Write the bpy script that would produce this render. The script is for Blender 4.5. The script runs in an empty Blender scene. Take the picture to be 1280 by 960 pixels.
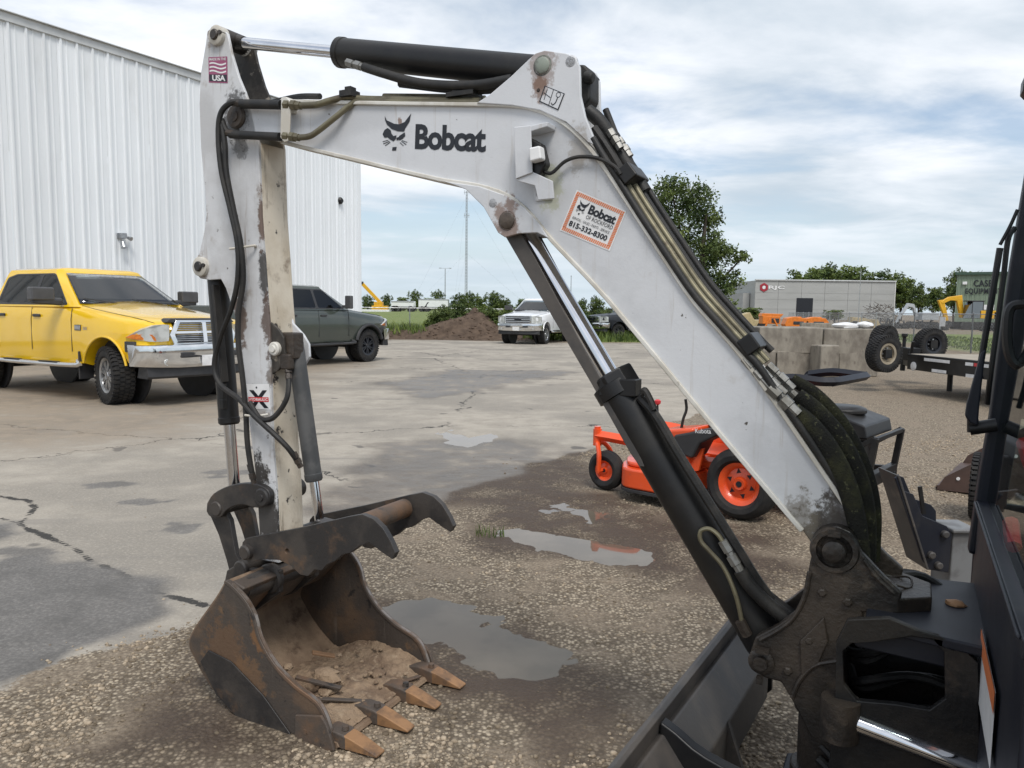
import bpy, bmesh, math, random
import numpy as np
from mathutils import Vector, Matrix
from mathutils.geometry import tessellate_polygon

RD = math.radians
random.seed(7)
RNG = np.random.default_rng(7)
SC = bpy.context.scene
COL = SC.collection

# ------------------------------------------------------------------ camera
CAMH, FPX = 1.48, 960.0
PITCH, ROLL = math.atan(93 / 960), RD(0.7)
CM = Matrix.Rotation(math.pi / 2 - PITCH, 3, 'X') @ Matrix.Rotation(ROLL, 3, 'Z')
cd = bpy.data.cameras.new('camera')
cam = bpy.data.objects.new('camera', cd)
COL.objects.link(cam)
cd.sensor_width = 36.0
cd.lens = 36.0 * FPX / 1280.0
cd.clip_start, cd.clip_end = 0.05, 3000
cam.matrix_world = Matrix.Translation((0, 0, CAMH)) @ CM.to_4x4()
SC.camera = cam

# ------------------------------------------------------------------ sky
SUN_EL, SUN_AZ = RD(55), RD(166)      # azimuth clockwise from +Y (behind the viewer, to the right)
W = bpy.data.worlds.new('World'); SC.world = W; W.use_nodes = True
nt = W.node_tree; nt.nodes.clear()
def wn(t, **k):
    n = nt.nodes.new(t)
    for a, b in k.items(): setattr(n, a, b)
    return n
def wmath(op, a, b=None):
    n = wn('ShaderNodeMath', operation=op)
    for i, q in enumerate((a, b)):
        if q is None: continue
        if isinstance(q, (int, float)): n.inputs[i].default_value = q
        else: nt.links.new(q, n.inputs[i])
    return n.outputs[0]
sky = wn('ShaderNodeTexSky', sky_type='NISHITA', sun_disc=False)
sky.sun_elevation, sky.sun_rotation = SUN_EL, SUN_AZ
sky.air_density, sky.dust_density, sky.ozone_density = 1.0, 1.2, 1.0
tc = wn('ShaderNodeTexCoord'); sx = wn('ShaderNodeSeparateXYZ')
nt.links.new(tc.outputs['Generated'], sx.inputs[0])
zc = wmath('ADD', wmath('MAXIMUM', sx.outputs[2], 0.0), 0.13)
cx = wmath('DIVIDE', sx.outputs[0], zc); cy = wmath('DIVIDE', sx.outputs[1], zc)
cb = wn('ShaderNodeCombineXYZ'); nt.links.new(cx, cb.inputs[0]); nt.links.new(cy, cb.inputs[1])
mp = wn('ShaderNodeMapping'); nt.links.new(cb.outputs[0], mp.inputs[0])
mp.inputs['Rotation'].default_value = (0, 0, RD(-24)); mp.inputs['Scale'].default_value = (0.78, 1.02, 1); mp.inputs['Location'].default_value = (1.3, .4, 0)
def wnoise(scale, detail, rough, dist, loc=(0, 0, 0)):
    m2 = wn('ShaderNodeMapping'); nt.links.new(mp.outputs[0], m2.inputs[0]); m2.inputs['Location'].default_value = loc
    n = wn('ShaderNodeTexNoise'); nt.links.new(m2.outputs[0], n.inputs[0])
    n.inputs['Scale'].default_value = scale; n.inputs['Detail'].default_value = detail
    n.inputs['Roughness'].default_value = rough; n.inputs['Distortion'].default_value = dist
    return n.outputs[0]
def wmap(v, a, b, c=0.0, d=1.0):
    n = wn('ShaderNodeMapRange', interpolation_type='SMOOTHSTEP'); nt.links.new(v, n.inputs[0])
    for i, q in enumerate((a, b, c, d)): n.inputs[i + 1].default_value = q
    return n.outputs[0]
n1 = wnoise(0.80, 8, 0.53, 0.35); n2 = wnoise(1.9, 8, 0.56, 0.25, (4, 2, 0)); n3 = wnoise(0.62, 5, .5, .2, (9, 1, 0))
cover = wmap(wmath('ADD', wmath('MULTIPLY', n1, 0.62), wmath('MULTIPLY', n2, 0.38)), 0.33, 0.55)
cover = wmath('MAXIMUM', cover, 0.34)
shade = wmap(wmath('ADD', wmath('MULTIPLY', n3, 0.5), wmath('MULTIPLY', n2, 0.5)), 0.34, 0.64)
ccol = wn('ShaderNodeMix', data_type='RGBA')
ccol.inputs[6].default_value = (0.45, 0.525, 0.60, 1); ccol.inputs[7].default_value = (0.84, 0.86, 0.90, 1)
nt.links.new(shade, ccol.inputs[0])
skm = wn('ShaderNodeMix', data_type='RGBA', blend_type='MULTIPLY'); skm.inputs[0].default_value = 1
nt.links.new(sky.outputs[0], skm.inputs[6]); skm.inputs[7].default_value = (0.115, 0.115, 0.115, 1)
hz = wn('ShaderNodeMix', data_type='RGBA'); hz.inputs[7].default_value = (0.50, 0.59, 0.655, 1)
nt.links.new(wmap(sx.outputs[2], 0.0, 0.20, 0.85, 0.0), hz.inputs[0])
mixs = wn('ShaderNodeMix', data_type='RGBA')
nt.links.new(cover, mixs.inputs[0]); nt.links.new(skm.outputs[2], mixs.inputs[6]); nt.links.new(ccol.outputs[2], mixs.inputs[7])
bg = wn('ShaderNodeBackground'); bg.inputs[1].default_value = 1.0
nt.links.new(mixs.outputs[2], hz.inputs[6]); nt.links.new(hz.outputs[2], bg.inputs[0])
wo = wn('ShaderNodeOutputWorld'); nt.links.new(bg.outputs[0], wo.inputs[0])

# ------------------------------------------------------------------ sun, exposure
sl = bpy.data.lights.new('sun', 'SUN'); sl.energy = 1.9; sl.angle = RD(20); sl.color = (1.0, 0.955, 0.89)
so = bpy.data.objects.new('sun', sl); COL.objects.link(so)
sd = Vector((math.sin(SUN_AZ) * math.cos(SUN_EL), math.cos(SUN_AZ) * math.cos(SUN_EL), math.sin(SUN_EL)))
so.rotation_euler = sd.to_track_quat('Z', 'Y').to_euler()
vs = SC.view_settings
vs.view_transform = 'Standard'; vs.look = 'None'; vs.exposure = 0.36; vs.gamma = 1.0; vs.use_curve_mapping = False

# ------------------------------------------------------------------ measuring helpers (photo pixel -> place)
EYE = Vector((0, 0, CAMH))
def ray(x, y): return CM @ Vector(((x - 640) / FPX, (480 - y) / FPX, -1))
def G(x, y, z=0.0):
    d = ray(x, y); return EYE + d * ((z - CAMH) / d.z)
def DP(x, y, D):
    d = ray(x, y); return EYE + d * (D / d.y)
TH = RD(27.5)
EO = Vector((-0.3005, 2.6419, 0))                       # origin of the excavator's own frame
EE, EN = Vector((math.cos(TH), -math.sin(TH), 0)), Vector((math.sin(TH), math.cos(TH), 0))
def L(x, y, n=0.0):
    """a point of the excavator's plane at sideways offset n, as (along, up)"""
    d = ray(x, y); t = (n + EO.dot(EN)) / d.dot(EN)
    P = EYE + d * t
    return ((P - EO).dot(EE), P.z)
def L3(x, y, n=0.0):
    a = L(x, y, n); return (a[0], n, a[1])

# ------------------------------------------------------------------ mesh builder
def catmull(pts, k=6):
    pts = [Vector(p) for p in pts]
    if len(pts) < 3: return pts
    out = []
    P = [pts[0] * 2 - pts[1]] + pts + [pts[-1] * 2 - pts[-2]]
    for i in range(1, len(P) - 2):
        a, b, c, d = P[i - 1:i + 3]
        for j in range(k):
            t = j / k
            out.append(0.5 * ((2 * b) + (c - a) * t + (2 * a - 5 * b + 4 * c - d) * t * t + (3 * b - a - 3 * c + d) * t ** 3))
    out.append(pts[-1]); return out

SPLIT = {'wheel_well', 'hose_fitting', 'hose_clamp', 'hose_guide', 'clod', 'pipe_nut', 'wiper', 'hinge_disc', 'bucket_link', 'tilt_link', 'broken_slat', 'hydraulic_hose', 'steel_pipe', 'hose', 'flange', 'ramp', 'hose_sleeve', 'hose_end', 'armrest', 'link_pin', 'cab_side', 'eave_trim', 'reflector', 'wheel', 'track', 'guy_wire', 'weld_bead', 'pipe_clip', 'antenna', 'cylinder_arm'}
SNZ = lambda u, v, w: (u, w, v)      # outline (along, up), thickness sideways
class MB:
    def __init__(s): s.v = []; s.f = []; s.m = []; s.cur = 0
    def add(s, vs, fs):
        b = len(s.v); s.v += [tuple(p) for p in vs]
        for f in fs: s.f.append([i + b for i in f]); s.m.append(s.cur)
        return s
    def box(s, c, d, rot=None, taper=1.0):
        c = Vector(c); q = []
        for z in (-.5, .5):
            k = taper if z > 0 else 1
            for x, y in ((-.5, -.5), (.5, -.5), (.5, .5), (-.5, .5)):
                p = Vector((x * d[0] * k, y * d[1] * k, z * d[2]))
                if rot is not None: p = rot @ p
                q.append(c + p)
        return s.add(q, [(3, 2, 1, 0), (4, 5, 6, 7), (0, 1, 5, 4), (1, 2, 6, 5), (2, 3, 7, 6), (3, 0, 4, 7)])
    def bar(s, a, b, w, h, up=(0, 0, 1)):
        a, b = Vector(a), Vector(b); d = (b - a); l = d.length; d.normalize(); up = Vector(up)
        if abs(d.dot(up)) > .98: up = Vector((1, 0, 0))
        r = d.cross(up).normalized(); u = r.cross(d)
        M = Matrix((d, r, u)).transposed()
        return s.box((a + b) / 2, (l, w, h), M)
    def prism(s, pts, w0, w1, fn=SNZ, holes=()):
        loops = [list(pts)] + [list(h) for h in holes]
        allp = [p for l in loops for p in l]; n = len(allp)
        vs = [fn(p[0], p[1], w0) for p in allp] + [fn(p[0], p[1], w1) for p in allp]
        fs = []
        if holes:
            tri = tessellate_polygon([[Vector((p[0], p[1], 0)) for p in l] for l in loops])
            fs += [tuple(t) for t in tri] + [tuple(i + n for i in reversed(t)) for t in tri]
        else:
            fs += [tuple(range(n)), tuple(range(2 * n - 1, n - 1, -1))]
        o = 0
        for l in loops:
            m = len(l)
            for i in range(m):
                j = (i + 1) % m; fs.append((o + i, o + j, o + j + n, o + i + n))
            o += m
        return s.add(vs, fs)
    def lathe(s, o, ax, prof, seg=20, closed=False):
        o, ax = Vector(o), Vector(ax).normalized()
        t = Vector((0, 0, 1)) if abs(ax.z) < .9 else Vector((1, 0, 0))
        r = ax.cross(t).normalized(); u = ax.cross(r)
        vs = []; fs = []; m = len(prof)
        for i in range(seg):
            a = 2 * math.pi * i / seg; dr = r * math.cos(a) + u * math.sin(a)
            for (h, q) in prof: vs.append(o + ax * h + dr * q)
        for i in range(seg):
            j = (i + 1) % seg
            for k in range(m - 1 + (1 if closed else 0)):
                k2 = (k + 1) % m
                fs.append((i * m + k, i * m + k2, j * m + k2, j * m + k))
        if not closed:
            fs.append([i * m for i in range(seg)]); fs.append([i * m + m - 1 for i in range(seg)][::-1])
        return s.add(vs, fs)
    def cyl(s, a, b, r, r2=None, seg=16):
        a, b = Vector(a), Vector(b); l = (b - a).length
        return s.lathe(a, b - a, [(0, r), (l, r if r2 is None else r2)], seg)
    def rcyl(s, a, b, r, e=.004, seg=20):
        a, b = Vector(a), Vector(b); l = (b - a).length
        return s.lathe(a, b - a, [(0, r - e), (e, r), (l - e, r), (l, r - e)], seg)
    def tube(s, pts, r, seg=8, k=6, smooth=True):
        P = catmull(pts, k) if smooth else [Vector(p) for p in pts]
        n = len(P); vs = []; fs = []; up = None
        for i, p in enumerate(P):
            d = (P[min(i + 1, n - 1)] - P[max(i - 1, 0)]).normalized()
            if up is None:
                up = Vector((0, 0, 1)) if abs(d.z) < .9 else Vector((1, 0, 0))
            x = d.cross(up).normalized(); up = x.cross(d).normalized()
            rr = r(i / (n - 1)) if callable(r) else r
            for j in range(seg):
                a = 2 * math.pi * j / seg
                vs.append(p + x * math.cos(a) * rr + up * math.sin(a) * rr)
        for i in range(n - 1):
            for j in range(seg):
                j2 = (j + 1) % seg
                fs.append((i * seg + j, i * seg + j2, (i + 1) * seg + j2, (i + 1) * seg + j))
        fs.append(list(range(seg))[::-1]); fs.append([(n - 1) * seg + j for j in range(seg)])
        return s.add(vs, fs)
    def loft(s, secs, closed=True, caps=True):
        m = len(secs[0]); vs = [p for q in secs for p in q]; fs = []
        for i in range(len(secs) - 1):
            for j in range(m if closed else m - 1):
                j2 = (j + 1) % m
                fs.append((i * m + j, i * m + j2, (i + 1) * m + j2, (i + 1) * m + j))
        if caps and closed:
            fs.append(list(range(m))[::-1]); fs.append([(len(secs) - 1) * m + j for j in range(m)])
        return s.add(vs, fs)
    def mesh(s, name, mats, smooth=38, recalc=True):
        me = bpy.data.meshes.new(name)
        me.from_pydata(s.v, [], s.f)
        for m in (mats if isinstance(mats, (list, tuple)) else [mats]): me.materials.append(m)
        if any(s.m): me.polygons.foreach_set('material_index', s.m)
        if recalc:
            b = bmesh.new(); b.from_mesh(me); bmesh.ops.recalc_face_normals(b, faces=b.faces); b.to_mesh(me); b.free()
        if smooth:
            me.polygons.foreach_set('use_smooth', [True] * len(me.polygons))
            me.set_sharp_from_angle(angle=RD(smooth))
        me.update(); return me
    def islands(s):
        par = list(range(len(s.v)))
        def find(i):
            while par[i] != i: par[i] = par[par[i]]; i = par[i]
            return i
        for f in s.f:
            a = find(f[0])
            for i in f[1:]: par[find(i)] = a
        out = {}
        for f, m in zip(s.f, s.m): out.setdefault(find(f[0]), []).append((f, m))
        res = []
        for fs in out.values():
            ids = sorted({i for f, _ in fs for i in f}); ix = {i: k for k, i in enumerate(ids)}
            q = MB(); q.v = [s.v[i] for i in ids]; q.f = [[ix[i] for i in f] for f, _ in fs]; q.m = [m for _, m in fs]; res.append(q)
        return res
    def build(s, name, mats, parent=None, bevel=0, smooth=38, seg=2):
        if name in SPLIT and parent is not None:      # every separate piece becomes a part of its own
            return [q.build1(name, mats, parent, bevel, smooth, seg) for q in s.islands()][0]
        return s.build1(name, mats, parent, bevel, smooth, seg)
    def build1(s, name, mats, parent=None, bevel=0, smooth=38, seg=2):
        me = s.mesh(name, mats, 0 if bevel else smooth)
        o = link(name, me, parent)
        if bevel:
            me.polygons.foreach_set('use_smooth', [True] * len(me.polygons))
            b = o.modifiers.new('bevel', 'BEVEL'); b.width = bevel; b.segments = seg; b.limit_method = 'ANGLE'; b.angle_limit = RD(35)
            b.harden_normals = True
        return o

def link(name, data, parent=None):
    o = bpy.data.objects.new(name, data); COL.objects.link(o)
    if parent is not None: o.parent = parent
    return o
def thing(name, label, cat, loc=(0, 0, 0), rz=0.0, group=None):
    o = link(name, None); o.empty_display_size = .2
    o.location = loc; o.rotation_euler = (0, 0, rz)
    return tag(o, label, cat, group)
def tag(o, label, cat, group=None):
    o['label'] = label; o['category'] = cat
    if group: o['group'] = group
    return o
def struct(o): o['kind'] = 'structure'; return o
def stuff(o): o['kind'] = 'stuff'; return o
KIDS = {}
def dup(root, loc, rz, label, group=None):
    """a copy of a thing with copies of its parts and sub-parts"""
    if root not in KIDS:
        KIDS[root] = [(c, list(c.children)) for c in root.children]
    r = root.copy(); COL.objects.link(r); r.location = loc; r.rotation_euler = (0, 0, rz); r['label'] = label
    if group: r['group'] = group
    for c, gs in KIDS[root]:
        q = c.copy(); COL.objects.link(q); q.parent = r
        for g in gs:
            h = g.copy(); COL.objects.link(h); h.parent = q
    return r

# ------------------------------------------------------------------ materials
def mat(name, col, rough=.5, metal=0., col2=None, scale=6., lo=.42, hi=.62, stretch=(1, 1, 1), grime=None, chips=None,
        bump=0., bscale=60., coat=0., spec=.5, rvar=.12, detail=6, tone=None, spots=(), streak=None, objvar=0.):
    m = bpy.data.materials.new(name); m.use_nodes = True
    t = m.node_tree; N = t.nodes; K = t.links
    p = N['Principled BSDF']
    co = N.new('ShaderNodeTexCoord'); mp_ = N.new('ShaderNodeMapping'); mp_.inputs['Scale'].default_value = stretch
    K.new(co.outputs['Object'], mp_.inputs[0])
    def noise(sc, de=detail, ro=.6, src=None, loc=None):
        n = N.new('ShaderNodeTexNoise'); n.inputs['Scale'].default_value = sc; n.inputs['Detail'].default_value = de; n.inputs['Roughness'].default_value = ro
        s_ = (src or mp_).outputs[0]
        if loc is not None:
            q = N.new('ShaderNodeMapping'); q.inputs['Location'].default_value = loc; K.new(s_, q.inputs[0]); s_ = q.outputs[0]
        K.new(s_, n.inputs[0]); return n.outputs[0]
    def rng(v, a, b):
        r = N.new('ShaderNodeMapRange'); r.interpolation_type = 'SMOOTHSTEP'; K.new(v, r.inputs[0]); r.inputs[1].default_value = a; r.inputs[2].default_value = b; return r.outputs[0]
    def mix(f, a, b):
        x = N.new('ShaderNodeMix'); x.data_type = 'RGBA'
        K.new(f, x.inputs[0])
        for i, q in ((6, a), (7, b)):
            if isinstance(q, tuple): x.inputs[i].default_value = q
            else: K.new(q, x.inputs[i])
        return x.outputs[2]
    c4 = lambda c: (c[0], c[1], c[2], 1)
    c2 = col2 or tuple(min(1, q * 0.82) for q in col)
    n1 = noise(scale)
    out = mix(rng(n1, lo, hi), c4(col), c4(c2))
    if grime:
        gc, gs, ga, gb = grime
        out = mix(rng(noise(gs, 9, .65, None, (3.1, 7.7, 1.3)), ga, gb), out, c4(gc))
    if chips:
        gc, gs, ga, gb = chips
        out = mix(rng(noise(gs, 5, .6, None, (13.1, 2.7, 5.3)), ga, gb), out, c4(gc))
    if streak:
        qs = N.new('ShaderNodeMapping'); qs.inputs['Scale'].default_value = streak[1]; K.new(co.outputs['Object'], qs.inputs[0])
        n_ = N.new('ShaderNodeTexNoise'); n_.inputs['Scale'].default_value = 1; n_.inputs['Detail'].default_value = 7; n_.inputs['Roughness'].default_value = .7; K.new(qs.outputs[0], n_.inputs[0])
        mf_ = N.new('ShaderNodeMath'); mf_.operation = 'MULTIPLY'; K.new(rng(n_.outputs[0], streak[2], streak[3]), mf_.inputs[0]); mf_.inputs[1].default_value = streak[4]
        out = mix(mf_.outputs[0], out, c4(streak[0]))
    if objvar:
        oi = N.new('ShaderNodeObjectInfo'); mr_ = N.new('ShaderNodeMapRange'); K.new(oi.outputs['Random'], mr_.inputs[0]); mr_.inputs[3].default_value = 1 - objvar; mr_.inputs[4].default_value = 1 + objvar * .4
        xx = N.new('ShaderNodeMix'); xx.data_type = 'RGBA'; xx.blend_type = 'MULTIPLY'; xx.inputs[0].default_value = 1; K.new(out, xx.inputs[6]); K.new(mr_.outputs[0], xx.inputs[7]); out = xx.outputs[2]
    for sp_ in spots:   # grease and rust that has run out of a pin
        sc_, sr, scol, amt = sp_[:4]; zs_ = sp_[4] if len(sp_) > 4 else .6
        ms_ = N.new('ShaderNodeVectorMath'); ms_.operation = 'MULTIPLY'; K.new(co.outputs['Object'], ms_.inputs[0]); ms_.inputs[1].default_value = (1, 1, zs_)
        vd = N.new('ShaderNodeVectorMath'); vd.operation = 'DISTANCE'; K.new(ms_.outputs[0], vd.inputs[0]); vd.inputs[1].default_value = (sc_[0], sc_[1], sc_[2] * zs_)
        ad = N.new('ShaderNodeMath'); ad.operation = 'MULTIPLY_ADD'; K.new(noise(24, 9, .75), ad.inputs[0]); ad.inputs[1].default_value = -sr * 2.6; K.new(vd.outputs['Value'], ad.inputs[2])
        rr_ = N.new('ShaderNodeMapRange'); rr_.interpolation_type = 'SMOOTHSTEP'; K.new(ad.outputs[0], rr_.inputs[0]); rr_.inputs[1].default_value = -sr * .72; rr_.inputs[2].default_value = -sr * .36; rr_.inputs[3].default_value = amt; rr_.inputs[4].default_value = 0
        out = mix(rr_.outputs[0], out, c4(scol))
    if tone:      # per-piece natural variation stored on the mesh
        a = N.new('ShaderNodeAttribute'); a.attribute_name = 'tone'
        x = N.new('ShaderNodeMix'); x.data_type = 'RGBA'; x.blend_type = 'MULTIPLY'; x.inputs[0].default_value = 1
        cr = N.new('ShaderNodeMix'); cr.data_type = 'RGBA'; K.new(a.outputs['Fac'], cr.inputs[0]); cr.inputs[6].default_value = c4(tone[0]); cr.inputs[7].default_value = c4(tone[1])
        K.new(out, x.inputs[6]); K.new(cr.outputs[2], x.inputs[7]); out = x.outputs[2]
    K.new(out, p.inputs['Base Color'])
    r = N.new('ShaderNodeMapRange'); K.new(n1, r.inputs[0]); r.inputs[1].default_value = .3; r.inputs[2].default_value = .7
    r.inputs[3].default_value = max(.02, rough - rvar * .5); r.inputs[4].default_value = min(1, rough + rvar * .5)
    K.new(r.outputs[0], p.inputs['Roughness'])
    p.inputs['Metallic'].default_value = metal; p.inputs['Specular IOR Level'].default_value = spec
    p.inputs['Coat Weight'].default_value = coat; p.inputs['Coat Roughness'].default_value = .06
    if bump:
        b = N.new('ShaderNodeBump'); b.inputs['Strength'].default_value = bump; b.inputs['Distance'].default_value = .01
        K.new(noise(bscale, 4), b.inputs['Height']); K.new(b.outputs[0], p.inputs['Normal'])
    return m
def LS(x, y, n): a = L(x, y, n); return (a[0], n, a[1])
RUSTC, GREASE = (.17, .085, .045), (.028, .024, .021)
MW = mat('worn_white_paint', (.61, .622, .645), .46, col2=(.52, .53, .55), scale=3.5, grime=((.33, .29, .24), 5.5, .60, .82), chips=((.07, .06, .05), 34, .71, .75), bump=.06, bscale=120, streak=((.36, .32, .27), (26, 26, 1.6), .56, .72, .55),
    spots=[(LS(678, 82, -.085), .055, RUSTC, .55), (LS(675, 110, -.085), .030, RUSTC, .8), (LS(634, 276, -.085), .055, RUSTC, .75), (LS(1045, 690, -.07), .150, GREASE, .93, 1.0), (LS(1052, 660, -.07), .11, (.05, .042, .036), .9, 1.0), (LS(1000, 655, -.07), .06, (.16, .14, .11), .7), (LS(690, 232, -.07), .05, (.33, .35, .18), .5), (LS(500, 152, -.07), .010, RUSTC, .8), (LS(720, 190, -.085), .05, (.25, .21, .16), .5)])
MWA = mat('worn_white_arm_paint', (.60, .607, .62), .5, col2=(.49, .49, .495), scale=4, grime=((.26, .215, .17), 7, .57, .78), chips=((.06, .05, .04), 22, .66, .71), bump=.08, bscale=110, streak=((.24, .19, .15), (30, 30, 2.0), .55, .70, .7),
    spots=[(LS(296, 146, -.07), .075, GREASE, .85), (LS(300, 178, -.07), .05, GREASE, .6), (LS(268, 43, -.07), .045, (.20, .15, .11), .7), (LS(250, 340, -.07), .05, (.20, .15, .11), .6), (LS(330, 345, -.07), .030, GREASE, .9, .25), (LS(327, 270, -.07), .030, (.12, .07, .045), .9, .22), (LS(337, 400, -.07), .045, (.09, .055, .04), .9, .3), (LS(300, 400, -.07), .04, (.12, .075, .05), .9, .3), (LS(256, 268, -.07), .025, (.14, .10, .07), .6), (LS(338, 470, -.07), .03, (.10, .07, .05), .7), (LS(320, 600, -.07), .075, GREASE, .95), (LS(330, 650, -.07), .11, GREASE, .95)])
MWE = mat('dusty_ear_paint', (.64, .58, .48), .62, col2=(.50, .43, .33), scale=5, lo=.4, hi=.7, grime=((.16, .11, .075), 7, .56, .74), bump=.1, bscale=90, spots=[(LS(300, 60, .07), .22, GREASE, .96, .8), (LS(318, 110, .07), .12, GREASE, .96, .8)])
MWG = mat('grease_blackened_paint', (.10, .085, .07), .6, col2=(.03, .026, .022), scale=9, lo=.36, hi=.62, grime=((.34, .29, .22), 14, .60, .72), bump=.15)
MWD = mat('dusty_white_paint', (.64, .58, .48), .62, col2=(.50, .43, .33), scale=5, lo=.4, hi=.7, grime=((.16, .11, .075), 7, .56, .74), chips=((.035, .03, .028), 15, .62, .68), bump=.1, bscale=90, streak=((.11, .075, .05), (34, 34, 2.2), .56, .68, .8))
MWF = mat('chalky_white_flange', (.66, .645, .60), .55, col2=(.50, .47, .41), scale=6, grime=((.14, .11, .09), 11, .64, .76), bump=.06)
MBLK = mat('satin_black_paint', (.010, .010, .011), .42, col2=(.018, .017, .016), scale=5, bump=.04, grime=((.060, .052, .045), 6, .64, .88), spec=.4)
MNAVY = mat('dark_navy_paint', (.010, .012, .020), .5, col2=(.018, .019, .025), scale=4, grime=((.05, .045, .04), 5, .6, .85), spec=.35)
MGRIM = mat('greasy_cast_steel', (.014, .012, .011), .45, col2=(.060, .045, .034), scale=3.2, lo=.38, hi=.68, grime=((.105, .080, .060), 8, .54, .76), bump=.3, bscale=70)
MBLADE = mat('dusty_charcoal_paint', (.050, .047, .046), .55, col2=(.085, .075, .067), scale=4, bump=.06, grime=((.16, .13, .105), 5, .58, .8))
MCHR = mat('chromed_rod', (.72, .73, .76), .10, 1.0, col2=(.62, .63, .66), scale=9, rvar=.08)
MHOSE = mat('black_rubber_hose', (.010, .010, .010), .6, col2=(.024, .022, .020), scale=14, bump=.12, bscale=160)
MMOSS = mat('mossy_hose_sleeve', (.016, .016, .014), .9, col2=(.040, .040, .022), scale=16, lo=.42, hi=.68, grime=((.10, .10, .055), 60, .58, .68), bump=.7, bscale=190, spec=.2)
MTUBE = mat('dull_olive_steel_tube', (.21, .19, .125), .45, .5, col2=(.12, .105, .07), scale=8, grime=((.08, .06, .045), 12, .6, .75))
MZINC = mat('zinc_fitting', (.25, .25, .24), .42, .45, col2=(.15, .145, .13), scale=24)
MRUST = mat('rusty_bucket_steel', (.085, .068, .056), .62, .15, col2=(.165, .096, .056), scale=4.5, lo=.44, hi=.66, grime=((.30, .155, .065), 6.5, .58, .72), chips=((.030, .027, .026), 13, .60, .70), bump=.22, bscale=60)
MRUSTS = mat('rusty_bucket_side', (.075, .062, .053), .58, .25, col2=(.135, .090, .060), scale=5.5, lo=.44, hi=.66, grime=((.21, .125, .065), 8, .60, .74), chips=((.030, .027, .026), 15, .60, .68), bump=.22, bscale=60, streak=((.20, .17, .145), (40, 40, 3), .58, .74, .5),
    spots=[(LS(282, 815, -.30), .13, (.17, .095, .050), .6, .9), (LS(310, 850, -.30), .10, (.21, .12, .062), .6, .9), (LS(325, 790, -.30), .05, (.24, .12, .05), .7, .5)])
MRUSTI = mat('soil_caked_steel', (.165, .110, .072), .85, .0, col2=(.275, .198, .132), scale=5, lo=.38, hi=.68, grime=((.075, .046, .030), 8, .54, .70), bump=.55, bscale=45)
MTOOTH = mat('bare_rusty_tooth', (.33, .18, .085), .6, .2, col2=(.20, .115, .062), scale=12, bump=.15, grime=((.09, .06, .045), 14, .6, .74))
MEDGE = mat('polished_wear_edge', (.33, .285, .25), .34, .75, col2=(.20, .14, .10), scale=14)
MTHUMB = mat('worn_black_thumb', (.032, .030, .030), .46, .2, col2=(.062, .054, .048), scale=7, grime=((.125, .080, .052), 7, .56, .72), bump=.14, bscale=70)
MSTKW = mat('sticker_white', (.78, .78, .78), .4); MSTKO = mat('sticker_orange', (.75, .22, .08), .4)
MINK = mat('decal_black_ink', (.012, .014, .020), .38); MRED = mat('sticker_red', (.62, .045, .05), .4); MMAUVE = mat('faded_flag_print', (.34, .08, .17), .45)
MGLASS = mat('tinted_window_glass', (.016, .020, .022), .03, col2=(.010, .012, .014), scale=1.5, rvar=.02, spec=.7); MGLASS.node_tree.nodes['Principled BSDF'].inputs['IOR'].default_value = 2.3
MRUBBER = mat('tyre_rubber', (.020, .020, .021), .82, col2=(.034, .032, .030), scale=9, bump=.1, bscale=90, spec=.3)
MYEL = mat('yellow_car_paint', (.81, .505, .008), .16, col2=(.79, .49, .010), scale=1.2, coat=1., rvar=.05, grime=((.50, .36, .06), 2.5, .62, .85))
MGRN = mat('olive_grey_car_paint', (.045, .055, .045), .24, col2=(.040, .050, .042), scale=1.2, coat=.8, rvar=.06)
MCARW = mat('white_car_paint', (.76, .77, .78), .25, col2=(.72, .73, .74), scale=1.2, coat=.7, rvar=.05)
MCHROME = mat('car_chrome', (.78, .79, .80), .09, 1.0, col2=(.70, .71, .73), scale=3, rvar=.06)
MPLAS = mat('grey_black_plastic', (.028, .028, .030), .5, col2=(.040, .040, .042), scale=5)
MLENS = mat('clear_headlight_lens', (.52, .54, .53), .10, col2=(.38, .39, .37), scale=7, coat=.8, rvar=.05); MAMB = mat('amber_lens', (.72, .22, .03), .15, col2=(.55, .15, .02), scale=9, coat=.6)
MORG = mat('mower_orange_paint', (.80, .090, .018), .32, col2=(.72, .078, .016), scale=4, coat=.4, rvar=.06, grime=((.22, .11, .07), 9, .66, .85))
MALU = mat('bare_aluminium', (.46, .47, .48), .35, .9, col2=(.34, .34, .35), scale=9)
MGALV = mat('galvanised_steel', (.42, .43, .44), .45, .7, col2=(.33, .34, .35), scale=6)
MSIDE = mat('white_metal_siding', (.79, .82, .845), .45, col2=(.755, .785, .81), scale=.6, rvar=.08, grime=((.66, .68, .69), .9, .55, .8), stretch=(1, 1, .25), objvar=.06, streak=((.52, .54, .55), (9, 9, .25), .55, .75, .5))
MTRIM = mat('pale_grey_trim', (.56, .575, .58), .42, col2=(.50, .515, .52), scale=2)
MCONC = mat('weathered_concrete', (.285, .258, .215), .88, col2=(.17, .15, .125), scale=2.8, lo=.38, hi=.66, grime=((.135, .115, .095), 5, .54, .74), bump=.35, bscale=24, stretch=(1, 1, .6))
MLEAF = mat('leaves', (.100, .138, .046), .6, col2=(.040, .070, .026), scale=.8, tone=((.55, .60, .5), (1.65, 1.5, 1.25)), spec=.25)
MLEAF2 = mat('pale_leaves', (.115, .155, .045), .6, col2=(.055, .090, .030), scale=.8, tone=((.55, .60, .5), (1.6, 1.5, 1.2)), spec=.25)
MBARK = mat('tree_bark', (.075, .058, .045), .9, col2=(.045, .036, .030), scale=7, bump=.5, bscale=30)
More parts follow.
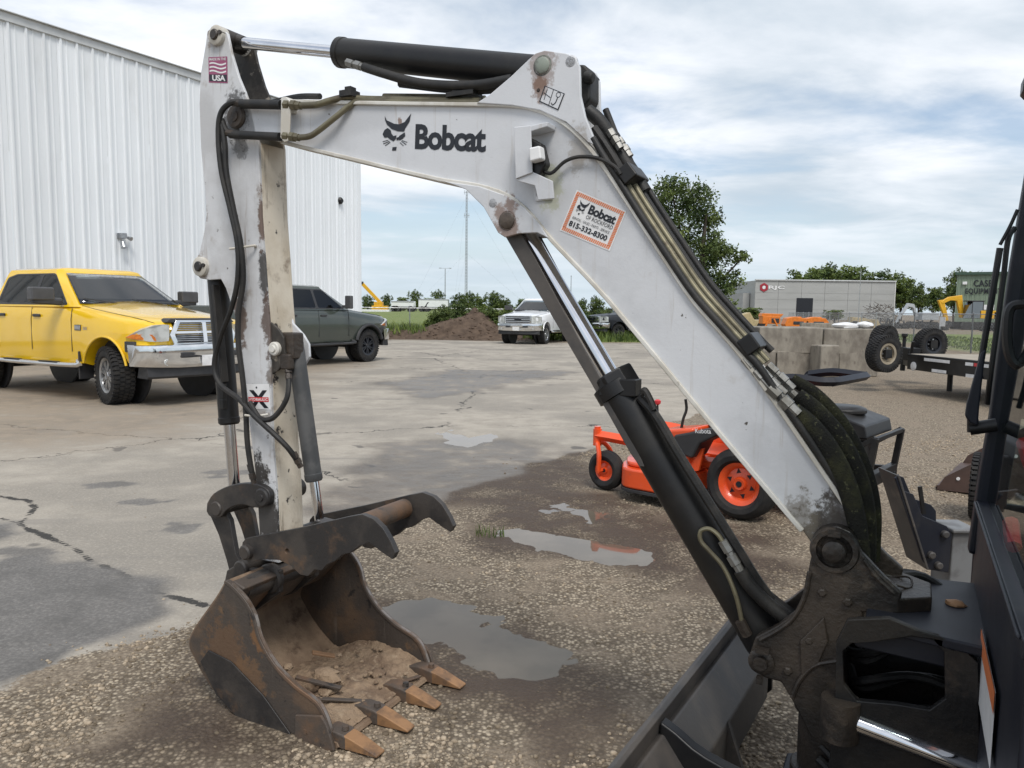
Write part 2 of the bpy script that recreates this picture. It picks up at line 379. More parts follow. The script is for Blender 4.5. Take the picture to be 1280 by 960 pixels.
MSOIL = mat('brown_soil', (.105, .072, .050), .95, col2=(.070, .047, .033), scale=2.5, bump=.8, bscale=14, grime=((.155, .112, .078), 7, .55, .75))
MSTONE = mat('gravel_stone', (.355, .288, .208), .88, col2=(.285, .230, .165), scale=30, tone=((.42, .41, .40), (1.42, 1.43, 1.46)), spec=.3)

# ------------------------------------------------------------------ lettering, made once
def lettering(txt, bold=0.0, space=1.0):
    cu = bpy.data.curves.new('lettering', 'FONT'); cu.body = txt; cu.size = 1; cu.offset = bold; cu.space_character = space; cu.resolution_u = 3
    o = link('lettering', cu); dg = bpy.context.evaluated_depsgraph_get(); dg.update()
    me = o.evaluated_get(dg).to_mesh()
    v = np.array([q.co[:] for q in me.vertices])[:, :2]; f = [list(q.vertices) for q in me.polygons]
    bpy.data.objects.remove(o); bpy.data.curves.remove(cu)
    v -= v.min(0); v /= v.max(0)
    return v, f
TXT = {k: lettering(k, b, s) for k, b, s in [('Bobcat', .035, .93), ('OF ROCKFORD', .0, 1), ('815-332-8300', .03, 1), ('RENTAL - SALES - PARTS - SERVICE', 0, 1), ('USA', .035, .95), ('MADE IN THE', .02, 1),
        ('X', .03, 1), ('HYDRAULIC', .02, 1), ('Kubota', .012, 1), ('RJC', .03, 1.05), ('CASEY', .03, 1.1), ('EQUIPMENT', .03, 1.1), ('2500', .02, 1)]}
def write(mb, txt, o, ux, uy, nrm, th=.0012):
    """letters filling the parallelogram o, ux, uy, standing th off the surface"""
    v, f = TXT[txt]; o, ux, uy, nrm = map(Vector, (o, ux, uy, nrm)); nrm = nrm.normalized() * th
    mb.add([o + ux * float(a) + uy * float(b) + nrm for a, b in v], f)

# ================================================================== ground
def vnoise(X, Y, freq, seed):
    r = np.random.default_rng(seed).random((256, 256))
    x, y = X * freq + 1000.3, Y * freq + 1000.7
    xi, yi = np.floor(x).astype(int), np.floor(y).astype(int); fx, fy = x - xi, y - yi
    fx = fx * fx * (3 - 2 * fx); fy = fy * fy * (3 - 2 * fy)
    g = lambda a, b: r[a % 256, b % 256]
    return (g(xi, yi) * (1 - fx) + g(xi + 1, yi) * fx) * (1 - fy) + (g(xi, yi + 1) * (1 - fx) + g(xi + 1, yi + 1) * fx) * fy
def fbm(X, Y, f, seed, o=4):
    return sum(vnoise(X, Y, f * 2 ** i, seed + i) * .5 ** i for i in range(o)) / sum(.5 ** i for i in range(o))
def sdist(poly, X, Y):
    """signed distance to a closed outline, positive inside"""
    P = np.array(poly); d = np.full(X.shape, 1e9); ins = np.zeros(X.shape, bool)
    for i in range(len(P)):
        (x0, y0), (x1, y1) = P[i], P[(i + 1) % len(P)]
        dx, dy = x1 - x0, y1 - y0
        t = np.clip(((X - x0) * dx + (Y - y0) * dy) / (dx * dx + dy * dy + 1e-12), 0, 1)
        d = np.minimum(d, np.hypot(X - x0 - t * dx, Y - y0 - t * dy))
        c = ((y0 > Y) != (y1 > Y)) & (X < dx * (Y - y0) / (dy + 1e-12) + x0)
        ins ^= c
    return np.where(ins, d, -d)
def gpoly(px): return [tuple(G(x, y)[:2]) for x, y in px]
ASPH = gpoly([(0, 872), (83, 831), (175, 802), (250, 764), (330, 735), (420, 690), (500, 650), (575, 625), (625, 598), (690, 572), (760, 556), (830, 540), (900, 500), (935, 462), (860, 440), (800, 429)]) \
    + [(3.5, 35), (-3, 36.5), (-6, 36), (-30, 50), (-40, 20), (-12, 4.6), (-6, 2.0)]
DUST = gpoly([(-300, 560), (0, 566), (110, 556), (250, 540), (330, 505), (400, 470), (460, 455), (440, 428), (0, 430)])
DARK = gpoly([(-60, 706), (40, 692), (110, 700), (150, 716), (225, 735), (252, 765), (175, 802), (83, 831), (0, 872), (-120, 930)])
DARK2 = gpoly([(-40, 655), (20, 652), (28, 668), (0, 676), (-40, 680)])
WETS = [gpoly(q) for q in ([(395, 640), (470, 560), (560, 545), (690, 555), (760, 590), (700, 612), (640, 640), (540, 628), (470, 660)],
        [(470, 480), (560, 462), (720, 464), (600, 488), (540, 500)], [(560, 610), (640, 600), (800, 640), (960, 668), (1000, 720), (900, 730), (760, 715), (640, 690), (575, 650)],
        [(470, 748), (560, 745), (640, 775), (720, 800), (770, 850), (740, 890), (690, 930), (600, 900), (560, 860), (440, 770)],
        [(180, 845), (250, 790), (330, 930), (240, 960), (150, 930)])]
PUDS = [gpoly(q) for q in ([(600, 655), (628, 650), (690, 668), (760, 679), (812, 688), (800, 700), (750, 703), (700, 692), (640, 678)],
        [(468, 757), (510, 750), (585, 757), (640, 779), (690, 806), (735, 845), (690, 868), (630, 852), (560, 838), (510, 812), (478, 785)],
        [(650, 624), (690, 622), (730, 634), (765, 640), (740, 650), (690, 640)],
        [(548, 541), (565, 536), (585, 546), (612, 541), (618, 551), (585, 556), (560, 551)])]
GRASS1 = [(-6.5, 37.2), (-3, 37.6), (3, 37.8), (4, 36.2), (9.5, 37), (14, 46), (19, 62), (27, 88), (26, 170), (-60, 170), (-60, 39)]
GRASS2 = [(18.4, 29.2), (20.7, 38), (24.8, 56), (44, 62), (70, 62), (60, 24)]
GRASS3 = [(28, 100), (30, 700), (-700, 700), (-700, 60), (-60, 60), (-40, 165), (10, 165)]
DEPTH = .024; WATER = -.012
def height(X, Y):
    h = (fbm(X, Y, 1.1, 5, 3) - .5) * .016 + (fbm(X, Y, 9, 15, 4) - .5) * .018
    for p in PUDS:
        s = sdist(p, X, Y) + (fbm(X, Y, 3.5, 31, 5) - .5) * .34 + (fbm(X, Y, 17, 37, 3) - .5) * .12
        h = h - DEPTH * np.clip((s + .14) / .34, 0, 1)
    # the mound of soil beside the field and the lie of the land far off
    r = np.hypot((X + 1.9) / 3.0, (Y - 38.6) / 1.9)
    h = h + 1.55 * np.clip(1 - r, 0, 1) ** 1.15 * (.75 + .5 * fbm(X, Y, 1.4, 77, 4))
    r = np.hypot((X + 5.2) / 3.2, (Y - 38.0) / .9); h = h + .42 * np.clip(1 - r * r, 0, 1) * (.6 + .8 * fbm(X, Y, 1.8, 79, 4))
    f = np.clip((Y - 43) / 45, 0, 1); f = f * f * (3 - 2 * f) * np.clip((.20 * Y + 1 - X) / 3, 0, 1); h = h + .95 * f      # the field rises gently beyond its fence
    return h
def axis(segs):
    out = []
    for a, b, s in segs: out += list(np.arange(a, b, s))
    out.append(segs[-1][1]); return np.array(out)
gx = axis([(-900, -200, 100), (-200, -60, 14), (-60, -12, 2), (-12, -8, .4), (-8, -4, .12), (-4, 3.6, .03), (3.6, 8, .09), (8, 14, .35), (14, 60, 2), (60, 200, 14), (200, 900, 100)])
gy = axis([(-60, -6, 9), (-6, .6, .6), (.6, 1.4, .08), (1.4, 8.0, .03), (8, 13, .09), (13, 22, .28), (22, 36, .45), (36, 42, .16), (42, 60, 1.2), (60, 200, 10), (200, 1500, 100)])
GX, GY = np.meshgrid(gx, gy)
GH = height(GX, GY)
mask = lambda p, w, nz=0., f=1.2, sd=3: np.clip((sdist(p, GX, GY) + (fbm(GX, GY, f, sd, 4) - .5) * nz) / w + .5, 0, 1)
A_asph = mask(ASPH, .18, .7); A_dust = mask(DUST, 1.2, 1.5) * .8; A_dark = np.maximum(mask(DARK, .12, .5, 2), mask(DARK2, .1, .4, 2))
for px, py, rx, ry in ((140, 606, .20, .11), (185, 627, .16, .10), (222, 660, .12, .12), (285, 590, .22, .10), (270, 596, .10, .05), (20, 690, .2, .1), (330, 560, .3, .12)):
    g_ = G(px, py); A_dark = np.maximum(A_dark, .85 * np.clip((1.15 - np.hypot((GX - g_.x) / rx, (GY - g_.y) / ry) + (fbm(GX, GY, 11, 21, 4) - .5) * 1.6) * 4, 0, 1))
A_wet = np.max([mask(p, .35, .9, 2.2, 8) for p in WETS], 0)
CRK = gpoly([(-20, 618), (36, 626), (44, 634), (24, 655), (0, 648), (24, 655), (58, 672), (92, 685), (112, 702), (136, 712), (160, 722), (168, 732), (182, 738), (205, 744), (232, 750), (258, 758)])
def line_dist(P, X, Y):
    d = np.full(X.shape, 1e9)
    for (x0, y0), (x1, y1) in zip(P[:-1], P[1:]):
        dx, dy = x1 - x0, y1 - y0; t = np.clip(((X - x0) * dx + (Y - y0) * dy) / (dx * dx + dy * dy + 1e-12), 0, 1); d = np.minimum(d, np.hypot(X - x0 - t * dx, Y - y0 - t * dy))
    return d
A_crk = np.clip(1 - (line_dist(CRK, GX, GY) + (fbm(GX, GY, 8, 91, 3) - .5) * .05) / .035, 0, 1)
A_gras = np.max([mask(p, .6, 1.2, .5, 12) for p in (GRASS1, GRASS2, GRASS3)], 0)
A_soil = np.clip(np.maximum(1.35 - np.hypot((GX + 1.9) / 3.0, (GY - 38.6) / 1.9), 1.3 - np.hypot((GX + 5.2) / 3.4, (GY - 37.9) / 1.1)) * 5, 0, 1)
def gridmesh(name, xs, ys, Z, m):
    nx, ny = len(xs), len(ys)
    X, Y = np.meshgrid(xs, ys); co = np.stack([X.ravel(), Y.ravel(), Z.ravel()], 1)
    i = np.arange(nx - 1)[None, :] + nx * np.arange(ny - 1)[:, None]; i = i.ravel()
    q = np.stack([i, i + 1, i + 1 + nx, i + nx], 1)
    return npmesh(name, co, q, m)
def npmesh(name, co, faces, m, smooth=True):
    me = bpy.data.meshes.new(name); k = faces.shape[1]
    me.vertices.add(len(co)); me.vertices.foreach_set('co', np.ascontiguousarray(co, np.float32).ravel())
    me.loops.add(faces.size); me.loops.foreach_set('vertex_index', np.ascontiguousarray(faces, np.int32).ravel())
    me.polygons.add(len(faces)); me.polygons.foreach_set('loop_start', np.arange(0, faces.size, k, dtype=np.int32))
    me.polygons.foreach_set('loop_total', np.full(len(faces), k, np.int32))
    if smooth: me.polygons.foreach_set('use_smooth', np.ones(len(faces), bool))
    me.materials.append(m); me.update(calc_edges=True); me.validate(); return me
def attr(me, name, arr):
    a = me.attributes.new(name, 'FLOAT', 'POINT'); a.data.foreach_set('value', np.ascontiguousarray(arr, np.float32).ravel())

def ground_material():
    m = bpy.data.materials.new('yard_ground'); m.use_nodes = True; t = m.node_tree; N = t.nodes; K = t.links; p = N['Principled BSDF']
    co = N.new('ShaderNodeTexCoord').outputs['Object']
    def tex(kind, sc, de=6, ro=.6, stretch=None, loc=(0, 0, 0), **kw):
        q = N.new('ShaderNodeMapping'); q.inputs['Location'].default_value = loc
        if stretch: q.inputs['Scale'].default_value = stretch
        K.new(co, q.inputs[0])
        n = N.new(kind); n.inputs['Scale'].default_value = sc
        if kind == 'ShaderNodeTexNoise': n.inputs['Detail'].default_value = de; n.inputs['Roughness'].default_value = ro
        for a, b in kw.items(): setattr(n, a, b)
        K.new(q.outputs[0], n.inputs[0]); return n
    def val(o): return o
    def rng(v, a, b, c=0., d=1.):
        r = N.new('ShaderNodeMapRange'); r.interpolation_type = 'SMOOTHSTEP'; K.new(v, r.inputs[0])
        for i, q in enumerate((a, b, c, d)): r.inputs[i + 1].default_value = q
        return r.outputs[0]
    def mth(op, a, b):
        n = N.new('ShaderNodeMath'); n.operation = op
        for i, q in enumerate((a, b)):
            if isinstance(q, (int, float)): n.inputs[i].default_value = q
            else: K.new(q, n.inputs[i])
        return n.outputs[0]
    def mix(f, a, b, mode='MIX'):
        x = N.new('ShaderNodeMix'); x.data_type = 'RGBA'; x.blend_type = mode
        if isinstance(f, (int, float)): x.inputs[0].default_value = f
        else: K.new(f, x.inputs[0])
        for i, q in ((6, a), (7, b)):
            if isinstance(q, tuple): x.inputs[i].default_value = (*q, 1)
            else: K.new(q, x.inputs[i])
        return x.outputs[2]
    def at(nm):
        a = N.new('ShaderNodeAttribute'); a.attribute_name = nm; return a.outputs['Fac']
    NZ = 'ShaderNodeTexNoise'; VO = 'ShaderNodeTexVoronoi'
    fine = tex(NZ, 55, 6, .7).outputs[0]; mid = tex(NZ, 3.2, 8, .62).outputs[0]; big = tex(NZ, .55, 6, .55).outputs[0]
    speck = tex(VO, 130); chip = tex(VO, 62)
    # asphalt: pale, worn, stained, with scattered oil spots and a few cracks
    a = mix(rng(mid, .35, .68), (.385, .347, .292), (.295, .265, .223))
    a = mix(rng(big, .42, .62), a, (.25, .227, .194))
    a = mix(rng(fine, .45, .75, 0, .65), a, (.45, .408, .345))
    a = mix(rng(speck.outputs['Distance'], .0, .28, .55, 0), a, (.10, .092, .085))
    streak = tex(NZ, 1.3, 7, .6, (.22, 1.3, 1), (3, 9, 0)).outputs[0]
    a = mix(rng(streak, .56, .70, 0, .55), a, (.175, .163, .148))
    spots = tex(NZ, 1.9, 2, .4, (1, 1, 1), (7, 2, 0)).outputs[0]
    a = mix(rng(spots, .70, .725, 0, .7), a, (.085, .08, .075))
    crk = tex(VO, .17, feature='DISTANCE_TO_EDGE', loc=(2.2, 5.1, 0)); wob = tex(NZ, 2.2, 6, .65)
    va = N.new('ShaderNodeVectorMath'); va.operation = 'MULTIPLY_ADD'; K.new(wob.outputs['Color'], va.inputs[0]); va.inputs[1].default_value = (.75, .75, 0); K.new(co, va.inputs[2]); K.new(va.outputs[0], crk.inputs[0])
    crack = mth('MULTIPLY', rng(crk.outputs['Distance'], .0008, .0035, 1, 0), rng(big, .40, .50))
    crack = mth('MAXIMUM', crack, rng(mth('ADD', at('crack'), mth('MULTIPLY', mth('SUBTRACT', fine, .5), 1.1)), .40, .62))
    a = mix(crack, a, (.045, .042, .038))
    dk = mix(rng(fine, .4, .75), (.135, .128, .120), (.235, .222, .206)); dk = mix(rng(mid, .4, .7, 0, .5), dk, (.075, .072, .068))
    a = mix(at('dark'), a, dk)
    dust = mix(rng(mid, .36, .66), (.19, .150, .108), (.30, .245, .185)); dust = mix(rng(fine, .5, .8, 0, .6), dust, (.34, .29, .23))
    a = mix(mth('MULTIPLY', at('dust'), rng(mid, .3, .6, .55, 1)), a, dust)
    # gravel: pale stones bedded in brown fines
    sep = N.new('ShaderNodeSeparateColor'); K.new(chip.outputs['Color'], sep.inputs[0])
    g = mix(rng(sep.outputs[0], .1, .95), (.19, .153, .109), (.47, .395, .295))
    g = mix(rng(chip.outputs['Distance'], .28, .62, 0, .75), g, (.085, .065, .046))
    fines = mix(rng(fine, .35, .7), (.165, .130, .094), (.31, .252, .188))
    g = mix(rng(mid, .46, .62, 0, .85), g, fines)
    g = mix(rng(big, .5, .7, 0, .55), g, fines)
    c = mix(rng(mth('ADD', at('asph'), mth('MULTIPLY', mth('SUBTRACT', fine, .5), .9)), .42, .58), g, a)
    # mud, wet
    wet = at('wet'); wetn = mth('MULTIPLY', wet, rng(mid, .30, .52, .45, 1))
    c = mix(mth('MULTIPLY', wetn, .95), c, mix(1.0, c, (.42, .38, .345), 'MULTIPLY'))
    mud = mth('MULTIPLY', wetn, mth('SUBTRACT', 1.0, at('asph')))
    c = mix(mth('MULTIPLY', mud, rng(mid, .38, .60, .25, .8)), c, (.070, .050, .038))
    soil = mix(rng(mid, .35, .65), (.120, .084, .060), (.070, .048, .034))
    c = mix(at('soil'), c, soil)
    gr = mix(rng(tex(NZ, 1.6, 8, .7).outputs[0], .35, .66), (.130, .185, .042), (.215, .235, .075)); gr = mix(rng(fine, .4, .7, 0, .5), gr, (.075, .115, .03))
    gm = mth('MULTIPLY', at('grass'), mth('SUBTRACT', 1.0, at('soil')))
    c = mix(gm, c, gr)
    K.new(c, p.inputs['Base Color'])
    ra = mth('SUBTRACT', .88, mth('MULTIPLY', mth('MULTIPLY', wetn, at('asph')), .34)); ra = mth('SUBTRACT', ra, mth('MULTIPLY', wetn, .16))
    K.new(ra, p.inputs['Roughness']); p.inputs['Specular IOR Level'].default_value = .35
    b = N.new('ShaderNodeBump'); b.inputs['Distance'].default_value = .012
    hgt = mth('ADD', mth('MULTIPLY', mth('SUBTRACT', 1.0, chip.outputs['Distance']), .6), mth('MULTIPLY', fine, .5))
    hgt = mth('SUBTRACT', hgt, mth('MULTIPLY', crack, .7))
    K.new(hgt, b.inputs['Height']); K.new(rng(at('asph'), .3, .8, .85, .30), b.inputs['Strength']); K.new(b.outputs[0], p.inputs['Normal'])
    return m
me = gridmesh('ground', gx, gy, GH, ground_material())
for nm, ar in (('asph', A_asph), ('dust', A_dust), ('dark', A_dark), ('wet', A_wet), ('grass', A_gras), ('soil', A_soil), ('crack', A_crk)): attr(me, nm, ar)
struct(link('ground', me))

# puddles: still water lying in the hollows of the ground
mwat = mat('muddy_water', (.120, .103, .080), .03, col2=(.150, .127, .098), scale=2, rvar=.03, spec=.55)
mwat.node_tree.nodes['Principled BSDF'].inputs['IOR'].default_value = 1.333
for p in PUDS:
    c = np.mean(np.array(p), 0); q = [((x - c[0]) * 1.25 + c[0], (y - c[1]) * 1.3 + c[1]) for x, y in p]
    mb = MB(); mb.add([(x, y, WATER) for x, y in q], [list(range(len(q)))])
    struct(mb.build('puddle', mwat, smooth=0))

# ------------------------------------------------------------------ loose stones
def stones(n_try, box, size, dens, name, mats, seed):
    r = np.random.default_rng(seed)
    X = r.uniform(box[0], box[1], n_try); Y = r.uniform(box[2], box[3], n_try)
    u = X / Y; k = (np.abs(u) < .72); X, Y = X[k], Y[k]
    keep = dens(X, Y, r.random(len(X))); X, Y = X[keep], Y[keep]
    n = len(X); S = size[0] + (size[1] - size[0]) * r.random(n) ** 2.6
    Z = height(X, Y)
    t = (1 + 5 ** .5) / 2
    ico = np.array([(-1, t, 0), (1, t, 0), (-1, -t, 0), (1, -t, 0), (0, -1, t), (0, 1, t), (0, -1, -t), (0, 1, -t), (t, 0, -1), (t, 0, 1), (-t, 0, -1), (-t, 0, 1)]) / 1.9
    fc = np.array([(0, 11, 5), (0, 5, 1), (0, 1, 7), (0, 7, 10), (0, 10, 11), (1, 5, 9), (5, 11, 4), (11, 10, 2), (10, 7, 6), (7, 1, 8), (3, 9, 4), (3, 4, 2), (3, 2, 6), (3, 6, 8), (3, 8, 9), (4, 9, 5), (2, 4, 11), (6, 2, 10), (8, 6, 7), (9, 8, 1)])
    v = ico[None] * (1 + .28 * (r.random((n, 12, 1)) - .5) * 2)
    v = v * np.stack([np.ones(n), .6 + .4 * r.random(n), .42 + .3 * r.random(n)], 1)[:, None, :]
    A = r.random(n) * 6.28; T = (r.random(n) - .5) * .9
    ct, st = np.cos(T)[:, None], np.sin(T)[:, None]; y = v[..., 1] * ct - v[..., 2] * st; z = v[..., 1] * st + v[..., 2] * ct
    ca, sa = np.cos(A)[:, None], np.sin(A)[:, None]; x = v[..., 0] * ca - y * sa; y = v[..., 0] * sa + y * ca
    co = np.stack([x, y, z], 2) * (S[:, None, None] * .5) + np.stack([X, Y, Z + S * .04], 1)[:, None, :]
    f = (fc[None] + 12 * np.arange(n)[:, None, None]).reshape(-1, 3)
    me = npmesh(name, co.reshape(-1, 3), f, mats, smooth=False)
    wt = np.max([sdist(p, X, Y) for p in WETS], 0); tn = r.random(n) * np.where(wt > -.12, .30, 1)      # stones in the mud are wet and coated
    attr(me, 'tone', np.repeat(tn, 12))
    o = stuff(link(name, me)); return o
def dens_gravel(lim):
    def f(X, Y, q):
        a = sdist(ASPH, X, Y) + (fbm(X, Y, 1.6, 3, 3) - .5) * .5
        pud = np.max([sdist(p, X, Y) + (fbm(X, Y, 3.5, 31, 5) - .5) * .34 for p in PUDS], 0)
        pat = fbm(X, Y, 1.1, 55, 4)
        pr = np.clip((pat - .44) * 6.5, .05, 1) * np.where(a < 0, 1, np.clip(.12 - a * .35, 0, .12) + .004)
        pr = np.where(pud > -.03, pr * .06, pr)
        wet = np.max([sdist(p, X, Y) for p in WETS], 0); pr = np.where(wet > -.1, pr * .22, pr)
        return q < pr
    return f
o = stones(95000, (-2.6, 2.8, 1.5, 4.4), (.006, .027), dens_gravel(0), 'gravel', MSTONE, 3); o['label'] = 'loose pale gravel around the excavator bucket and blade'
o = stones(40000, (-3.5, 6.5, 4.2, 9.5), (.010, .030), dens_gravel(0), 'gravel', MSTONE, 4); o['label'] = 'loose tan gravel spread across the yard behind the excavator'

# ================================================================== the excavator in front
EX = thing('mini_excavator', 'white compact excavator with black cylinders, thumb and rusty bucket, nearest machine', 'excavator', EO, -TH)
def LP(px, n): return [L(x, y, n) for x, y in px]
def smooth2(pts, k=4): return [(p.x, p.y) for p in catmull([(a, b, 0) for a, b in pts], k)]
def circ(c, r, n=20, a0=0, a1=360): return [(c[0] + r * math.cos(RD(a0 + (a1 - a0) * i / n)), c[1] + r * math.sin(RD(a0 + (a1 - a0) * i / n))) for i in range(n if a1 - a0 == 360 else n + 1)]
def strip(mb, pts, half, th, n0=0.):
    secs = []; N = len(pts)
    for i in range(N):
        a, b = pts[max(i - 1, 0)], pts[min(i + 1, N - 1)]
        dx, dz = b[0] - a[0], b[1] - a[1]; l = math.hypot(dx, dz); nx, nz = -dz / l * th / 2, dx / l * th / 2
        x, z = pts[i]
        secs.append([(x + nx, n0 - half, z + nz), (x + nx, n0 + half, z + nz), (x - nx, n0 + half, z - nz), (x - nx, n0 - half, z - nz)])
    mb.loft(secs)
def pin(parent, x, y, n, r, depth, m=MGRIM, collar=None, name='pin'):
    """a pin head seen end on, with a collar ring round it"""
    s, z = L(x, y, n); mb = MB()
    if collar:
        mb.lathe((s, n + depth, z), (0, -1, 0), [(0, collar), (depth * .8, collar), (depth, collar - .004), (depth, r + .002), (depth * .7, r + .001)], 24)
        mb.lathe((s, n + depth, z), (0, -1, 0), [(0, r), (depth + .004, r), (depth + .007, r - .004)], 20)
    else:
        mb.lathe((s, n + depth, z), (0, -1, 0), [(0, r), (depth - .003, r), (depth, r - .004)], 24)
    return mb.build(name, m, parent)

# ---- boom
HB, HA, HS = .070, .070, .115
UP = LP([(352, 127), (450, 129), (580, 131), (640, 132), (673, 138), (700, 151), (722, 168), (742, 190), (760, 215), (800, 276), (833, 326), (867, 376), (900, 413), (933, 452), (967, 499), (1006, 556), (1061, 637)], -HB)
LO = LP([(353, 178), (400, 189), (470, 206), (552, 225), (597, 232), (636, 245), (664, 268), (692, 302), (760, 374), (860, 494), (930, 577), (1003, 663)], -HB)
tipn = LP([(300, 165), (291, 150), (300, 130)], -HB)
rootn = LP([(1066, 652), (1074, 690), (1052, 722), (1022, 706), (1012, 676)], -HB)
mb = MB(); mb.prism(UP + rootn + LO[::-1] + tipn, -HB, HB)
boom = mb.build('boom', MW, EX, bevel=.004)
mb = MB(); strip(mb, smooth2(UP, 3), HB + .011, .013); strip(mb, smooth2(LO, 3), HB + .011, .013)
mb.build('flange', MWF, boom, bevel=.003)
# upper and lower ears that carry the cylinders
earU = LP([(596, 129), (612, 119), (639, 96), (662, 74), (670, 67), (681, 63.5), (708, 67), (720, 72), (725, 84), (726, 119), (732, 146), (741, 168), (748, 184), (735, 178), (708, 153), (675, 138), (640, 132)], -HB - .012)
earL = LP([(556, 227), (583, 237), (605, 259), (618, 282), (623, 291), (632, 297), (650, 292), (672, 291), (686, 298), (676, 282), (655, 259), (634, 245), (600, 233)], -HB - .012)
for sgn in (-1, 1):
    mb = MB(); a, b = sorted((sgn * (HB + .002), sgn * (HB + .016)))
    mb.prism(earU, a, b); mb.build('cylinder_bracket', MW, boom, bevel=.003)
    mb = MB(); mb.prism(earL, a, b); mb.build('cylinder_bracket', MW, boom, bevel=.003)
pin(boom, 678, 82, -HB - .016, .024, .022, mat('faded_pin_face', (.24, .27, .23), .6, col2=(.12, .12, .11), scale=20), .034)
pin(boom, 713, 77, -HB - .016, .020, .012, MW); pin(boom, 634, 276, -HB - .016, .026, .02, MGRIM, .034); pin(boom, 616, 254, -HB - .016, .018, .008, MW)
pin(boom, 673, 113, -HB - .016, .010, .006, MGRIM)
# lower-body weld rim inside the elbow is the flange itself; the lifting-eye decal on the ear
def plate(px, n, m, name, parent, th=.0012):
    mb = MB(); mb.prism(LP(px, n), n - th, n); return mb.build(name, m, parent, smooth=0)
d = plate([(681, 107), (706, 117), (698, 138), (674, 127)], -HB - .0165, MINK, 'decal', boom)
plate([(682, 108.5), (704.5, 117.6), (697.2, 136.2), (675.7, 126.3)], -HB - .0178, MW, 'decal', boom)
mb = MB()
for a, b in (((692, 112), (686, 131)), ((680, 116), (688, 122)), ((684, 112), (680, 125))):
    p, q = L3(*a, -HB - .0192), L3(*b, -HB - .0192); mb.bar(p, q, .001, .002)
c = L(698, 118.5, -HB - .019); mb.prism(circ(c, .008, 14), -HB - .0195, -HB - .0192, holes=[circ(c, .006, 14)])
mb.tube([L3(x, y, -HB - .0192) for x, y in ((697, 122), (694.5, 128), (691, 131), (689, 128.5))], .0016, 6)
mb.build('decal', MINK, boom)

# "Bobcat" lettering with the cat's head in front
def cat_head(mb, f):
    for poly in ([(288, 372), (296, 392), (330, 408), (352, 410), (376, 400), (388, 384), (405, 362), (398, 398), (378, 430), (374, 443), (345, 441), (318, 431), (298, 412), (289, 392)],
                 [(286, 436), (300, 426), (314, 436), (318, 452), (326, 462), (340, 459), (337, 476), (326, 486), (312, 478), (300, 468), (286, 470), (278, 454)],
                 [(352, 462), (366, 452), (377, 446), (379, 462), (368, 474), (354, 482), (346, 474)], [(322, 512), (341, 510), (338, 527), (320, 527)], [(339, 470), (352, 466), (348, 482), (340, 480)],
                 [(278, 486), (304, 479), (304, 482), (279, 489)], [(280, 496), (308, 484), (309, 487), (282, 499)], [(288, 504), (312, 488), (313, 491), (291, 506)],
                 [(388, 489), (364, 480), (364, 483), (387, 492)], [(384, 499), (362, 484), (361, 487), (382, 502)], [(372, 505), (356, 490), (354, 492), (370, 507)]):
        mb.add([f(x, y) for x, y in poly], [list(range(len(poly)))])
n0 = -HB - .0012
mb = MB(); cat_head(mb, lambda x, y: L3(400 + x / 3.556, 40 + y / 3.556, n0)); mb.build('emblem', MINK, boom, smooth=0)
o, ax, ay = [Vector(L3(x, y, n0)) for x, y in ((518.5, 186.5), (607, 190.5), (519.5, 155))]
mb = MB(); write(mb, 'Bobcat', o, ax - o, ay - o, (0, -1, 0), .0); mb.build('lettering', MINK, boom, smooth=0)
# dealer sticker with the zig-zag orange rim
K4 = [Vector(L3(x, y, n0)) for x, y in ((700, 288), (762, 314), (783, 264), (721, 237))]
def stk(u, v, off=0.0):
    p = (K4[0] * (1 - u) + K4[1] * u) * (1 - v) + (K4[3] * (1 - u) + K4[2] * u) * v; return (p.x, p.y - off, p.z)
mb = MB(); mb.add([stk(0, 0), stk(1, 0), stk(1, 1), stk(0, 1)], [(0, 1, 2, 3)]); sticker = mb.build('sticker', MSTKW, boom, smooth=0)
mb = MB()
for i in range(26):
    u = .02 + .96 * i / 26; du = .024
    for v0, v1 in ((.03, .12), (.88, .97)): mb.add([stk(u, v0, .0008), stk(u + du, v0, .0008), stk(u + du * 1.6, v1, .0008), stk(u + du * .5, v1, .0008)], [(0, 1, 2, 3)])
for i in range(20):
    v = .10 + .8 * i / 20; dv = .028
    for u0, u1 in ((.02, .085), (.915, .98)): mb.add([stk(u0, v, .0008), stk(u1, v + dv * .5, .0008), stk(u1, v + dv * 1.5, .0008), stk(u0, v + dv, .0008)], [(0, 1, 2, 3)])
mb.build('sticker_rim', MSTKO, sticker, smooth=0)
mb = MB(); cat_head(mb, lambda x, y: stk(.13 + (x - 278) / 127 * .2, .50 + (527 - y) / 165 * .36, .0012))
def onst(t, u0, v0, u1, v1):
    a, b, c_ = Vector(stk(u0, v0, .0012)), Vector(stk(u1, v0, .0012)), Vector(stk(u0, v1, .0012)); write(mb, t, a, b - a, c_ - a, (0, -1, 0), 0)
onst('Bobcat', .36, .60, .89, .82); onst('OF ROCKFORD', .36, .48, .89, .57); onst('RENTAL - SALES - PARTS - SERVICE', .13, .36, .87, .42); onst('815-332-8300', .11, .18, .87, .31)
mb.build('lettering', MINK, sticker, smooth=0)

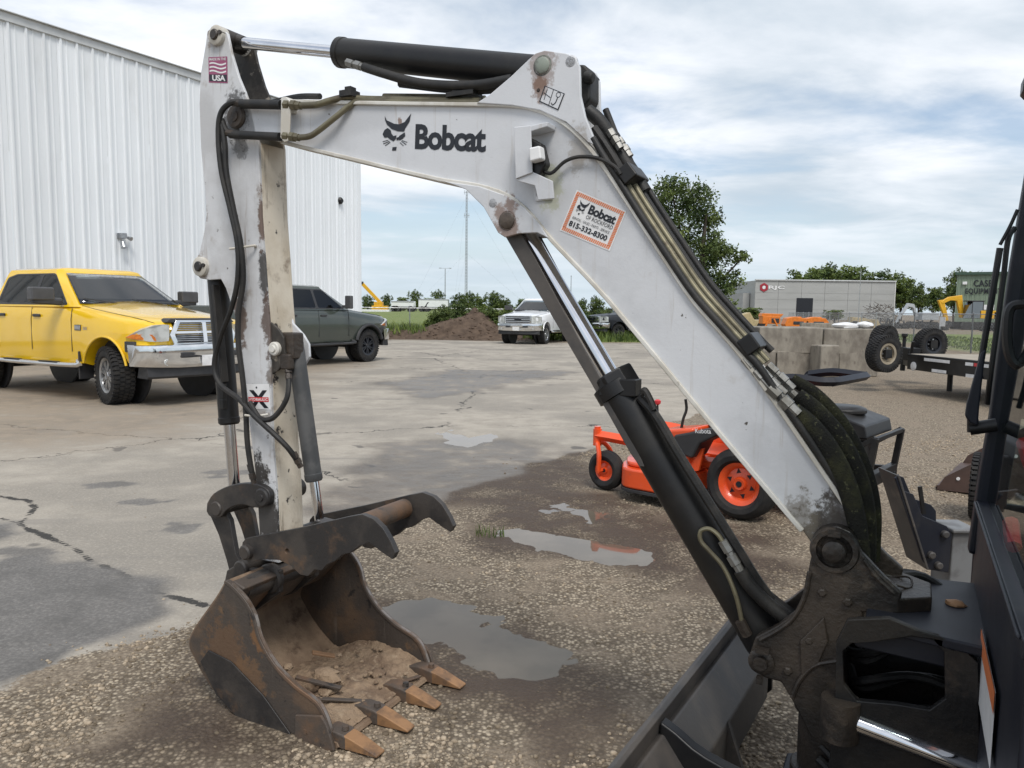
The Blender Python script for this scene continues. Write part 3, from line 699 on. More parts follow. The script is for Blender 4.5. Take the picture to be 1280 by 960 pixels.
# work-light bracket bolted to the bend of the boom
br = MB(); br.prism(LP([(643, 159), (664, 157), (666, 216), (645, 224)], -HB - .06), -HB - .064, -HB - .058)
br.prism(LP([(643, 159), (664, 157), (684, 152), (684, 158), (664, 164), (645, 166)], -HB - .06), -HB - .06, -HB)
br.prism(LP([(645, 218), (664, 214), (690, 226), (692, 248), (672, 250), (668, 232), (645, 226)], -HB - .06), -HB - .058, -HB - .05)
br.prism(LP([(664, 222), (690, 228), (692, 250), (670, 252)], -HB), -HB - .006, -HB - .001)
brk = br.build('lamp_bracket', MW, boom, bevel=.003)
br = MB(); br.prism(LP([(663, 172), (678, 180), (684, 205), (676, 220), (664, 222)], -HB - .04), -HB - .05, -HB - .012); br.build('work_lamp', MBLK, boom, bevel=.006)
br = MB(); br.prism(LP([(664, 186), (678, 183), (680, 200), (665, 204)], -HB - .066), -HB - .085, -HB - .05); br.build('lamp_housing', MSTKW, boom, bevel=.006)
pin(boom, 673, 243, -HB - .006, .012, .01, MZINC, name='bolt')
mb = MB(); mb.tube([L3(680, 215, -HB - .03), L3(690, 216, -HB - .03), L3(706, 202, -HB - .02), L3(724, 196, -HB - .016), L3(748, 198, -HB - .016), L3(768, 208, -HB - .02), L3(776, 218, -HB - .02)], .0055, 8)
mb.build('lamp_cable', MHOSE, boom)

# ---- arm
HA = .070
armN = LP([(257, 55), (251, 90), (249, 130), (251, 185), (256, 240), (258, 268), (255, 290), (249, 316), (243, 327), (243, 340), (250, 348), (262, 350), (276, 349), (282, 360), (289, 380), (299, 413), (303, 445), (309, 509), (317, 572), (321, 610), (324, 660), (326, 700),
           (349, 704), (347, 661), (345, 610), (341, 560), (339, 500), (337, 413), (334, 380), (330, 322), (326, 270), (323, 178), (314, 137), (306, 115), (298, 96), (289, 66), (284, 42), (276, 34), (266, 33), (259, 39)], -HA)
armB = LP([(262, 190), (262, 268), (258, 300), (262, 345), (276, 349), (289, 380), (299, 413), (303, 445), (309, 509), (317, 572), (321, 610), (326, 700), (349, 704), (347, 661), (345, 610), (341, 560), (339, 500), (337, 413), (334, 380), (330, 322), (326, 270), (323, 178), (300, 172)], -HA)
mb = MB(); mb.prism(armB, -HA + .012, HA - .012)
arm = mb.build('arm', MWD, EX, bevel=.003)
for sgn in (-1, 1):
    a, b = sorted((sgn * HA, sgn * (HA - .013))); mb = MB(); mb.prism(armN, a, b)
    mb.build('side_plate', MWA if sgn < 0 else MWE, arm, bevel=.003)
for x, y, r in ((268, 43, .036), (248, 333, .038)):
    s, z = L(x, y, -HA - .02); mb = MB()
    mb.lathe((s, HA + .02, z), (0, -1, 0), [(0, r), (.045, r), (.05, r - .002), (.135, r - .002), (.14, r), (2 * HA + .036, r), (2 * HA + .04, r - .006)], 26)
    mb.build('pin_boss', MWF, arm)
    mb = MB(); mb.lathe((s, -HA, z), (0, -1, 0), [(0, .020), (.024, .020), (.028, .016)], 22); mb.lathe((s + .028, -HA, z + .004), (0, -1, 0), [(0, .008), (.024, .008)], 10); mb.build('pin', MGRIM, arm)
s, z = L(296, 146, -HA); mb = MB(); mb.lathe((s, HA + .008, z), (0, -1, 0), [(0, .045), (.01, .045), (2 * HA + .012, .045), (2 * HA + .02, .038), (2 * HA + .02, .02), (2 * HA + .024, .018)], 26); mb.build('pin', MGRIM, arm)
for px in ([(290, 310), (300, 310), (320, 308)],):
    pass
mb = MB(); mb.tube([L3(287, 311, -HA - .05), L3(300, 309.5, -HA - .035), L3(318, 307, -HA - .012), L3(319, 309, -HA)], .0045, 8); mb.tube([L3(306, 519, -HA - .05), L3(320, 520, -HA - .035), L3(335, 518, -HA - .01)], .0045, 8)
mb.build('hose_guide', MWF, arm)
# flag sticker and the X sticker
nA = -HA - .0012
k = [Vector(L3(x, y, nA)) for x, y in ((261, 103), (284.5, 104), (284, 70.5), (260.5, 71.5))]
def fst(u, v, off=0.0):
    p = (k[0] * (1 - u) + k[1] * u) * (1 - v) + (k[3] * (1 - u) + k[2] * u) * v; return Vector((p.x, p.y - off, p.z))
mb = MB(); mb.add([fst(0, 0), fst(1, 0), fst(1, 1), fst(0, 1)], [(0, 1, 2, 3)]); flag = mb.build('flag_sticker', MMAUVE, arm, smooth=0)
mb = MB()
for j in range(3):
    v0 = .40 + .15 * j; up = []; dn = []
    for i in range(9):
        u = .06 + .88 * i / 8; w = .04 * math.sin(u * 7); up.append(fst(u, v0 + w + .06, .0008)); dn.append(fst(u, v0 + w, .0008))
    mb.add(up + dn[::-1], [list(range(18))])
write(mb, 'MADE IN THE', fst(.06, .86, .0008), fst(.94, .86) - fst(.06, .86), fst(.06, .96) - fst(.06, .86), (0, -1, 0), 0)
mb.build('flag_print', MSTKW, flag, smooth=0)
mb = MB(); mb.add([fst(.03, .05, .0006), fst(.97, .05, .0006), fst(.97, .32, .0006), fst(.03, .32, .0006)], [(0, 1, 2, 3)]); mb.build('print_band', MINK, flag, smooth=0)
mb = MB(); write(mb, 'USA', fst(.2, .07, .0012), fst(.9, .07) - fst(.2, .07), fst(.2, .30) - fst(.2, .07), (0, -1, 0), 0); mb.build('lettering', MSTKW, flag, smooth=0)
k = [Vector(L3(x, y, nA)) for x, y in ((310, 511), (338.5, 512), (336.5, 480), (307.5, 480))]
mb = MB(); mb.add([fst(0, 0), fst(1, 0), fst(1, 1), fst(0, 1)], [(0, 1, 2, 3)]); xs = mb.build('square_sticker', MSTKW, arm, smooth=0)
mb = MB(); write(mb, 'X', fst(.1, .05, .0008), fst(.92, .05) - fst(.1, .05), fst(.1, .76) - fst(.1, .05), (0, -1, 0), 0); c = fst(.45, .86, .0008); mb.prism(circ((c.x, c.z), .004, 12), c.y - .0003, c.y); mb.build('lettering', MINK, xs, smooth=0)
mb = MB(); mb.add([fst(.06, .30, .0012), fst(.94, .30, .0012), fst(.94, .48, .0012), fst(.06, .48, .0012)], [(0, 1, 2, 3)]); mb.build('print_band', MRED, xs, smooth=0)
mb = MB(); write(mb, 'HYDRAULIC', fst(.09, .335, .0016), fst(.91, .335) - fst(.09, .335), fst(.09, .445) - fst(.09, .335), (0, -1, 0), 0); mb.build('lettering', MSTKW, xs, smooth=0)
# thumb-cylinder bracket on the face towards the machine
mb = MB(); mb.prism(LP([(352, 383), (363, 388), (367, 404), (380, 418), (387, 430), (388, 446), (380, 460), (366, 470), (352, 470)], .056), .050, .062); mb.build('thumb_bracket', MW, arm, bevel=.003)
mb = MB(); mb.prism(LP([(336, 400), (348, 410), (356, 422), (358, 444), (350, 462), (338, 470)], -.056), -.062, -.050); mb.build('thumb_bracket', MWG, arm, bevel=.003)
s, z = L(336, 436, -.085); mb = MB(); mb.lathe((s + .015, .075, z), (0, -1, 0), [(0, .026), (.15, .026), (.154, .022), (.154, .014), (.160, .012)], 22); mb.build('pin_boss', MWF, arm)

# ---- cylinders
def cylinder(name, a, b, split, r, rr, m=MBLK, n=0., cap=.03, parent=EX, gland=1.06):
    a, b = [Vector((L(*q)[0], n, L(*q)[1])) for q in (a, b)]; d = (b - a); l = d.length; d.normalize(); k = l * split
    mb = MB(); mb.lathe(a, d, [(0, r * .72), (.004, r * .98), (.012, r), (k - cap, r), (k - cap + .002, r * gland), (k - .008, r * gland), (k, r * .9), (k, rr)], 32)
    body = mb.build(name, m, parent)
    mb = MB(); mb.cyl(a + d * (k - .02), b, rr, seg=24); mb.build('rod', MCHR, body)
    return body, a, b, d
ac, a0, b0, d0 = cylinder('arm_cylinder', (678, 82, -HB - .016), (268, 43, -HA - .02), .622, .049, .021)
mb = MB(); mb.lathe(b0 + Vector((0, .052, 0)), (0, -1, 0), [(0, .036), (.104, .036)], 20); mb.cyl(b0, b0 - d0 * .06, .03, .024); mb.build('rod_eye', MGRIM, ac)
bc, a0, b0, d0 = cylinder('bucket_cylinder', (248, 333, -HA - .02), (270, 636, -.1), .66, .040, .0235, MBLK)
mb = MB(); mb.lathe(a0 + Vector((0, .05, 0)), (0, -1, 0), [(0, .036), (.10, .036)], 20); mb.build('barrel_eye', MGRIM, bc)
mb = MB(); mb.bar(L3(269, 356, -.046), L3(281, 478, -.046), .012, .034, (0, 1, 0)); mb.box(L3(278, 490, -.048), (.03, .02, .07)); mb.box(L3(279, 505, -.05), (.024, .022, .04)); mb.build('port_block', MHOSE, bc, bevel=.004)
tc_, a0, b0, d0 = cylinder('thumb_cylinder', (368, 424, 0), (401, 662, 0), .745, .032, .018, mat('weathered_black_cylinder', (.05, .052, .054), .55, col2=(.085, .085, .085), scale=8, grime=((.15, .13, .11), 9, .6, .8)), 0.)
mb = MB(); mb.box(L3(364, 432, -.02), (.075, .06, .10)); mb.box(L3(359, 452, -.05), (.05, .03, .06)); mb.build('cylinder_head', MGRIM, tc_, bevel=.008)
bm_, a0, b0, d0 = cylinder('boom_cylinder', (952, 826, -HS), (634, 276, -HB - .016), .60, .062, .030, MBLK, 0., .05, EX, 1.14)
# guard plates beside the boom cylinder's rod
gd = MB(); q0, q1 = Vector(L3(629, 290, -.045)), Vector(L3(800, 580, -.045))
gd.bar(q0, q1, .010, .040, (0, 1, 0)); gd.bar(q0 + Vector((.0, .0, 0)), q1, .09, .008, (0, 1, 0))
gd = MB(); P = LP([(629, 290), (652, 292), (668, 320), (745, 462), (792, 548), (806, 583), (800, 583), (788, 566), (740, 480)], -.052); gd.prism(P, -.056, -.050)
guard = gd.build('rod_guard', MBLADE, bm_, bevel=.002)
gd = MB(); P = LP([(660, 293), (676, 296), (756, 448), (766, 462), (752, 462)], .05); gd.prism(P, .048, .056); gd.build('rod_guard', MBLADE, bm_, bevel=.002)
gd = MB(); c = Vector(L3(770, 478, 0)); gd.lathe(c - d0 * .03, d0, [(0, .070), (.055, .070), (.06, .066)], 8); gd.box(L3(788, 484, -.03), (.05, .06, .05)); gd.box(L3(757, 484, -.05), (.03, .03, .05)); gd.build('gland_block', MBLK, bm_, bevel=.004)
gd = MB()
gd.tube([L3(800, 497, -.035), L3(820, 520, -.055), L3(850, 570, -.066), L3(900, 650, -.07), L3(925, 690, -.066), L3(946, 724, -.05), L3(972, 760, -.03)], .0135, 8)
gd.tube([L3(803, 492, -.055), L3(806, 488, -.06), L3(812, 498, -.062), L3(818, 512, -.064)], .010, 8); gd.build('hose', MHOSE, bm_)
gd = MB(); gd.tube([L3(930, 790, -.07), L3(920, 745, -.074), L3(905, 710, -.076), L3(888, 690, -.078), L3(876, 676, -.079), L3(876, 664, -.08), L3(886, 661, -.08), L3(897, 668, -.08), L3(905, 680, -.08)], .0065, 8, 8); gd.build('steel_pipe', MTUBE, bm_)
def fitting(mb, a, b, r=.012):
    a, b = Vector(a), Vector(b); d = b - a
    mb.lathe(a, d, [(0, r * .8), (0, r), (d.length * .32, r), (d.length * .34, r * .75), (d.length * .42, r * .75), (d.length * .44, r * 1.12), (d.length * .7, r * 1.12), (d.length * .72, r * .9), (d.length, r * .9)], 6)
gd = MB(); fitting(gd, L3(903, 676, -.082), L3(928, 718, -.078), .014); gd.build('hose_fitting', MZINC, bm_)
gd = MB(); gd.tube([L3(925, 713, -.078), L3(938, 733, -.072), L3(960, 755, -.06), L3(985, 775, -.05)], .019, 10)
gd.tube([L3(912, 690, -.03), L3(935, 722, -.03), L3(960, 745, -.03), L3(992, 770, -.03)], .017, 8); gd.build('hose', MHOSE, bm_)
gd = MB(); gd.cyl(L3(925, 776, -.075), L3(934, 794, -.07), .015, seg=8); gd.build('pipe_boss', MGRIM, bm_)

# ---- bucket linkage
lk = MB()
for sgn in (-1, 1):
    n = -.085 * -sgn; n = sgn * .085
    P = [(p[0], p[1]) for p in smooth2(LP([(262, 628), (270, 616), (290, 606), (312, 603), (330, 606), (340, 616), (338, 630), (324, 634), (304, 630), (288, 636), (278, 646), (266, 645), (261, 638)], -.085), 3)]
    lk.prism(P, n - .014, n + .014)
link_ = lk.build('tilt_link', MTHUMB, EX, bevel=.005)
lk = MB(); s, z = L(270, 636, -.1); lk.lathe((s, .105, z), (0, -1, 0), [(0, .030), (.205, .030), (.21, .026)], 20); s, z = L(327, 622, -.1); lk.lathe((s, .105, z), (0, -1, 0), [(0, .036), (.205, .036), (.21, .03), (.21, .014), (.215, .012)], 22); lk.build('link_pin', MTHUMB, link_)
lk = MB()
for n in (-.058, .058):
    lk.prism(LP([(262, 636), (280, 630), (290, 650), (297, 690), (308, 714), (292, 724), (286, 700), (276, 668)], -.058), n - .012, n + .012)
lk.build('bucket_link', MTHUMB, EX, bevel=.004)

# ---- bucket
HBK = .30
side = smooth2(LP([(282, 728), (289, 732), (306, 750), (318, 772), (325, 799), (344, 832), (370, 859), (396, 879), (408, 900), (419, 938)], -HBK), 3)
back = smooth2(LP([(282, 728), (269, 750), (243, 787), (236, 806), (243, 823), (254, 844), (272, 870), (299, 900), (332, 922), (368, 935), (419, 941)], -HBK), 3)
back = [(a, max(b, .004)) for a, b in back]; side = [(a, max(b, .006)) for a, b in side]
mb = MB()
def shell(mb, pts, half, th):
    strip(mb, pts, half, th)
strip(mb, back, HBK - .006, .014)
bucket = mb.build('bucket', [MRUSTI], EX, smooth=50)
for sgn in (-1, 1):
    a, b = sorted((sgn * HBK, sgn * (HBK - .014))); mb = MB(); mb.prism(side + back[::-1][1:-1], a, b)
    mb.build('side_plate', MRUSTS, bucket, bevel=.003)
    # thick side edge, polished by wear
    mb = MB(); strip(mb, [(p[0] - .006, p[1]) for p in side], .011, .014, sgn * (HBK - .008)); mb.build('side_edge', MRUST, bucket, bevel=.003)
    mb = MB(); strip(mb, [(p[0] - .001, p[1] + .004) for p in side[3:]], .006, .004, sgn * (HBK - .008)); mb.build('worn_rim', MEDGE, bucket)
    # bolted-on side cutter and the outside wear plate
    n = sgn * (HBK + .004); mb = MB(); a, b = sorted((n, n + sgn * .012))
    mb.prism(LP([(370, 893), (402, 894), (409, 906), (419, 938), (370, 939)], -HBK - .01), a, b); mb.build('side_cutter', MRUST, bucket, bevel=.003)
    mb = MB(); a, b = sorted((sgn * (HBK + .001), sgn * (HBK + .007)))
    mb.prism(LP([(252, 826), (262, 812), (290, 826), (330, 868), (364, 916), (366, 930), (332, 918), (299, 897), (272, 868)], -HBK), a, b); mb.build('wear_plate', MTHUMB, bucket, bevel=.002)
    mb = MB(); s, z = L(385, 912, -HBK); a, b = sorted((sgn * (HBK + .008), sgn * (HBK + .018))); mb.prism(circ((s, z), .010, 12), a, b); mb.build('bolt', MRUST, bucket)
lip = LP([(404, 926), (432, 934), (432, 942), (400, 941)], -HBK); s0 = L(417, 938, -HBK)[0]
mb = MB(); mb.prism([(s0 - .09, .008), (s0 - .09, .030), (s0 + .012, .026), (s0 + .022, .012), (s0 + .012, .004)], -HBK + .002, HBK - .002); mb.build('cutting_edge', MRUSTI, bucket, bevel=.003)
mb = MB(); mb.prism(LP([(262, 752), (285, 728), (300, 738), (290, 758), (268, 784)], -HBK), -HBK + .02, HBK - .02); mb.build('top_rail', MRUST, bucket, bevel=.008)
mb = MB(); s, z = L(303, 738, -.24); mb.lathe((s, .20, z + .005), (0, -1, 0), [(0, .040), (.09, .042), (.40, .042), (.44, .038)], 22)
mb.build('hinge_tube', MTHUMB, bucket)
mb = MB(); s, z = L(342, 726, -.12)
for n in (-.11, .09): mb.lathe((s - .03, n + .02, z), (0, -1, 0), [(0, .055), (.022, .058), (.03, .052)], 26)
mb.build('hinge_disc', MTHUMB, bucket)
for n in (-.10, .10):
    mb = MB(); mb.prism(LP([(278, 752), (286, 712), (300, 704), (316, 710), (352, 712), (352, 740), (322, 762), (290, 770)], -.1), n - .012, n + .012); mb.build('hinge_ear', MTHUMB, bucket, bevel=.006)
mb = MB(); s, z = L(299, 712, -.13); mb.lathe((s, .13, z), (0, -1, 0), [(0, .034), (.255, .034), (.26, .028)], 20); mb.build('pin', MTHUMB, bucket)
# four teeth
for i in range(4):
    n = -.262 + .1747 * i; x0 = s0
    mb = MB()
    secs = []
    for (x, zt, zb, w) in ((x0 - .095, .046, .026, .024), (x0 - .03, .060, .006, .032), (x0 + .030, .056, .004, .032), (x0 + .045, .048, .004, .029)):
        secs.append([(x, n - w, zb), (x, n + w, zb), (x, n + w, zt), (x, n - w, zt)])
    mb.loft(secs); ad = mb.build('tooth', MRUST, bucket, bevel=.006)
    mb = MB(); secs = []
    for (x, zt, zb, w) in ((x0 + .030, .054, .004, .029), (x0 + .07, .046, .006, .028), (x0 + .130, .028, .008, .025), (x0 + .168, .016, .008, .023)):
        secs.append([(x, n - w, zb), (x, n + w, zb), (x, n + w, zt), (x, n - w, zt)])
    mb.loft(secs); mb.build('tooth_cap', MTOOTH, ad, bevel=.004)
    mb = MB(); mb.cyl((x0 + .02, n, .058), (x0 + .02, n, .071), .013, .011, 10); mb.build('tooth_bolt', MRUST, ad)
# soil and broken bits lying inside
def clod(mb, c, r, sq=(1, 1, .5), seed=0):
    rr = random.Random(seed); secs = []
    for i in range(6):
        t = -1 + 2 * i / 5; q = math.sqrt(max(0.02, 1 - t * t))
        secs.append([(c[0] + r * sq[0] * q * math.cos(a) * rr.uniform(.75, 1.2), c[1] + r * sq[1] * q * math.sin(a) * rr.uniform(.75, 1.2), c[2] + r * sq[2] * t) for a in [6.283 * j / 9 for j in range(9)]])
    mb.loft(secs)
def heap():
    xs_ = np.linspace(-.66, s0 + .0, 90); ys_ = np.linspace(-HBK + .016, HBK - .016, 90); X, Y = np.meshgrid(xs_, ys_)
    bz = np.interp(X, [p[0] for p in back[::-1]][::-1] if back[0][0] < back[-1][0] else [p[0] for p in back], [0] * len(back)) * 0
    lowp = [p for p in back if p[0] > -.80]; lowp.sort(); lowp = [p for p in lowp if p[1] < .30]
    bz = np.interp(X, [p[0] for p in lowp], [p[1] for p in lowp])
    t = np.clip((X + .66) / .55, 0, 1)
    z = bz + .010 + .045 * np.sin(t * 3.14) ** .8 * (.45 + 1.0 * fbm(X, Y, 5, 41, 4)) + .035 * (fbm(X, Y, 24, 47, 4) - .5) + .035 * np.clip((np.abs(Y) - .17) / .12, 0, 1) * np.sin(t * 3.14)
    me = gridmesh('soil', xs_, ys_, z, MSOILB); return me
MSOILB = mat('tan_bucket_soil', (.28, .20, .132), .95, col2=(.17, .115, .076), scale=11, bump=1., bscale=70, grime=((.36, .275, .19), 14, .54, .72))
stuff(link('soil', heap(), EX))
mb = MB()
clod(mb, (-.40, -.06, .100), .055, (1.1, .8, .45), 1); clod(mb, (-.36, -.10, .075), .035, (1, 1.2, .6), 2); clod(mb, (-.30, .12, .055), .03, (1, 1, .6), 3); clod(mb, (-.50, -.16, .150), .02, (1, 1, .7), 5)
mb.build('clod', MSOILB, bucket, smooth=30)
mb = MB(); rc = random.Random(12)
for i in range(55):
    u_, v_ = rc.uniform(-.46, -.17), rc.uniform(-.27, .27); clod(mb, (u_, v_, .018 + .30 * max(0, -u_ - .25) ** 1.2 + .03 * rc.random() + .028 * math.sin(max(0, min(1, (u_ + .66) / .55)) * 3.14)), rc.uniform(.004, .012), (1, 1, .6), i)
stuff(mb.build('crumbs', MSOILB, bucket, smooth=0))
mb = MB(); mb.bar((-.46, -.16, .122), (-.30, -.10, .092), .022, .010); mb.bar((-.36, -.20, .085), (-.22, -.08, .055), .020, .007); mb.bar((-.20, .10, .045), (-.16, .20, .042), .02, .006); mb.build('broken_slat', MRUST, bucket, bevel=.002)
mb = MB(); mb.bar((-.50, -.03, .155), (-.44, .03, .130), .03, .008); mb.build('broken_slat', MTOOTH, bucket, bevel=.002)

# ---- thumb
tine = LP([(306, 677), (310, 672), (377, 659), (438, 645), (455, 642), (470, 648), (481, 659), (491, 676), (497, 690), (493, 698), (481, 690), (464, 677), (453, 681), (441, 690), (431, 692), (422, 700), (411, 705), (405, 712), (396, 711), (388, 719), (378, 717), (366, 706), (352, 699), (332, 698), (314, 703), (304, 692)], -.18)
hole = [(L(362, 688, -.18)[0] + .010 * math.cos(a), L(362, 688, -.18)[1] + .010 * math.sin(a)) for a in [6.283 * i / 10 for i in range(10)]]
tb = MB(); s1, z1 = L(506, 635, .168)
tb.lathe((s1, .19, z1), (0, -1, 0), [(0, .036), (.38, .036)], 20)
thumb = tb.build('thumb', MRUST, EX)
for n in (-.18, .18):
    mb = MB(); mb.prism(tine, n - .012, n + .012, holes=[hole]); mb.build('tine', MTHUMB, thumb, bevel=.002)
mb = MB(); s, z = L(308, 690, -.2); mb.lathe((s, .215, z), (0, -1, 0), [(0, .028), (.425, .028), (.43, .022)], 20); mb.build('pin', MTHUMB, thumb)
mb = MB(); mb.prism(LP([(384, 668), (400, 648), (416, 652), (424, 668), (418, 690), (392, 690)], 0), -.03, .03); mb.build('cylinder_lug', MTHUMB, thumb, bevel=.006)

# ---- hoses along arm and boom
hz = MB()
for pts, r in (([(304, 127, -.09), (288, 129, -.11), (276, 142, -.12), (273, 170, -.12), (277, 215, -.12), (288, 262, -.115), (297, 306, -.11), (297, 350, -.11), (289, 386, -.10), (276, 420, -.09), (268, 455, -.085), (275, 480, -.09), (300, 500, -.10), (318, 520, -.11), (342, 542, -.11), (360, 560, -.09), (373, 578, -.055)], .0105),
               ([(298, 166, -.09), (284, 164, -.105), (277, 150, -.11), (281, 180, -.112), (283, 215, -.112), (292, 262, -.108), (301, 306, -.108), (304, 350, -.10), (298, 392, -.10), (298, 430, -.10), (303, 470, -.10), (307, 510, -.10), (309, 550, -.10), (313, 580, -.095), (317, 600, -.09)], .0105),
               ([(312, 503, -.10), (324, 522, -.105), (338, 524, -.10), (350, 513, -.09), (359, 496, -.08), (361, 474, -.06), (360, 462, -.045)], .010)):
    hz.tube([L3(*p) for p in pts], r, 8)
hz.build('hydraulic_hose', MHOSE, arm)
fz = MB(); fitting(fz, L3(367, 566, -.07), L3(376, 584, -.05), .013); fitting(fz, L3(361, 474, -.06), L3(360, 456, -.045), .012); fitting(fz, L3(312, 580, -.095), L3(318, 606, -.09), .012); fz.build('hose_fitting', MGRIM, arm)
fz = MB(); fz.cyl(L3(302, 130, -.095), L3(352, 131, -.098), .017); fz.cyl(L3(288, 168, -.10), L3(350, 171, -.098), .015); fz.build('hose_sleeve', MHOSE, boom)
fz = MB(); fz.tube([L3(290, 128, -.10), L3(300, 129, -.097), L3(308, 130, -.095)], .013, 8); fz.tube([L3(284, 166, -.105), L3(296, 168, -.10)], .013, 8); fz.build('hose_end', MGRIM, boom)
mb = MB(); mb.prism(LP([(352, 122), (358, 121), (364, 128), (362, 176), (356, 178), (351, 172)], -.105), -.108, -.102); mb.prism(LP([(352, 122), (358, 121), (364, 128), (362, 140), (352, 140)], -.105), -.104, -HB); mb.build('pipe_bracket', MWF, boom, bevel=.002)
fz = MB(); fitting(fz, L3(356, 131, -.10), L3(376, 132, -.10), .016); fitting(fz, L3(355, 170, -.10), L3(374, 172, -.10), .015); fz.build('pipe_nut', MTUBE, boom)
fz = MB(); fz.tube([L3(374, 132, -.10), L3(395, 131, -.098), L3(412, 126, -.09), L3(432, 122, -.07), L3(460, 124, -.05), L3(520, 125, -.05), L3(600, 126.5, -.05)], .0115, 10); fz.tube([L3(374, 172, -.10), L3(386, 170.5, -.10), L3(396, 165, -.10), L3(420, 146, -.095), L3(436, 133, -.08), L3(450, 127, -.07), L3(500, 128, -.07), L3(600, 129, -.07)], .0105, 10, 8)
fz.tube([L3(480, 121, .02), L3(560, 122, .02), L3(606, 124, .02)], .012, 8); fz.build('steel_pipe', MTUBE, boom)
fz = MB(); fz.tube([L3(340, 128, .03), L3(372, 121, .02), L3(400, 120.5, .0)], .011, 8); fz.box(L3(437, 118, -.07), (.05, .05, .02)); fz.box(L3(438, 113, -.07), (.025, .03, .02)); fz.build('pipe_clip', MHOSE, boom)
fz = MB(); fz.tube([L3(455, 84, -.055), L3(480, 92, -.06), L3(520, 103, -.06), L3(560, 107, -.06), L3(600, 106, -.06), L3(640, 99, -.05)], .0155, 10); fz.tube([L3(500, 104, -.02), L3(560, 111, -.03), L3(610, 112, -.03), L3(650, 104, -.03)], .014, 8)
fz.bar(L3(573, 104, -.05), L3(573, 120, -.05), .03, .03); fz.box(L3(580, 119, -.04), (.10, .06, .014)); fz.build('hydraulic_hose', MHOSE, ac)
fz = MB(); fitting(fz, L3(434, 78, -.055), L3(458, 85, -.057), .014); fz.build('hose_fitting', MZINC, ac)
# bundle running down the outer side of the boom
bund = MB()
def along(off_px, n, r, pts, mbx): mbx.tube([L3(x + off_px * .83, y - off_px * .55, n) for x, y in pts], r, 10)
RUN = [(756, 196), (775, 226), (800, 266), (833, 316), (867, 366), (900, 404), (933, 440), (950, 458)]
tb_ = MB(); along(5, -.058, .010, RUN[1:], tb_); along(12, -.03, .0105, RUN[1:], tb_); tb_.tube([L3(x - 1, y + 8, -.066) for x, y in RUN[2:]] + [L3(975, 500, -.066), L3(1010, 552, -.066), L3(1052, 610, -.06)], .006, 8); tb_.build('steel_pipe', MTUBE, boom)
along(17, -.005, .008, RUN[1:7], bund); along(24, .03, .010, [(737, 150)] + RUN[:7] + [(945, 452)], bund); along(-1, -.078, .010, [(742, 172)] + RUN + [(985, 510), (1010, 545), (1040, 590), (1060, 620)], bund)
bund.tube([L3(*p) for p in ((734, 138, -.02), (750, 152, -.01), (766, 176, .0), (780, 200, .0), (795, 222, .0), (806, 240, .0))], .021, 10)
bund.tube([L3(*p) for p in ((742, 160, -.05), (756, 180, -.045), (772, 206, -.04), (786, 232, -.03), (800, 254, -.02))], .013, 8)
bund.tube([L3(*p) for p in ((770, 168, .02), (785, 195, .02), (796, 222, .02), (800, 236, .02))], .010, 8)
bund.build('hydraulic_hose', MHOSE, boom)
fz = MB(); fitting(fz, L3(762, 163, -.03), L3(776, 186, -.03), .013); fitting(fz, L3(773, 174, .0), L3(788, 196, .0), .013)
for i, (x, y) in enumerate(((948, 462), (958, 470), (968, 464), (974, 476))):
    fitting(fz, L3(x - 8, y - 8, -.06 + .03 * i), L3(x + 24, y + 22, -.06 + .03 * i), .0125)
fitting(fz, L3(962, 484, -.075), L3(998, 518, -.075), .017); fitting(fz, L3(930, 448, -.07), L3(962, 484, -.074), .012)
fz.build('hose_fitting', MZINC, boom)
fz = MB()
for x, y in ((778, 222), (930, 436)):
    a = Vector(L3(x, y, -.085)); fz.box((a.x + .012, 0 - .03, a.z + .012), (.05, .12, .045), Matrix.Rotation(RD(52), 3, 'Y'))
fz.build('hose_clamp', MBLK, boom, bevel=.005)
# upper corner: hose end block behind the ear
fz = MB(); fz.prism(LP([(727, 86), (738, 86), (745, 96), (745, 128), (736, 140), (727, 118)], .05), .0, .09); fz.cyl(L3(730, 96, .0), L3(742, 98, .0), .018); fz.build('barrel_eye', MHOSE, ac, bevel=.008)
# mossy hose loop over the boom foot
mo = MB()
mo.tube([L3(*p) for p in ((992, 512, -.055), (1014, 532, -.06), (1038, 564, -.065), (1058, 606, -.07), (1070, 648, -.07), (1078, 700, -.06))], lambda t: .021 + .006 * math.sin(t * 3.1), 12)
mo.tube([L3(*p) for p in ((996, 494, .0), (1020, 514, .0), (1048, 548, .0), (1070, 592, .0), (1082, 640, .0), (1084, 700, .0))], lambda t: .022 + .005 * math.sin(t * 3.1), 12)
mo.tube([L3(*p) for p in ((990, 474, .05), (1020, 494, .05), (1052, 530, .05), (1078, 580, .05), (1092, 635, .05), (1092, 700, .05))], lambda t: .017 + .004 * math.sin(t * 3.1), 10)
mo.build('hose_sleeve', MMOSS, boom)

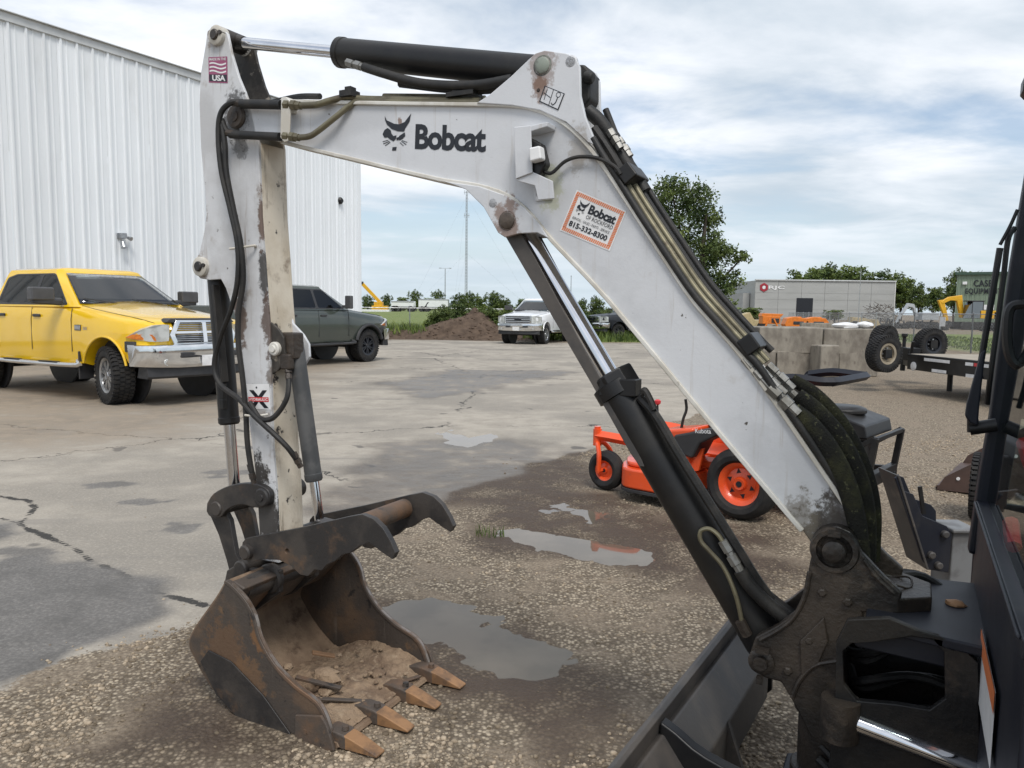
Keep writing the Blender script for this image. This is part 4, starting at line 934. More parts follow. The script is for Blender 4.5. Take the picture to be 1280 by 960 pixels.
# ---- swing post
HS = .115
post = LP([(1012, 704), (1018, 678), (1030, 662), (1046, 657), (1064, 665), (1078, 692), (1104, 720), (1128, 742), (1120, 768), (1078, 766), (1084, 800), (1054, 808), (1050, 836), (1056, 870), (1050, 950), (1012, 920), (1002, 900), (992, 880), (976, 853), (956, 848), (940, 838), (936, 822), (944, 797), (972, 782), (993, 766), (1006, 740)], -HS)
sp = MB()
for sgn in (-1, 1):
    a, b = sorted((sgn * HS, sgn * (HS - .028))); sp.prism(post, a, b)
core = LP([(985, 800), (1014, 760), (1078, 770), (1078, 800), (1052, 812), (1056, 880), (1050, 950), (1012, 918), (996, 884)], -HS); sp.prism(core, -HS + .028, HS - .028)
swing = sp.build('swing_post', MGRIM, EX, bevel=.006)
s, z = L(1043, 688, -HS); mb = MB(); mb.lathe((s, HS + .02, z), (0, -1, 0), [(0, .055), (.01, .060), (2 * HS + .02, .060), (2 * HS + .03, .056), (2 * HS + .03, .044), (2 * HS + .02, .042), (2 * HS + .02, .03), (2 * HS + .04, .028), (2 * HS + .044, .02)], 30); mb.box((s, -HS - .03, z + .052), (.03, .02, .014)); mb.build('pin', MGRIM, swing)
s, z = L(952, 826, -HS); mb = MB(); mb.lathe((s, HS + .02, z), (0, -1, 0), [(0, .034), (2 * HS + .03, .034), (2 * HS + .034, .026), (2 * HS + .034, .020), (2 * HS + .046, .018)], 24); mb.box((s + .004, -HS - .022, z + .038), (.035, .02, .012)); mb.box((s, -HS - .02, z - .045), (.016, .016, .02)); mb.build('pin', MGRIM, swing)
# vertical swing pin with its worn cap
sw = L(1031, 850, -.02)[0]
mb = MB(); mb.lathe((sw, -.03, .18), (0, 0, 1), [(0, .060), (.22, .062), (.225, .052), (.26, .052), (.27, .048), (.295, .048), (.30, .04)], 26); mb.build('swing_pin', MGRIM, swing)
mb = MB(); mb.lathe((sw, -.03, .482), (0, 0, 1), [(0, .046), (.014, .046), (.02, .040)], 24); mb.lathe((sw + .005, -.03, .50), (0, 0, 1), [(0, .016), (.03, .014)], 8); mb.build('pin_cap', mat('worn_steel_cap', (.16, .13, .105), .42, .6, col2=(.07, .055, .045), scale=22), swing)
for zz, rr0 in ((.205, .078), (.40, .074)):      # lugs round the swing pin
    mb = MB(); mb.lathe((sw, -.03, zz), (0, 0, 1), [(0, rr0 - .004), (.004, rr0), (.036, rr0), (.04, rr0 - .004)], 26); mb.build('pin_lug', MGRIM, swing)
mb = MB(); mb.tube([L3(1012, 715, -HS - .004), L3(1006, 745, -HS - .004), L3(992, 772, -HS - .004), L3(972, 788, -HS - .004), L3(950, 800, -HS - .004)], .0065, 8); mb.tube([L3(990, 872, -HS - .004), L3(1000, 850, -HS - .004), L3(1018, 832, -HS - .004), L3(1046, 826, -HS - .004)], .007, 8); mb.tube([L3(1080, 700, -HS - .004), L3(1096, 722, -HS - .004), L3(1118, 742, -HS - .004)], .006, 8); mb.build('weld_bead', MGRIM, swing)
for x_, y_ in ((1028, 740), (1060, 752), (1012, 800), (985, 838)):
    q_ = L(x_, y_, -HS); mb = MB(); mb.lathe((q_[0], -HS + .002, q_[1]), (0, -1, 0), [(0, .012), (.010, .012), (.014, .008)], 6); mb.build('bolt', MGRIM, swing)
mb = MB(); mb.prism(LP([(1000, 800), (1030, 770), (1036, 800), (1024, 828), (1002, 846)], -HS), -HS - .010, -HS + .002); mb.build('rib_plate', MGRIM, swing, bevel=.004)
# flat flange with a wire ring at the back of the post
mb = MB(); P = [L3(1078, 700, -.10), L3(1094, 690, .09), L3(1158, 737, .06), L3(1110, 765, -.12)]
zt = .775; f0 = [(L(1076, 712, -.11)[0], -.11), (L(1090, 700, .10)[0] + .02, .11), (1.50, .115), (1.565, .06), (1.565, -.06), (1.49, -.115)]
mb.prism(f0, .735, zt, lambda u, v, w: (u, v, w)); mb.build('flange_plate', MGRIM, swing, bevel=.006)
mb = MB(); mb.tube([(1.47 + .05 * math.cos(a), .01 + .05 * math.sin(a), zt + .006 + .006 * math.sin(3 * a)) for a in [6.283 * i / 18 for i in range(19)]], .003, 6, 3); mb.build('wire_ring', MGRIM, swing)

# ---- upper structure: nose of the main frame, with the open window through it
mf = MB()
fr = [(1.44, .705), (1.60, .735), (1.95, .735), (1.95, .16), (1.34, .16), (1.30, .30), (1.40, .33), (1.62, .34), (1.65, .60), (1.60, .66), (1.42, .66)]
for n in (-.20, .17):
    mf.prism([(1.40, .735), (1.95, .735), (1.95, .14), (1.32, .14), (1.32, .22), (1.55, .25), (1.66, .36), (1.665, .60), (1.63, .655), (1.40, .665)], n, n + .03)
mf.prism([(1.42, -.20), (1.95, -.28), (1.95, .28), (1.42, .20)], .712, .738, lambda u, v, w: (u, v, w))
mf.prism([(1.22, -.12), (1.36, -.20), (1.95, -.30), (1.95, .30), (1.36, .20), (1.22, .12)], .12, .17, lambda u, v, w: (u, v, w))
mf.box((1.86, .0, .42), (.04, .55, .56))
frame = mf.build('main_frame', MNAVY, EX, bevel=.006)
MGRD = mat('oily_black_steel', (.008, .008, .009), .5, col2=(.022, .018, .015), scale=6, grime=((.06, .045, .034), 9, .60, .8), bump=.2, spec=.4)
fp = MB(); fp.prism(LP([(1060, 772), (1112, 770), (1150, 786), (1196, 800), (1222, 826), (1226, 990), (1030, 990), (1044, 900), (1046, 800)], -.21), -.225, -.205, holes=[LP([(1054, 812), (1066, 801), (1100, 799), (1140, 793), (1166, 797), (1180, 812), (1181, 870), (1162, 884), (1120, 877), (1072, 873), (1055, 852)], -.21)]); fp.build('frame_plate', MGRD, frame, bevel=.006)
fp = MB(); fp.prism([(1.28, .20), (1.86, .20), (1.86, .70), (1.74, .70), (1.72, .64), (1.62, .60), (1.58, .56), (1.28, .56)], .10, .12); fp.build('back_plate', MGRD, frame)
fz = MB()
rr = random.Random(4)
for i in range(14):
    z0 = .30 + .035 * i; fz.tube([(1.30 + rr.uniform(0, .1), -.10 + .03 * i * .8, z0), (1.42, -.13 + .02 * i, z0 + rr.uniform(-.05, .05)), (1.55, -.12 + .025 * i, .36 + .03 * i + rr.uniform(-.04, .04)), (1.70, -.10 + .02 * i, .40 + .02 * i)], .012, 8)
fz.build('hydraulic_hose', MHOSE, frame)
sc_, a0, b0, d0 = None, Vector((1.40, -.235, .455)), Vector((1.85, -.235, .405)), None
mb = MB(); mb.cyl(L3(1062, 900, -.22), L3(1222, 962, -.22), .023, seg=24); swr = mb.build('swing_cylinder_rod', MCHR, frame)
mb = MB(); c = Vector(L3(1050, 897, -.22)); mb.lathe(c + Vector((0, 0, -.05)), (0, 0, 1), [(0, .046), (.10, .046)], 20); mb.cyl(c, L3(1068, 903, -.22), .036, .03); mb.build('rod_eye', MGRIM, frame)
mb = MB(); mb.cyl(L3(1219, 960, -.22), L3(1300, 992, -.22), .042); mb.build('swing_cylinder', MBLK, frame)
mb = MB(); clod(mb, L3(1192, 771, .02)[:2] + (.742,), .02, (1.3, 1, .5), 8); mb.build('dirt_clod', MTOOTH, frame, smooth=30)

# ---- dozer blade
bl = MB()
prof = [(.925, .385), (.940, .392), (.952, .385), (.945, .30), (.925, .20), (.930, .10), (.955, .02), (.935, .02), (.905, .10), (.900, .20), (.915, .30)]
bl.prism(prof, -1.05, .66)
blade = bl.build('dozer_blade', MBLADE, EX, bevel=.003)
mb = MB(); mb.prism([(.935, .325), (.965, .345), (1.05, .235), (1.05, .075), (.945, .06), (.925, .2)], -1.05, .63); mb.build('box_beam', MBLADE, blade, bevel=.008)
endp = [(.905, .40), (.955, .43), (1.005, .43), (1.05, .40), (1.06, .10), (.99, .02), (.92, .02), (.895, .2)]
slot = [(.955, .40), (.99, .40), (1.005, .375), (.985, .345), (.955, .36)]
mb = MB(); mb.prism(endp, .645, .665, holes=[slot]); mb.build('end_plate', MBLK, blade, bevel=.003)
mb = MB(); mb.prism([(.88, .06), (.96, .06), (.96, -.0), (.90, .002)], -1.05, .655); mb.build('cutting_edge', MRUST, blade, bevel=.002)
mb = MB(); mb.add([(.985, .52, .3405), (.985, .60, .3405), (1.0, .60, .321), (1.0, .52, .321)], [(0, 1, 2, 3)]); mb.box((.993, .585, .336), (.022, .06, .004), Matrix.Rotation(RD(52), 3, 'Y')); mb.build('sticker', MSTKW, blade)
# arms from the blade back under the machine
for n in (-.24, -.80):
    mb = MB(); mb.prism(smooth2([(.955, .375), (1.0, .355), (1.08, .315), (1.25, .285), (1.60, .27), (1.90, .27)], 3) + [(1.90, .11), (1.30, .11), (1.05, .10), (.95, .12)], n - .02, n + .02); mb.build('blade_arm', MBLK, blade, bevel=.006)
mb = MB(); mb.lathe((1.20, -.34, .26), (0, -1, .5), [(0, .05), (.04, .05), (.05, .04)], 20); mb.build('pin_boss', MGRIM, blade)
mb = MB(); mb.prism([(1.05, .24), (1.10, .10), (1.05, .10)], .08, .10); mb.build('gusset', MBLADE, blade)
blade.rotation_euler = (0, 0, RD(-3.5)); blade.location = (.0, .058, 0)

# ---- cab: the front, seen almost edge on
CF = 1.672
def cabx(z): return CF + max(0, z - .95) * .055 + max(0, z - 1.5) * .09
pm = MB()
secs = []
for x, y in ((1300, 110), (1283, 205), (1262, 330), (1249, 420), (1236, 520), (1222, 600), (1209, 690)):      # the far front pillar leans back
    q, zz = L(x, y, .30); secs.append([(q, .272, zz), (q + .075, .272, zz), (q + .075, .328, zz), (q, .328, zz)])
pm.loft(secs); PIL = secs
secs = []
for zz in (.95, 1.2, 1.5, 1.8, 2.1, 2.45):
    x = cabx(zz) + .03; secs.append([(x, -.81, zz), (x + .07, -.81, zz), (x + .07, -.75, zz), (x, -.75, zz)])
pm.loft(secs)
pm.box((cabx(2.45) + .45, -.24, 2.47), (.95, 1.14, .10)); pm.box((CF + .85, .30, 1.6), (.06, .06, 1.7)); pm.box((CF + .85, -.78, 1.6), (.06, .06, 1.7))
cab = pm.build('cab', MNAVY, EX, bevel=.012)
mb = MB(); mb.prism([(CF + .004, .95), (CF + .03, .95), (CF + .03, .30), (CF + .055, .12), (CF + .02, .12), (CF - .004, .30)], -.78, .32); mb.box((CF + .03, .30, .62), (.02, .05, .7)); panel = mb.build('front_panel', MNAVY, cab, bevel=.006)
mb = MB(); mb.box((CF + .5, .31, .58), (1.0, .02, .75)); mb.box((CF + .5, -.79, .55), (1.0, .02, .82)); mb.box((CF + .45, -.24, .52), (.9, 1.06, .03)); mb.build('cab_side', MNAVY, cab, bevel=.006)
mb = MB(); mb.box((CF + .012, -.24, .945), (.030, 1.06, .035)); mb.box((CF - .006, -.24, .958), (.008, 1.02, .008)); mb.build('window_sill', MNAVY, cab, bevel=.004)
mb = MB()
for zz0, zz1 in ((.97, 1.62), (1.66, 2.40)):
    mb.add([(cabx(zz0) + .02, -.75, zz0), (cabx(zz0) + .02, .27, zz0), (cabx(zz1) + .02, .27, zz1), (cabx(zz1) + .02, -.75, zz1)], [(0, 1, 2, 3)])
def glass_mat():
    m = bpy.data.materials.new('clear_cab_glass'); m.use_nodes = True; N = m.node_tree.nodes; K = m.node_tree.links; N.clear()
    o = N.new('ShaderNodeOutputMaterial'); a = N.new('ShaderNodeBsdfTransparent'); a.inputs[0].default_value = (.62, .74, .70, 1); g = N.new('ShaderNodeBsdfGlossy'); g.inputs['Roughness'].default_value = .03
    f = N.new('ShaderNodeFresnel'); f.inputs[0].default_value = 1.33; x = N.new('ShaderNodeMixShader'); K.new(f.outputs[0], x.inputs[0]); K.new(a.outputs[0], x.inputs[1]); K.new(g.outputs[0], x.inputs[2]); K.new(x.outputs[0], o.inputs[0]); return m
MCLEAR = glass_mat()
mb.build('windshield', MCLEAR, cab, smooth=0)
# grab handle, hinge, wiper
mb = MB(); mb.prism([(p_[1][0] - .004, p_[1][2]) for p_ in PIL[:5]] + [(CF + .9, PIL[4][1][2]), (CF + .9, PIL[0][1][2])], .28, .30); mb.build('dark_cab_side', MNAVY, cab)  # solid dark sheet standing in for the cab's dim side window and interior
mb = MB(); mb.tube([L3(1268, 285, .24), L3(1260, 300, .22), L3(1254, 350, .22), L3(1246, 410, .22), L3(1238, 470, .22), L3(1234, 505, .24)], .007, 8); mb.build('grab_handle', MBLK, cab)
mb = MB(); mb.tube([L3(1286, 380, .1), L3(1264, 384, .1), L3(1259, 410, .1), L3(1261, 440, .1), L3(1270, 456, .1), L3(1290, 462, .1)], .012, 8); mb.build('door_handle_bar', MBLK, cab)
wp = MB(); wp.tube([L3(1272, 262, .2), L3(1262, 284, .2), L3(1250, 306, .2)], .005, 6); wp.tube([L3(1250, 310, .2), L3(1240, 370, .2), L3(1230, 430, .2), L3(1222, 480, .2)], .008, 8); wp.build('wiper_arm', MBLK, cab)
wp = MB(); wp.prism(LP([(1226, 440), (1232, 436), (1224, 505), (1222, 532), (1212, 528), (1206, 520), (1208, 505)], .2), .185, .215); wp.build('wiper_blade', MNAVY, cab, bevel=.006)
wp = MB(); wp.cyl(L3(1212, 536, .22), L3(1246, 531, .22), .018); wp.cyl(L3(1216, 524, .22), L3(1216, 540, .22), .014); wp.build('wiper_pivot', MBLK, cab)
mb = MB(); mb.add([(CF - .007, -.52, .76), (CF - .007, -.18, .76), (CF - .007, -.18, .60), (CF - .007, -.52, .60)], [(0, 1, 2, 3)]); mb.build('sticker', MSTKW, panel, smooth=0)
mb = MB(); mb.add([(CF - .009, -.52, .76), (CF - .009, -.18, .76), (CF - .009, -.18, .715), (CF - .009, -.52, .715)], [(0, 1, 2, 3)]); mb.build('sticker_band', MSTKO, panel, smooth=0)
mb = MB(); mb.lathe((CF + .14, -.38, 1.0), (0, 0, 1), [(0, .05), (.30, .05), (.34, .03)], 18); mb.build('control_column', MBLK, cab)
mb = MB(); mb.tube([(CF + .06, -.05, 1.18), (CF + .07, -.22, 1.13), (CF + .10, -.40, 1.12), (CF + .14, -.60, 1.13)], .016, 8); mb.tube([(CF + .05, -.02, .98), (CF + .05, -.10, .94)], .018, 8); mb.build('safety_bar', MRED, cab)
mb = MB(); mb.box((CF + .40, -.28, .95), (.42, .46, .12)); mb.box((CF + .62, -.28, 1.3), (.12, .46, .62)); mb.build('seat', MBLK, cab, bevel=.03)
mb = MB(); mb.box((1.70, .42, .56), (.10, .14, .20)); mb.build('step_box', MGALV, frame, bevel=.01)
mb = MB(); mb.lathe((1.72, -.80, 1.9), (0, 0, 1), [(0, .03), (.5, .03)], 10)
mb = MB(); mb.prism(LP([(1276, 100), (1300, 100), (1300, 128), (1277, 128), (1274, 122)], -.6), -.66, -.6); mb.build('work_lamp', MBLK, cab, bevel=.01)
q_ = L(1288, 116, -.63); mb = MB(); mb.bar((q_[0] + .01, -.63, q_[1]), (cabx(q_[1]) + .07, -.77, q_[1]), .025, .03); mb.build('lamp_arm', MBLK, cab, bevel=.003)
# tracks and belly, mostly out of view
for n in (-.62, .62):
    mb = MB(); mb.prism([(1.64, .12), (1.72, .02), (2.9, .02), (3.0, .12), (3.0, .34), (2.9, .44), (1.76, .44), (1.64, .34)], n - .15, n + .15)
    for i in range(14): mb.box((1.72 + i * .085, n, .008), (.05, .3, .016))
    mb.build('track', MHOSE, EX, bevel=.01)
mb = MB(); mb.box((2.4, 0, .40), (1.2, .9, .35)); mb.build('undercarriage', MBLK, EX, bevel=.02)
mb = MB(); mb.box((3.0, .0, .95), (.8, 1.5, .85)); mb.build('rear_body', MW, EX, bevel=.06)

# ================================================================== vehicles
def cut(o, cutters):
    """carve the cutter meshes out of o and keep the result as plain mesh"""
    for me in cutters:
        c = link('cutter', me, o.parent); bpy.context.view_layer.update(); m = o.modifiers.new('cut', 'BOOLEAN'); m.object = c; m.operation = 'DIFFERENCE'; m.solver = 'EXACT'
        dg = bpy.context.evaluated_depsgraph_get(); dg.update()
        new = bpy.data.meshes.new_from_object(o.evaluated_get(dg)); o.modifiers.remove(m); o.data = new
        bpy.data.objects.remove(c)
    o.data.polygons.foreach_set('use_smooth', [True] * len(o.data.polygons)); o.data.set_sharp_from_angle(angle=RD(32))

def car_glass(name, tint, ior=1.6):
    m = glass_mat(); m.name = name
    for n_ in m.node_tree.nodes:
        if n_.type == 'BSDF_TRANSPARENT': n_.inputs[0].default_value = (*tint, 1)
        if n_.type == 'FRESNEL': n_.inputs[0].default_value = ior
    return m
MTINT, MSCREEN, MSEAT = car_glass('tinted_side_glass', (.30, .33, .33)), car_glass('windscreen_glass', (.62, .68, .66), 2.0), mat('grey_seat_fabric', (.09, .088, .085), .9, col2=(.06, .06, .058), scale=8)
MMIR = mat('grey_mirror_shell', (.075, .075, .078), .4, col2=(.06, .06, .062), scale=4)
WHEELS = {}
def wheel_meshes(R, r, w, style, rm):
    key = (R, r, w, style)
    if key in WHEELS: return WHEELS[key]
    mb = MB(); h = w / 2
    mb.lathe((0, 0, 0), (0, 1, 0), [(-h * .80, r), (-h * .98, r + .03), (-h, (R + r) / 2), (-h * .93, R - .035), (-h * .78, R - .008), (h * .78, R - .008), (h * .93, R - .035), (h, (R + r) / 2), (h * .98, r + .03), (h * .80, r)], 44, True)
    n = 40
    for i in range(n):
        a = 2 * math.pi * i / n; M = Matrix.Rotation(-a, 3, 'Y')
        for k, y in enumerate((-.36, -.12, .12, .36)):
            a2 = a + (k % 2) * math.pi / n; M = Matrix.Rotation(-a2, 3, 'Y')
            mb.box(M @ Vector((R - .004, y * w, 0)), (.018, w * .20, 2 * math.pi * R / n * .62), M)
        for y in (-.47, .47):
            M = Matrix.Rotation(-a, 3, 'Y'); mb.box(M @ Vector((R - .030, y * w, 0)), (.05, w * .07, 2 * math.pi * R / n * (.62 if i % 2 else .45)), M)
    tyre = mb.mesh('tyre', MRUBBER)
    mb = MB(); ns = {'eight': 8, 'six': 6, 'five': 5, 'disc': 0}[style]
    mb.lathe((0, 0, 0), (0, 1, 0), [(-h * .78, r - .035), (-h * .80, r - .012), (-h * .86, r + .006), (-h * .70, r + .004), (h * .70, r + .004), (h * .8, r - .01), (h * .8, r - .03), (-h * .3, r - .04)], 36, True)
    if ns:
        for i in range(ns):
            for dd in (-.5, .5):
                a = 2 * math.pi * (i + dd * .32) / ns; M = Matrix.Rotation(-a, 3, 'Y')
                mb.box(M @ Vector((r * .54, -h * .55, 0)), (r * .84, h * .34, r * .13), M)
        mb.lathe((0, 0, 0), (0, 1, 0), [(-h * .78, r * .16), (-h * .80, r * .22), (-h * .5, r * .34), (0, r * .34)], 20)
        for sgn in (-1, 1):
            for i in range(ns): a = 2 * math.pi * i / ns; mb.cyl((r * .26 * math.cos(a), -h * .5, r * .26 * math.sin(a)), (r * .26 * math.cos(a), -h * .74, r * .26 * math.sin(a)), r * .045, seg=6)
    else:
        mb.lathe((0, 0, 0), (0, 1, 0), [(-h * .62, r * .12), (-h * .64, r * .20), (-h * .36, r * .30), (-h * .30, r * .5), (-h * .44, r * .82), (-h * .36, r), (0, r)], 28)
        for i in range(5): a = 2 * math.pi * i / 5; mb.cyl((r * .34 * math.cos(a), -h * .3, r * .34 * math.sin(a)), (r * .34 * math.cos(a), -h * .5, r * .34 * math.sin(a)), r * .05, seg=6)
    rim = mb.mesh('rim', rm)
    mb = MB(); mb.lathe((0, 0, 0), (0, 1, 0), [(-h * .28, r * .98), (h * .6, r * .98)], 24); hub = mb.mesh('brake_drum', MPLAS)
    WHEELS[key] = (tyre, rim, hub); return WHEELS[key]
def wheel(parent, loc, R, r, w, style, rm, side=1, steer=0., name='wheel'):
    """side -1: outer face towards -y, +1: towards +y"""
    t, ri, hu = wheel_meshes(R, r, w, style, rm)
    o = link(name, t, parent); o.location = loc; o.rotation_euler = (0, random.uniform(0, 1), (math.pi if side > 0 else 0) + steer)
    link('rim', ri, o)
    if style != 'disc': link('brake_drum', hu, o)
    return o

def pickup(label, loc, rz, paint, style, Rw=.425, rimm=MCHROME, rimstyle='eight', steer=0., lift=0., trim=MCHROME, flare=False, group='pickup trucks parked in the yard', dirt=None):
    T = thing('pickup_truck', label, 'pickup truck', loc, rz, group)
    zl = lift; zz = lambda b: b + zl * min(1, max(0, (b - .55) / .55))
    def sec(x, hw, zb, zs, zt, cr):
        h = [(hw - .14, zb), (hw - .035, zb + .03), (hw - .008, zb + .20), (hw, zb + .42), (hw - .008, zs - .22), (hw - .022, zs - .07), (hw - .055, zs - .015), (hw - .14, zs + (zt - zs) * .55), (hw * .55, zt), (hw * .28, zt + cr * .7), (0, zt + cr)]
        kx = float(np.interp(x, [1.2, 2.8], [1, .3])); h = [(a, b + (zz(b) - b) * kx) for a, b in h]
        return [(x, -a, b) for a, b in h[:-1]] + [(x, 0, h[-1][1])] + [(x, a, b) for a, b in h[:-1][::-1]]
    st = [(2.80, .80, .66, 1.14, 1.17, .0), (2.76, .89, .64, 1.17, 1.205, .015), (2.62, .95, .62, 1.20, 1.245, .025), (2.35, .985, .60, 1.225, 1.285, .035), (1.95, 1.0, .58, 1.25, 1.32, .04), (1.5, 1.0, .56, 1.285, 1.36, .045), (1.18, 1.0, .55, 1.32, 1.40, .04), (1.05, 1.0, .55, 1.34, 1.40, .02), (.5, 1.0, .55, 1.355, 1.38, .01), (-.6, 1.0, .55, 1.365, 1.38, .01), (-1.28, 1.0, .55, 1.37, 1.38, .01)]
    mb = MB(); mb.loft([sec(*q) for q in st][::-1]); body = mb.build('body', paint, T)
    for k_ in (7, 13):      # shut lines of the bonnet
        mb = MB(); mb.tube([sec(*q)[k_] for q in st[1:7]], .0045, 6, 3); mb.build('bonnet_seam', MPLAS, body)
    FA, RA = 1.90, -1.92
    def wellcut(x, R):
        out = []
        for sgn in (-1, 1):
            c = MB(); c.cyl((x, sgn * .60, Rw + .04), (x, sgn * 1.3, Rw + .04), R, seg=36); out.append(c.mesh('c', paint, 0))
        return out
    cut(body, wellcut(FA, .505 + lift * .25))
    # bed
    mb = MB(); h = [(.90, .60), (.985, .64), (1.0, 1.0), (.99, 1.30), (.97, 1.40), (.93, 1.425), (.86, 1.42), (.85, .95)]
    prof = [(-a, zz(b)) for a, b in h] + [(a, zz(b)) for a, b in h[::-1]]
    mb.loft([[(x, a, b) for a, b in prof] for x in (-3.06, -3.0, -2.2, -1.31)]); bed = mb.build('bed', paint, T); cut(bed, wellcut(RA, .50 + lift * .25))
    mb = MB(); mb.box((-3.05, 0, 1.02 + zl), (.05, 1.78, .78)); mb.build('tailgate', paint, T, bevel=.02)
    mb = MB(); mb.box((-.2, 0, .62), (5.4, .8, .20)); mb.cyl((FA, -.75, Rw), (FA, .75, Rw), .07); mb.cyl((RA, -.75, Rw), (RA, .75, Rw), .08); mb.box((FA, 0, .85 + zl), (1.0, 1.5, .3)); mb.build('chassis', MPLAS, T)
    mb = MB()
    for x in (FA, RA):
        for sgn in (-1, 1): mb.cyl((x, sgn * .62, Rw + .04), (x, sgn * .58, Rw + .04), .52, seg=28)
    mb.build('wheel_well', MPLAS, T)
    # greenhouse
    B = [(1.20, .93), (1.0, .97), (.3, .97), (-.6, .97), (-1.20, .97), (-1.28, .90)]
    Tq = [(.36, .66), (.29, .735), (.0, .735), (-.6, .735), (-1.08, .735), (-1.14, .67)]
    def ring(t, z, infl=0.):
        h = []
        for (a, b), (c, d) in zip(B, Tq):
            h.append((a + (c - a) * t, b + (d - b) * t + infl, z + zl))
        return [(x, -y, z_) for x, y, z_ in h] + [(x, y, z_) for x, y, z_ in h[::-1]]
    zb_, zt_ = 1.34, 1.90
    mb = MB(); secs = [ring(t, zb_ + (zt_ - zb_) * t, 0.0) for t in (0, .2, .4, .6, .8, .95)]
    secs.append([(x * .985 - .0, y * .965, z + .045) for x, y, z in ring(1, zt_ - .01)]); secs.append([(x * .9 - .03, y * .82, z + .075) for x, y, z in ring(1, zt_ - .01)]); secs.append([(x * .6 - .12, y * .4, z + .09) for x, y, z in ring(1, zt_ - .01)])
    mb.loft(secs); roof = mb.build('cab', paint, T)
    inn = MB(); inn.loft([[(-.2 + (x + .2) * .945, y * .935, z_) for x, y, z_ in ring(t, zb_ + (zt_ - zb_) * t)] for t in (-.10, .3, .6, .94)])
    def sidey(x, z):
        t = (z - zb_) / (zt_ - zb_); xs_ = [b[0] + (q[0] - b[0]) * t for b, q in zip(B, Tq)]; ys_ = [b[1] + (q[1] - b[1]) * t for b, q in zip(B, Tq)]
        return float(np.interp(x, xs_[::-1], ys_[::-1]))
    def sidepane(poly, sgn, off, th):
        q = smooth_corner(poly, .05); m_ = MB(); N = len(q)
        m_.add([(x, sgn * (sidey(x, z) + off), z + zl) for x, z in q] + [(x, sgn * (sidey(x, z) + off - th), z + zl) for x, z in q], [list(range(N)), list(range(2 * N - 1, N - 1, -1))] + [(i, (i + 1) % N, N + (i + 1) % N, N + i) for i in range(N)]); return m_
    fw = [(.90, 1.395), (.37, 1.82), (.28, 1.845), (.02, 1.845), (.02, 1.395)]; rw_ = [(-.06, 1.395), (-.06, 1.845), (-.78, 1.845), (-.98, 1.79), (-1.02, 1.40)]
    cf_, cr_ = smooth_corner(fw, .05), smooth_corner(rw_, .05)
    wc = []
    for q in (cf_, cr_): c_ = MB(); c_.prism(q, -1.3, 1.3, lambda u, v, w: (u, w, v + zl)); wc.append(c_.mesh('c', paint, 0))
    for i_, dx in ((0, .5), (-1, -.4)):
        b, t_ = B[i_], Tq[i_]; q = []
        for v, u in ((.10, -1), (.10, 1), (.90, 1), (.90, -1)): q.append(Vector((b[0] + (t_[0] - b[0]) * v, u * (b[1] + (t_[1] - b[1]) * v) * .915, zb_ + (zt_ - zb_) * v + zl)))
        c_ = MB(); c_.loft([[p - Vector((dx * .6, 0, 0)) for p in q], [p + Vector((dx * .6, 0, 0)) for p in q]]); wc.append(c_.mesh('c', paint, 0))
    cut(roof, [inn.mesh('c', paint, 0)] + wc)
    mb = MB(); mb.box((-.08, 0, 1.385 + zl), (2.1, 1.76, .02)); mb.prism([(.60, 1.36), (1.08, 1.38), (1.02, 1.45), (.70, 1.47)], -.86, .86, lambda u, v, w: (u, w, v + zl)); mb.build('dashboard', MPLAS, T)
    for x_ in (.0, -.88):
        for y_ in (-.42, .42):
            mb = MB(); mb.box((x_ - .06, y_, 1.54 + zl), (.16, .50, .34), Matrix.Rotation(RD(-9), 3, 'Y')); mb.box((x_ - .10, y_, 1.77 + zl), (.10, .26, .16)); mb.build('seat', MSEAT, T, bevel=.03)
    mb = MB(); mb.tube([(.50 + .05 * math.cos(a_), .42 + .19 * math.cos(a_ + 1.57), 1.48 + zl + .17 * math.sin(a_ + 1.57)) for a_ in [6.283 * i / 16 for i in range(17)]], .016, 6, 2); mb.build('steering_wheel', MPLAS, T)
    for sgn in (-1, 1):
        fn = lambda u, v, w: (u, sgn * (sidey(u, v) + w), v + zl)
        mb = MB(); mb.prism(smooth_corner([(.965, 1.37), (.345, 1.85), (.28, 1.87), (-.80, 1.87), (-1.04, 1.81), (-1.08, 1.37)], .04), -.006, .005, fn, holes=[cf_, cr_]); mb.build('window_trim', MPLAS, roof)
        for q in (cf_, cr_): mb = MB(); mb.prism(q, -.004, .002, fn); mb.build('side_window', MTINT, roof)
    # windscreen and rear window: flat panes set into the sloping faces
    def scr(front):
        i = 0 if front else -1; b, t_ = B[i], Tq[i]
        def at_(u, v):
            t = .08 + .86 * v; x = b[0] + (t_[0] - b[0]) * t; y = (b[1] + (t_[1] - b[1]) * t) * .965; z = zb_ + (zt_ - zb_) * t
            return Vector((x + (.02 if front else -.02) + (.07 if front else -.02) * (1 - u * u), y * u, z + zl + (.012 if front else 0)))
        m_ = MB(); U = 10; V = 6; vv = [at_(-1 + 2 * i / U, j / V) for j in range(V + 1) for i in range(U + 1)]
        ff = [(j * (U + 1) + i, j * (U + 1) + i + 1, (j + 1) * (U + 1) + i + 1, (j + 1) * (U + 1) + i) for j in range(V) for i in range(U)]
        m_.add(vv, ff)
        o = m_.build('windscreen' if front else 'rear_window', MSCREEN if front else MTINT, roof); s_ = o.modifiers.new('t', 'SOLIDIFY'); s_.thickness = .006; s_.offset = -1
    scr(True); scr(False)
    mb = MB()
    for y in (-.35, .45): mb.bar((1.27, y, 1.405 + zl), (1.10, y - .45, 1.47 + zl), .02, .014)
    mb.build('wiper', MPLAS, T)
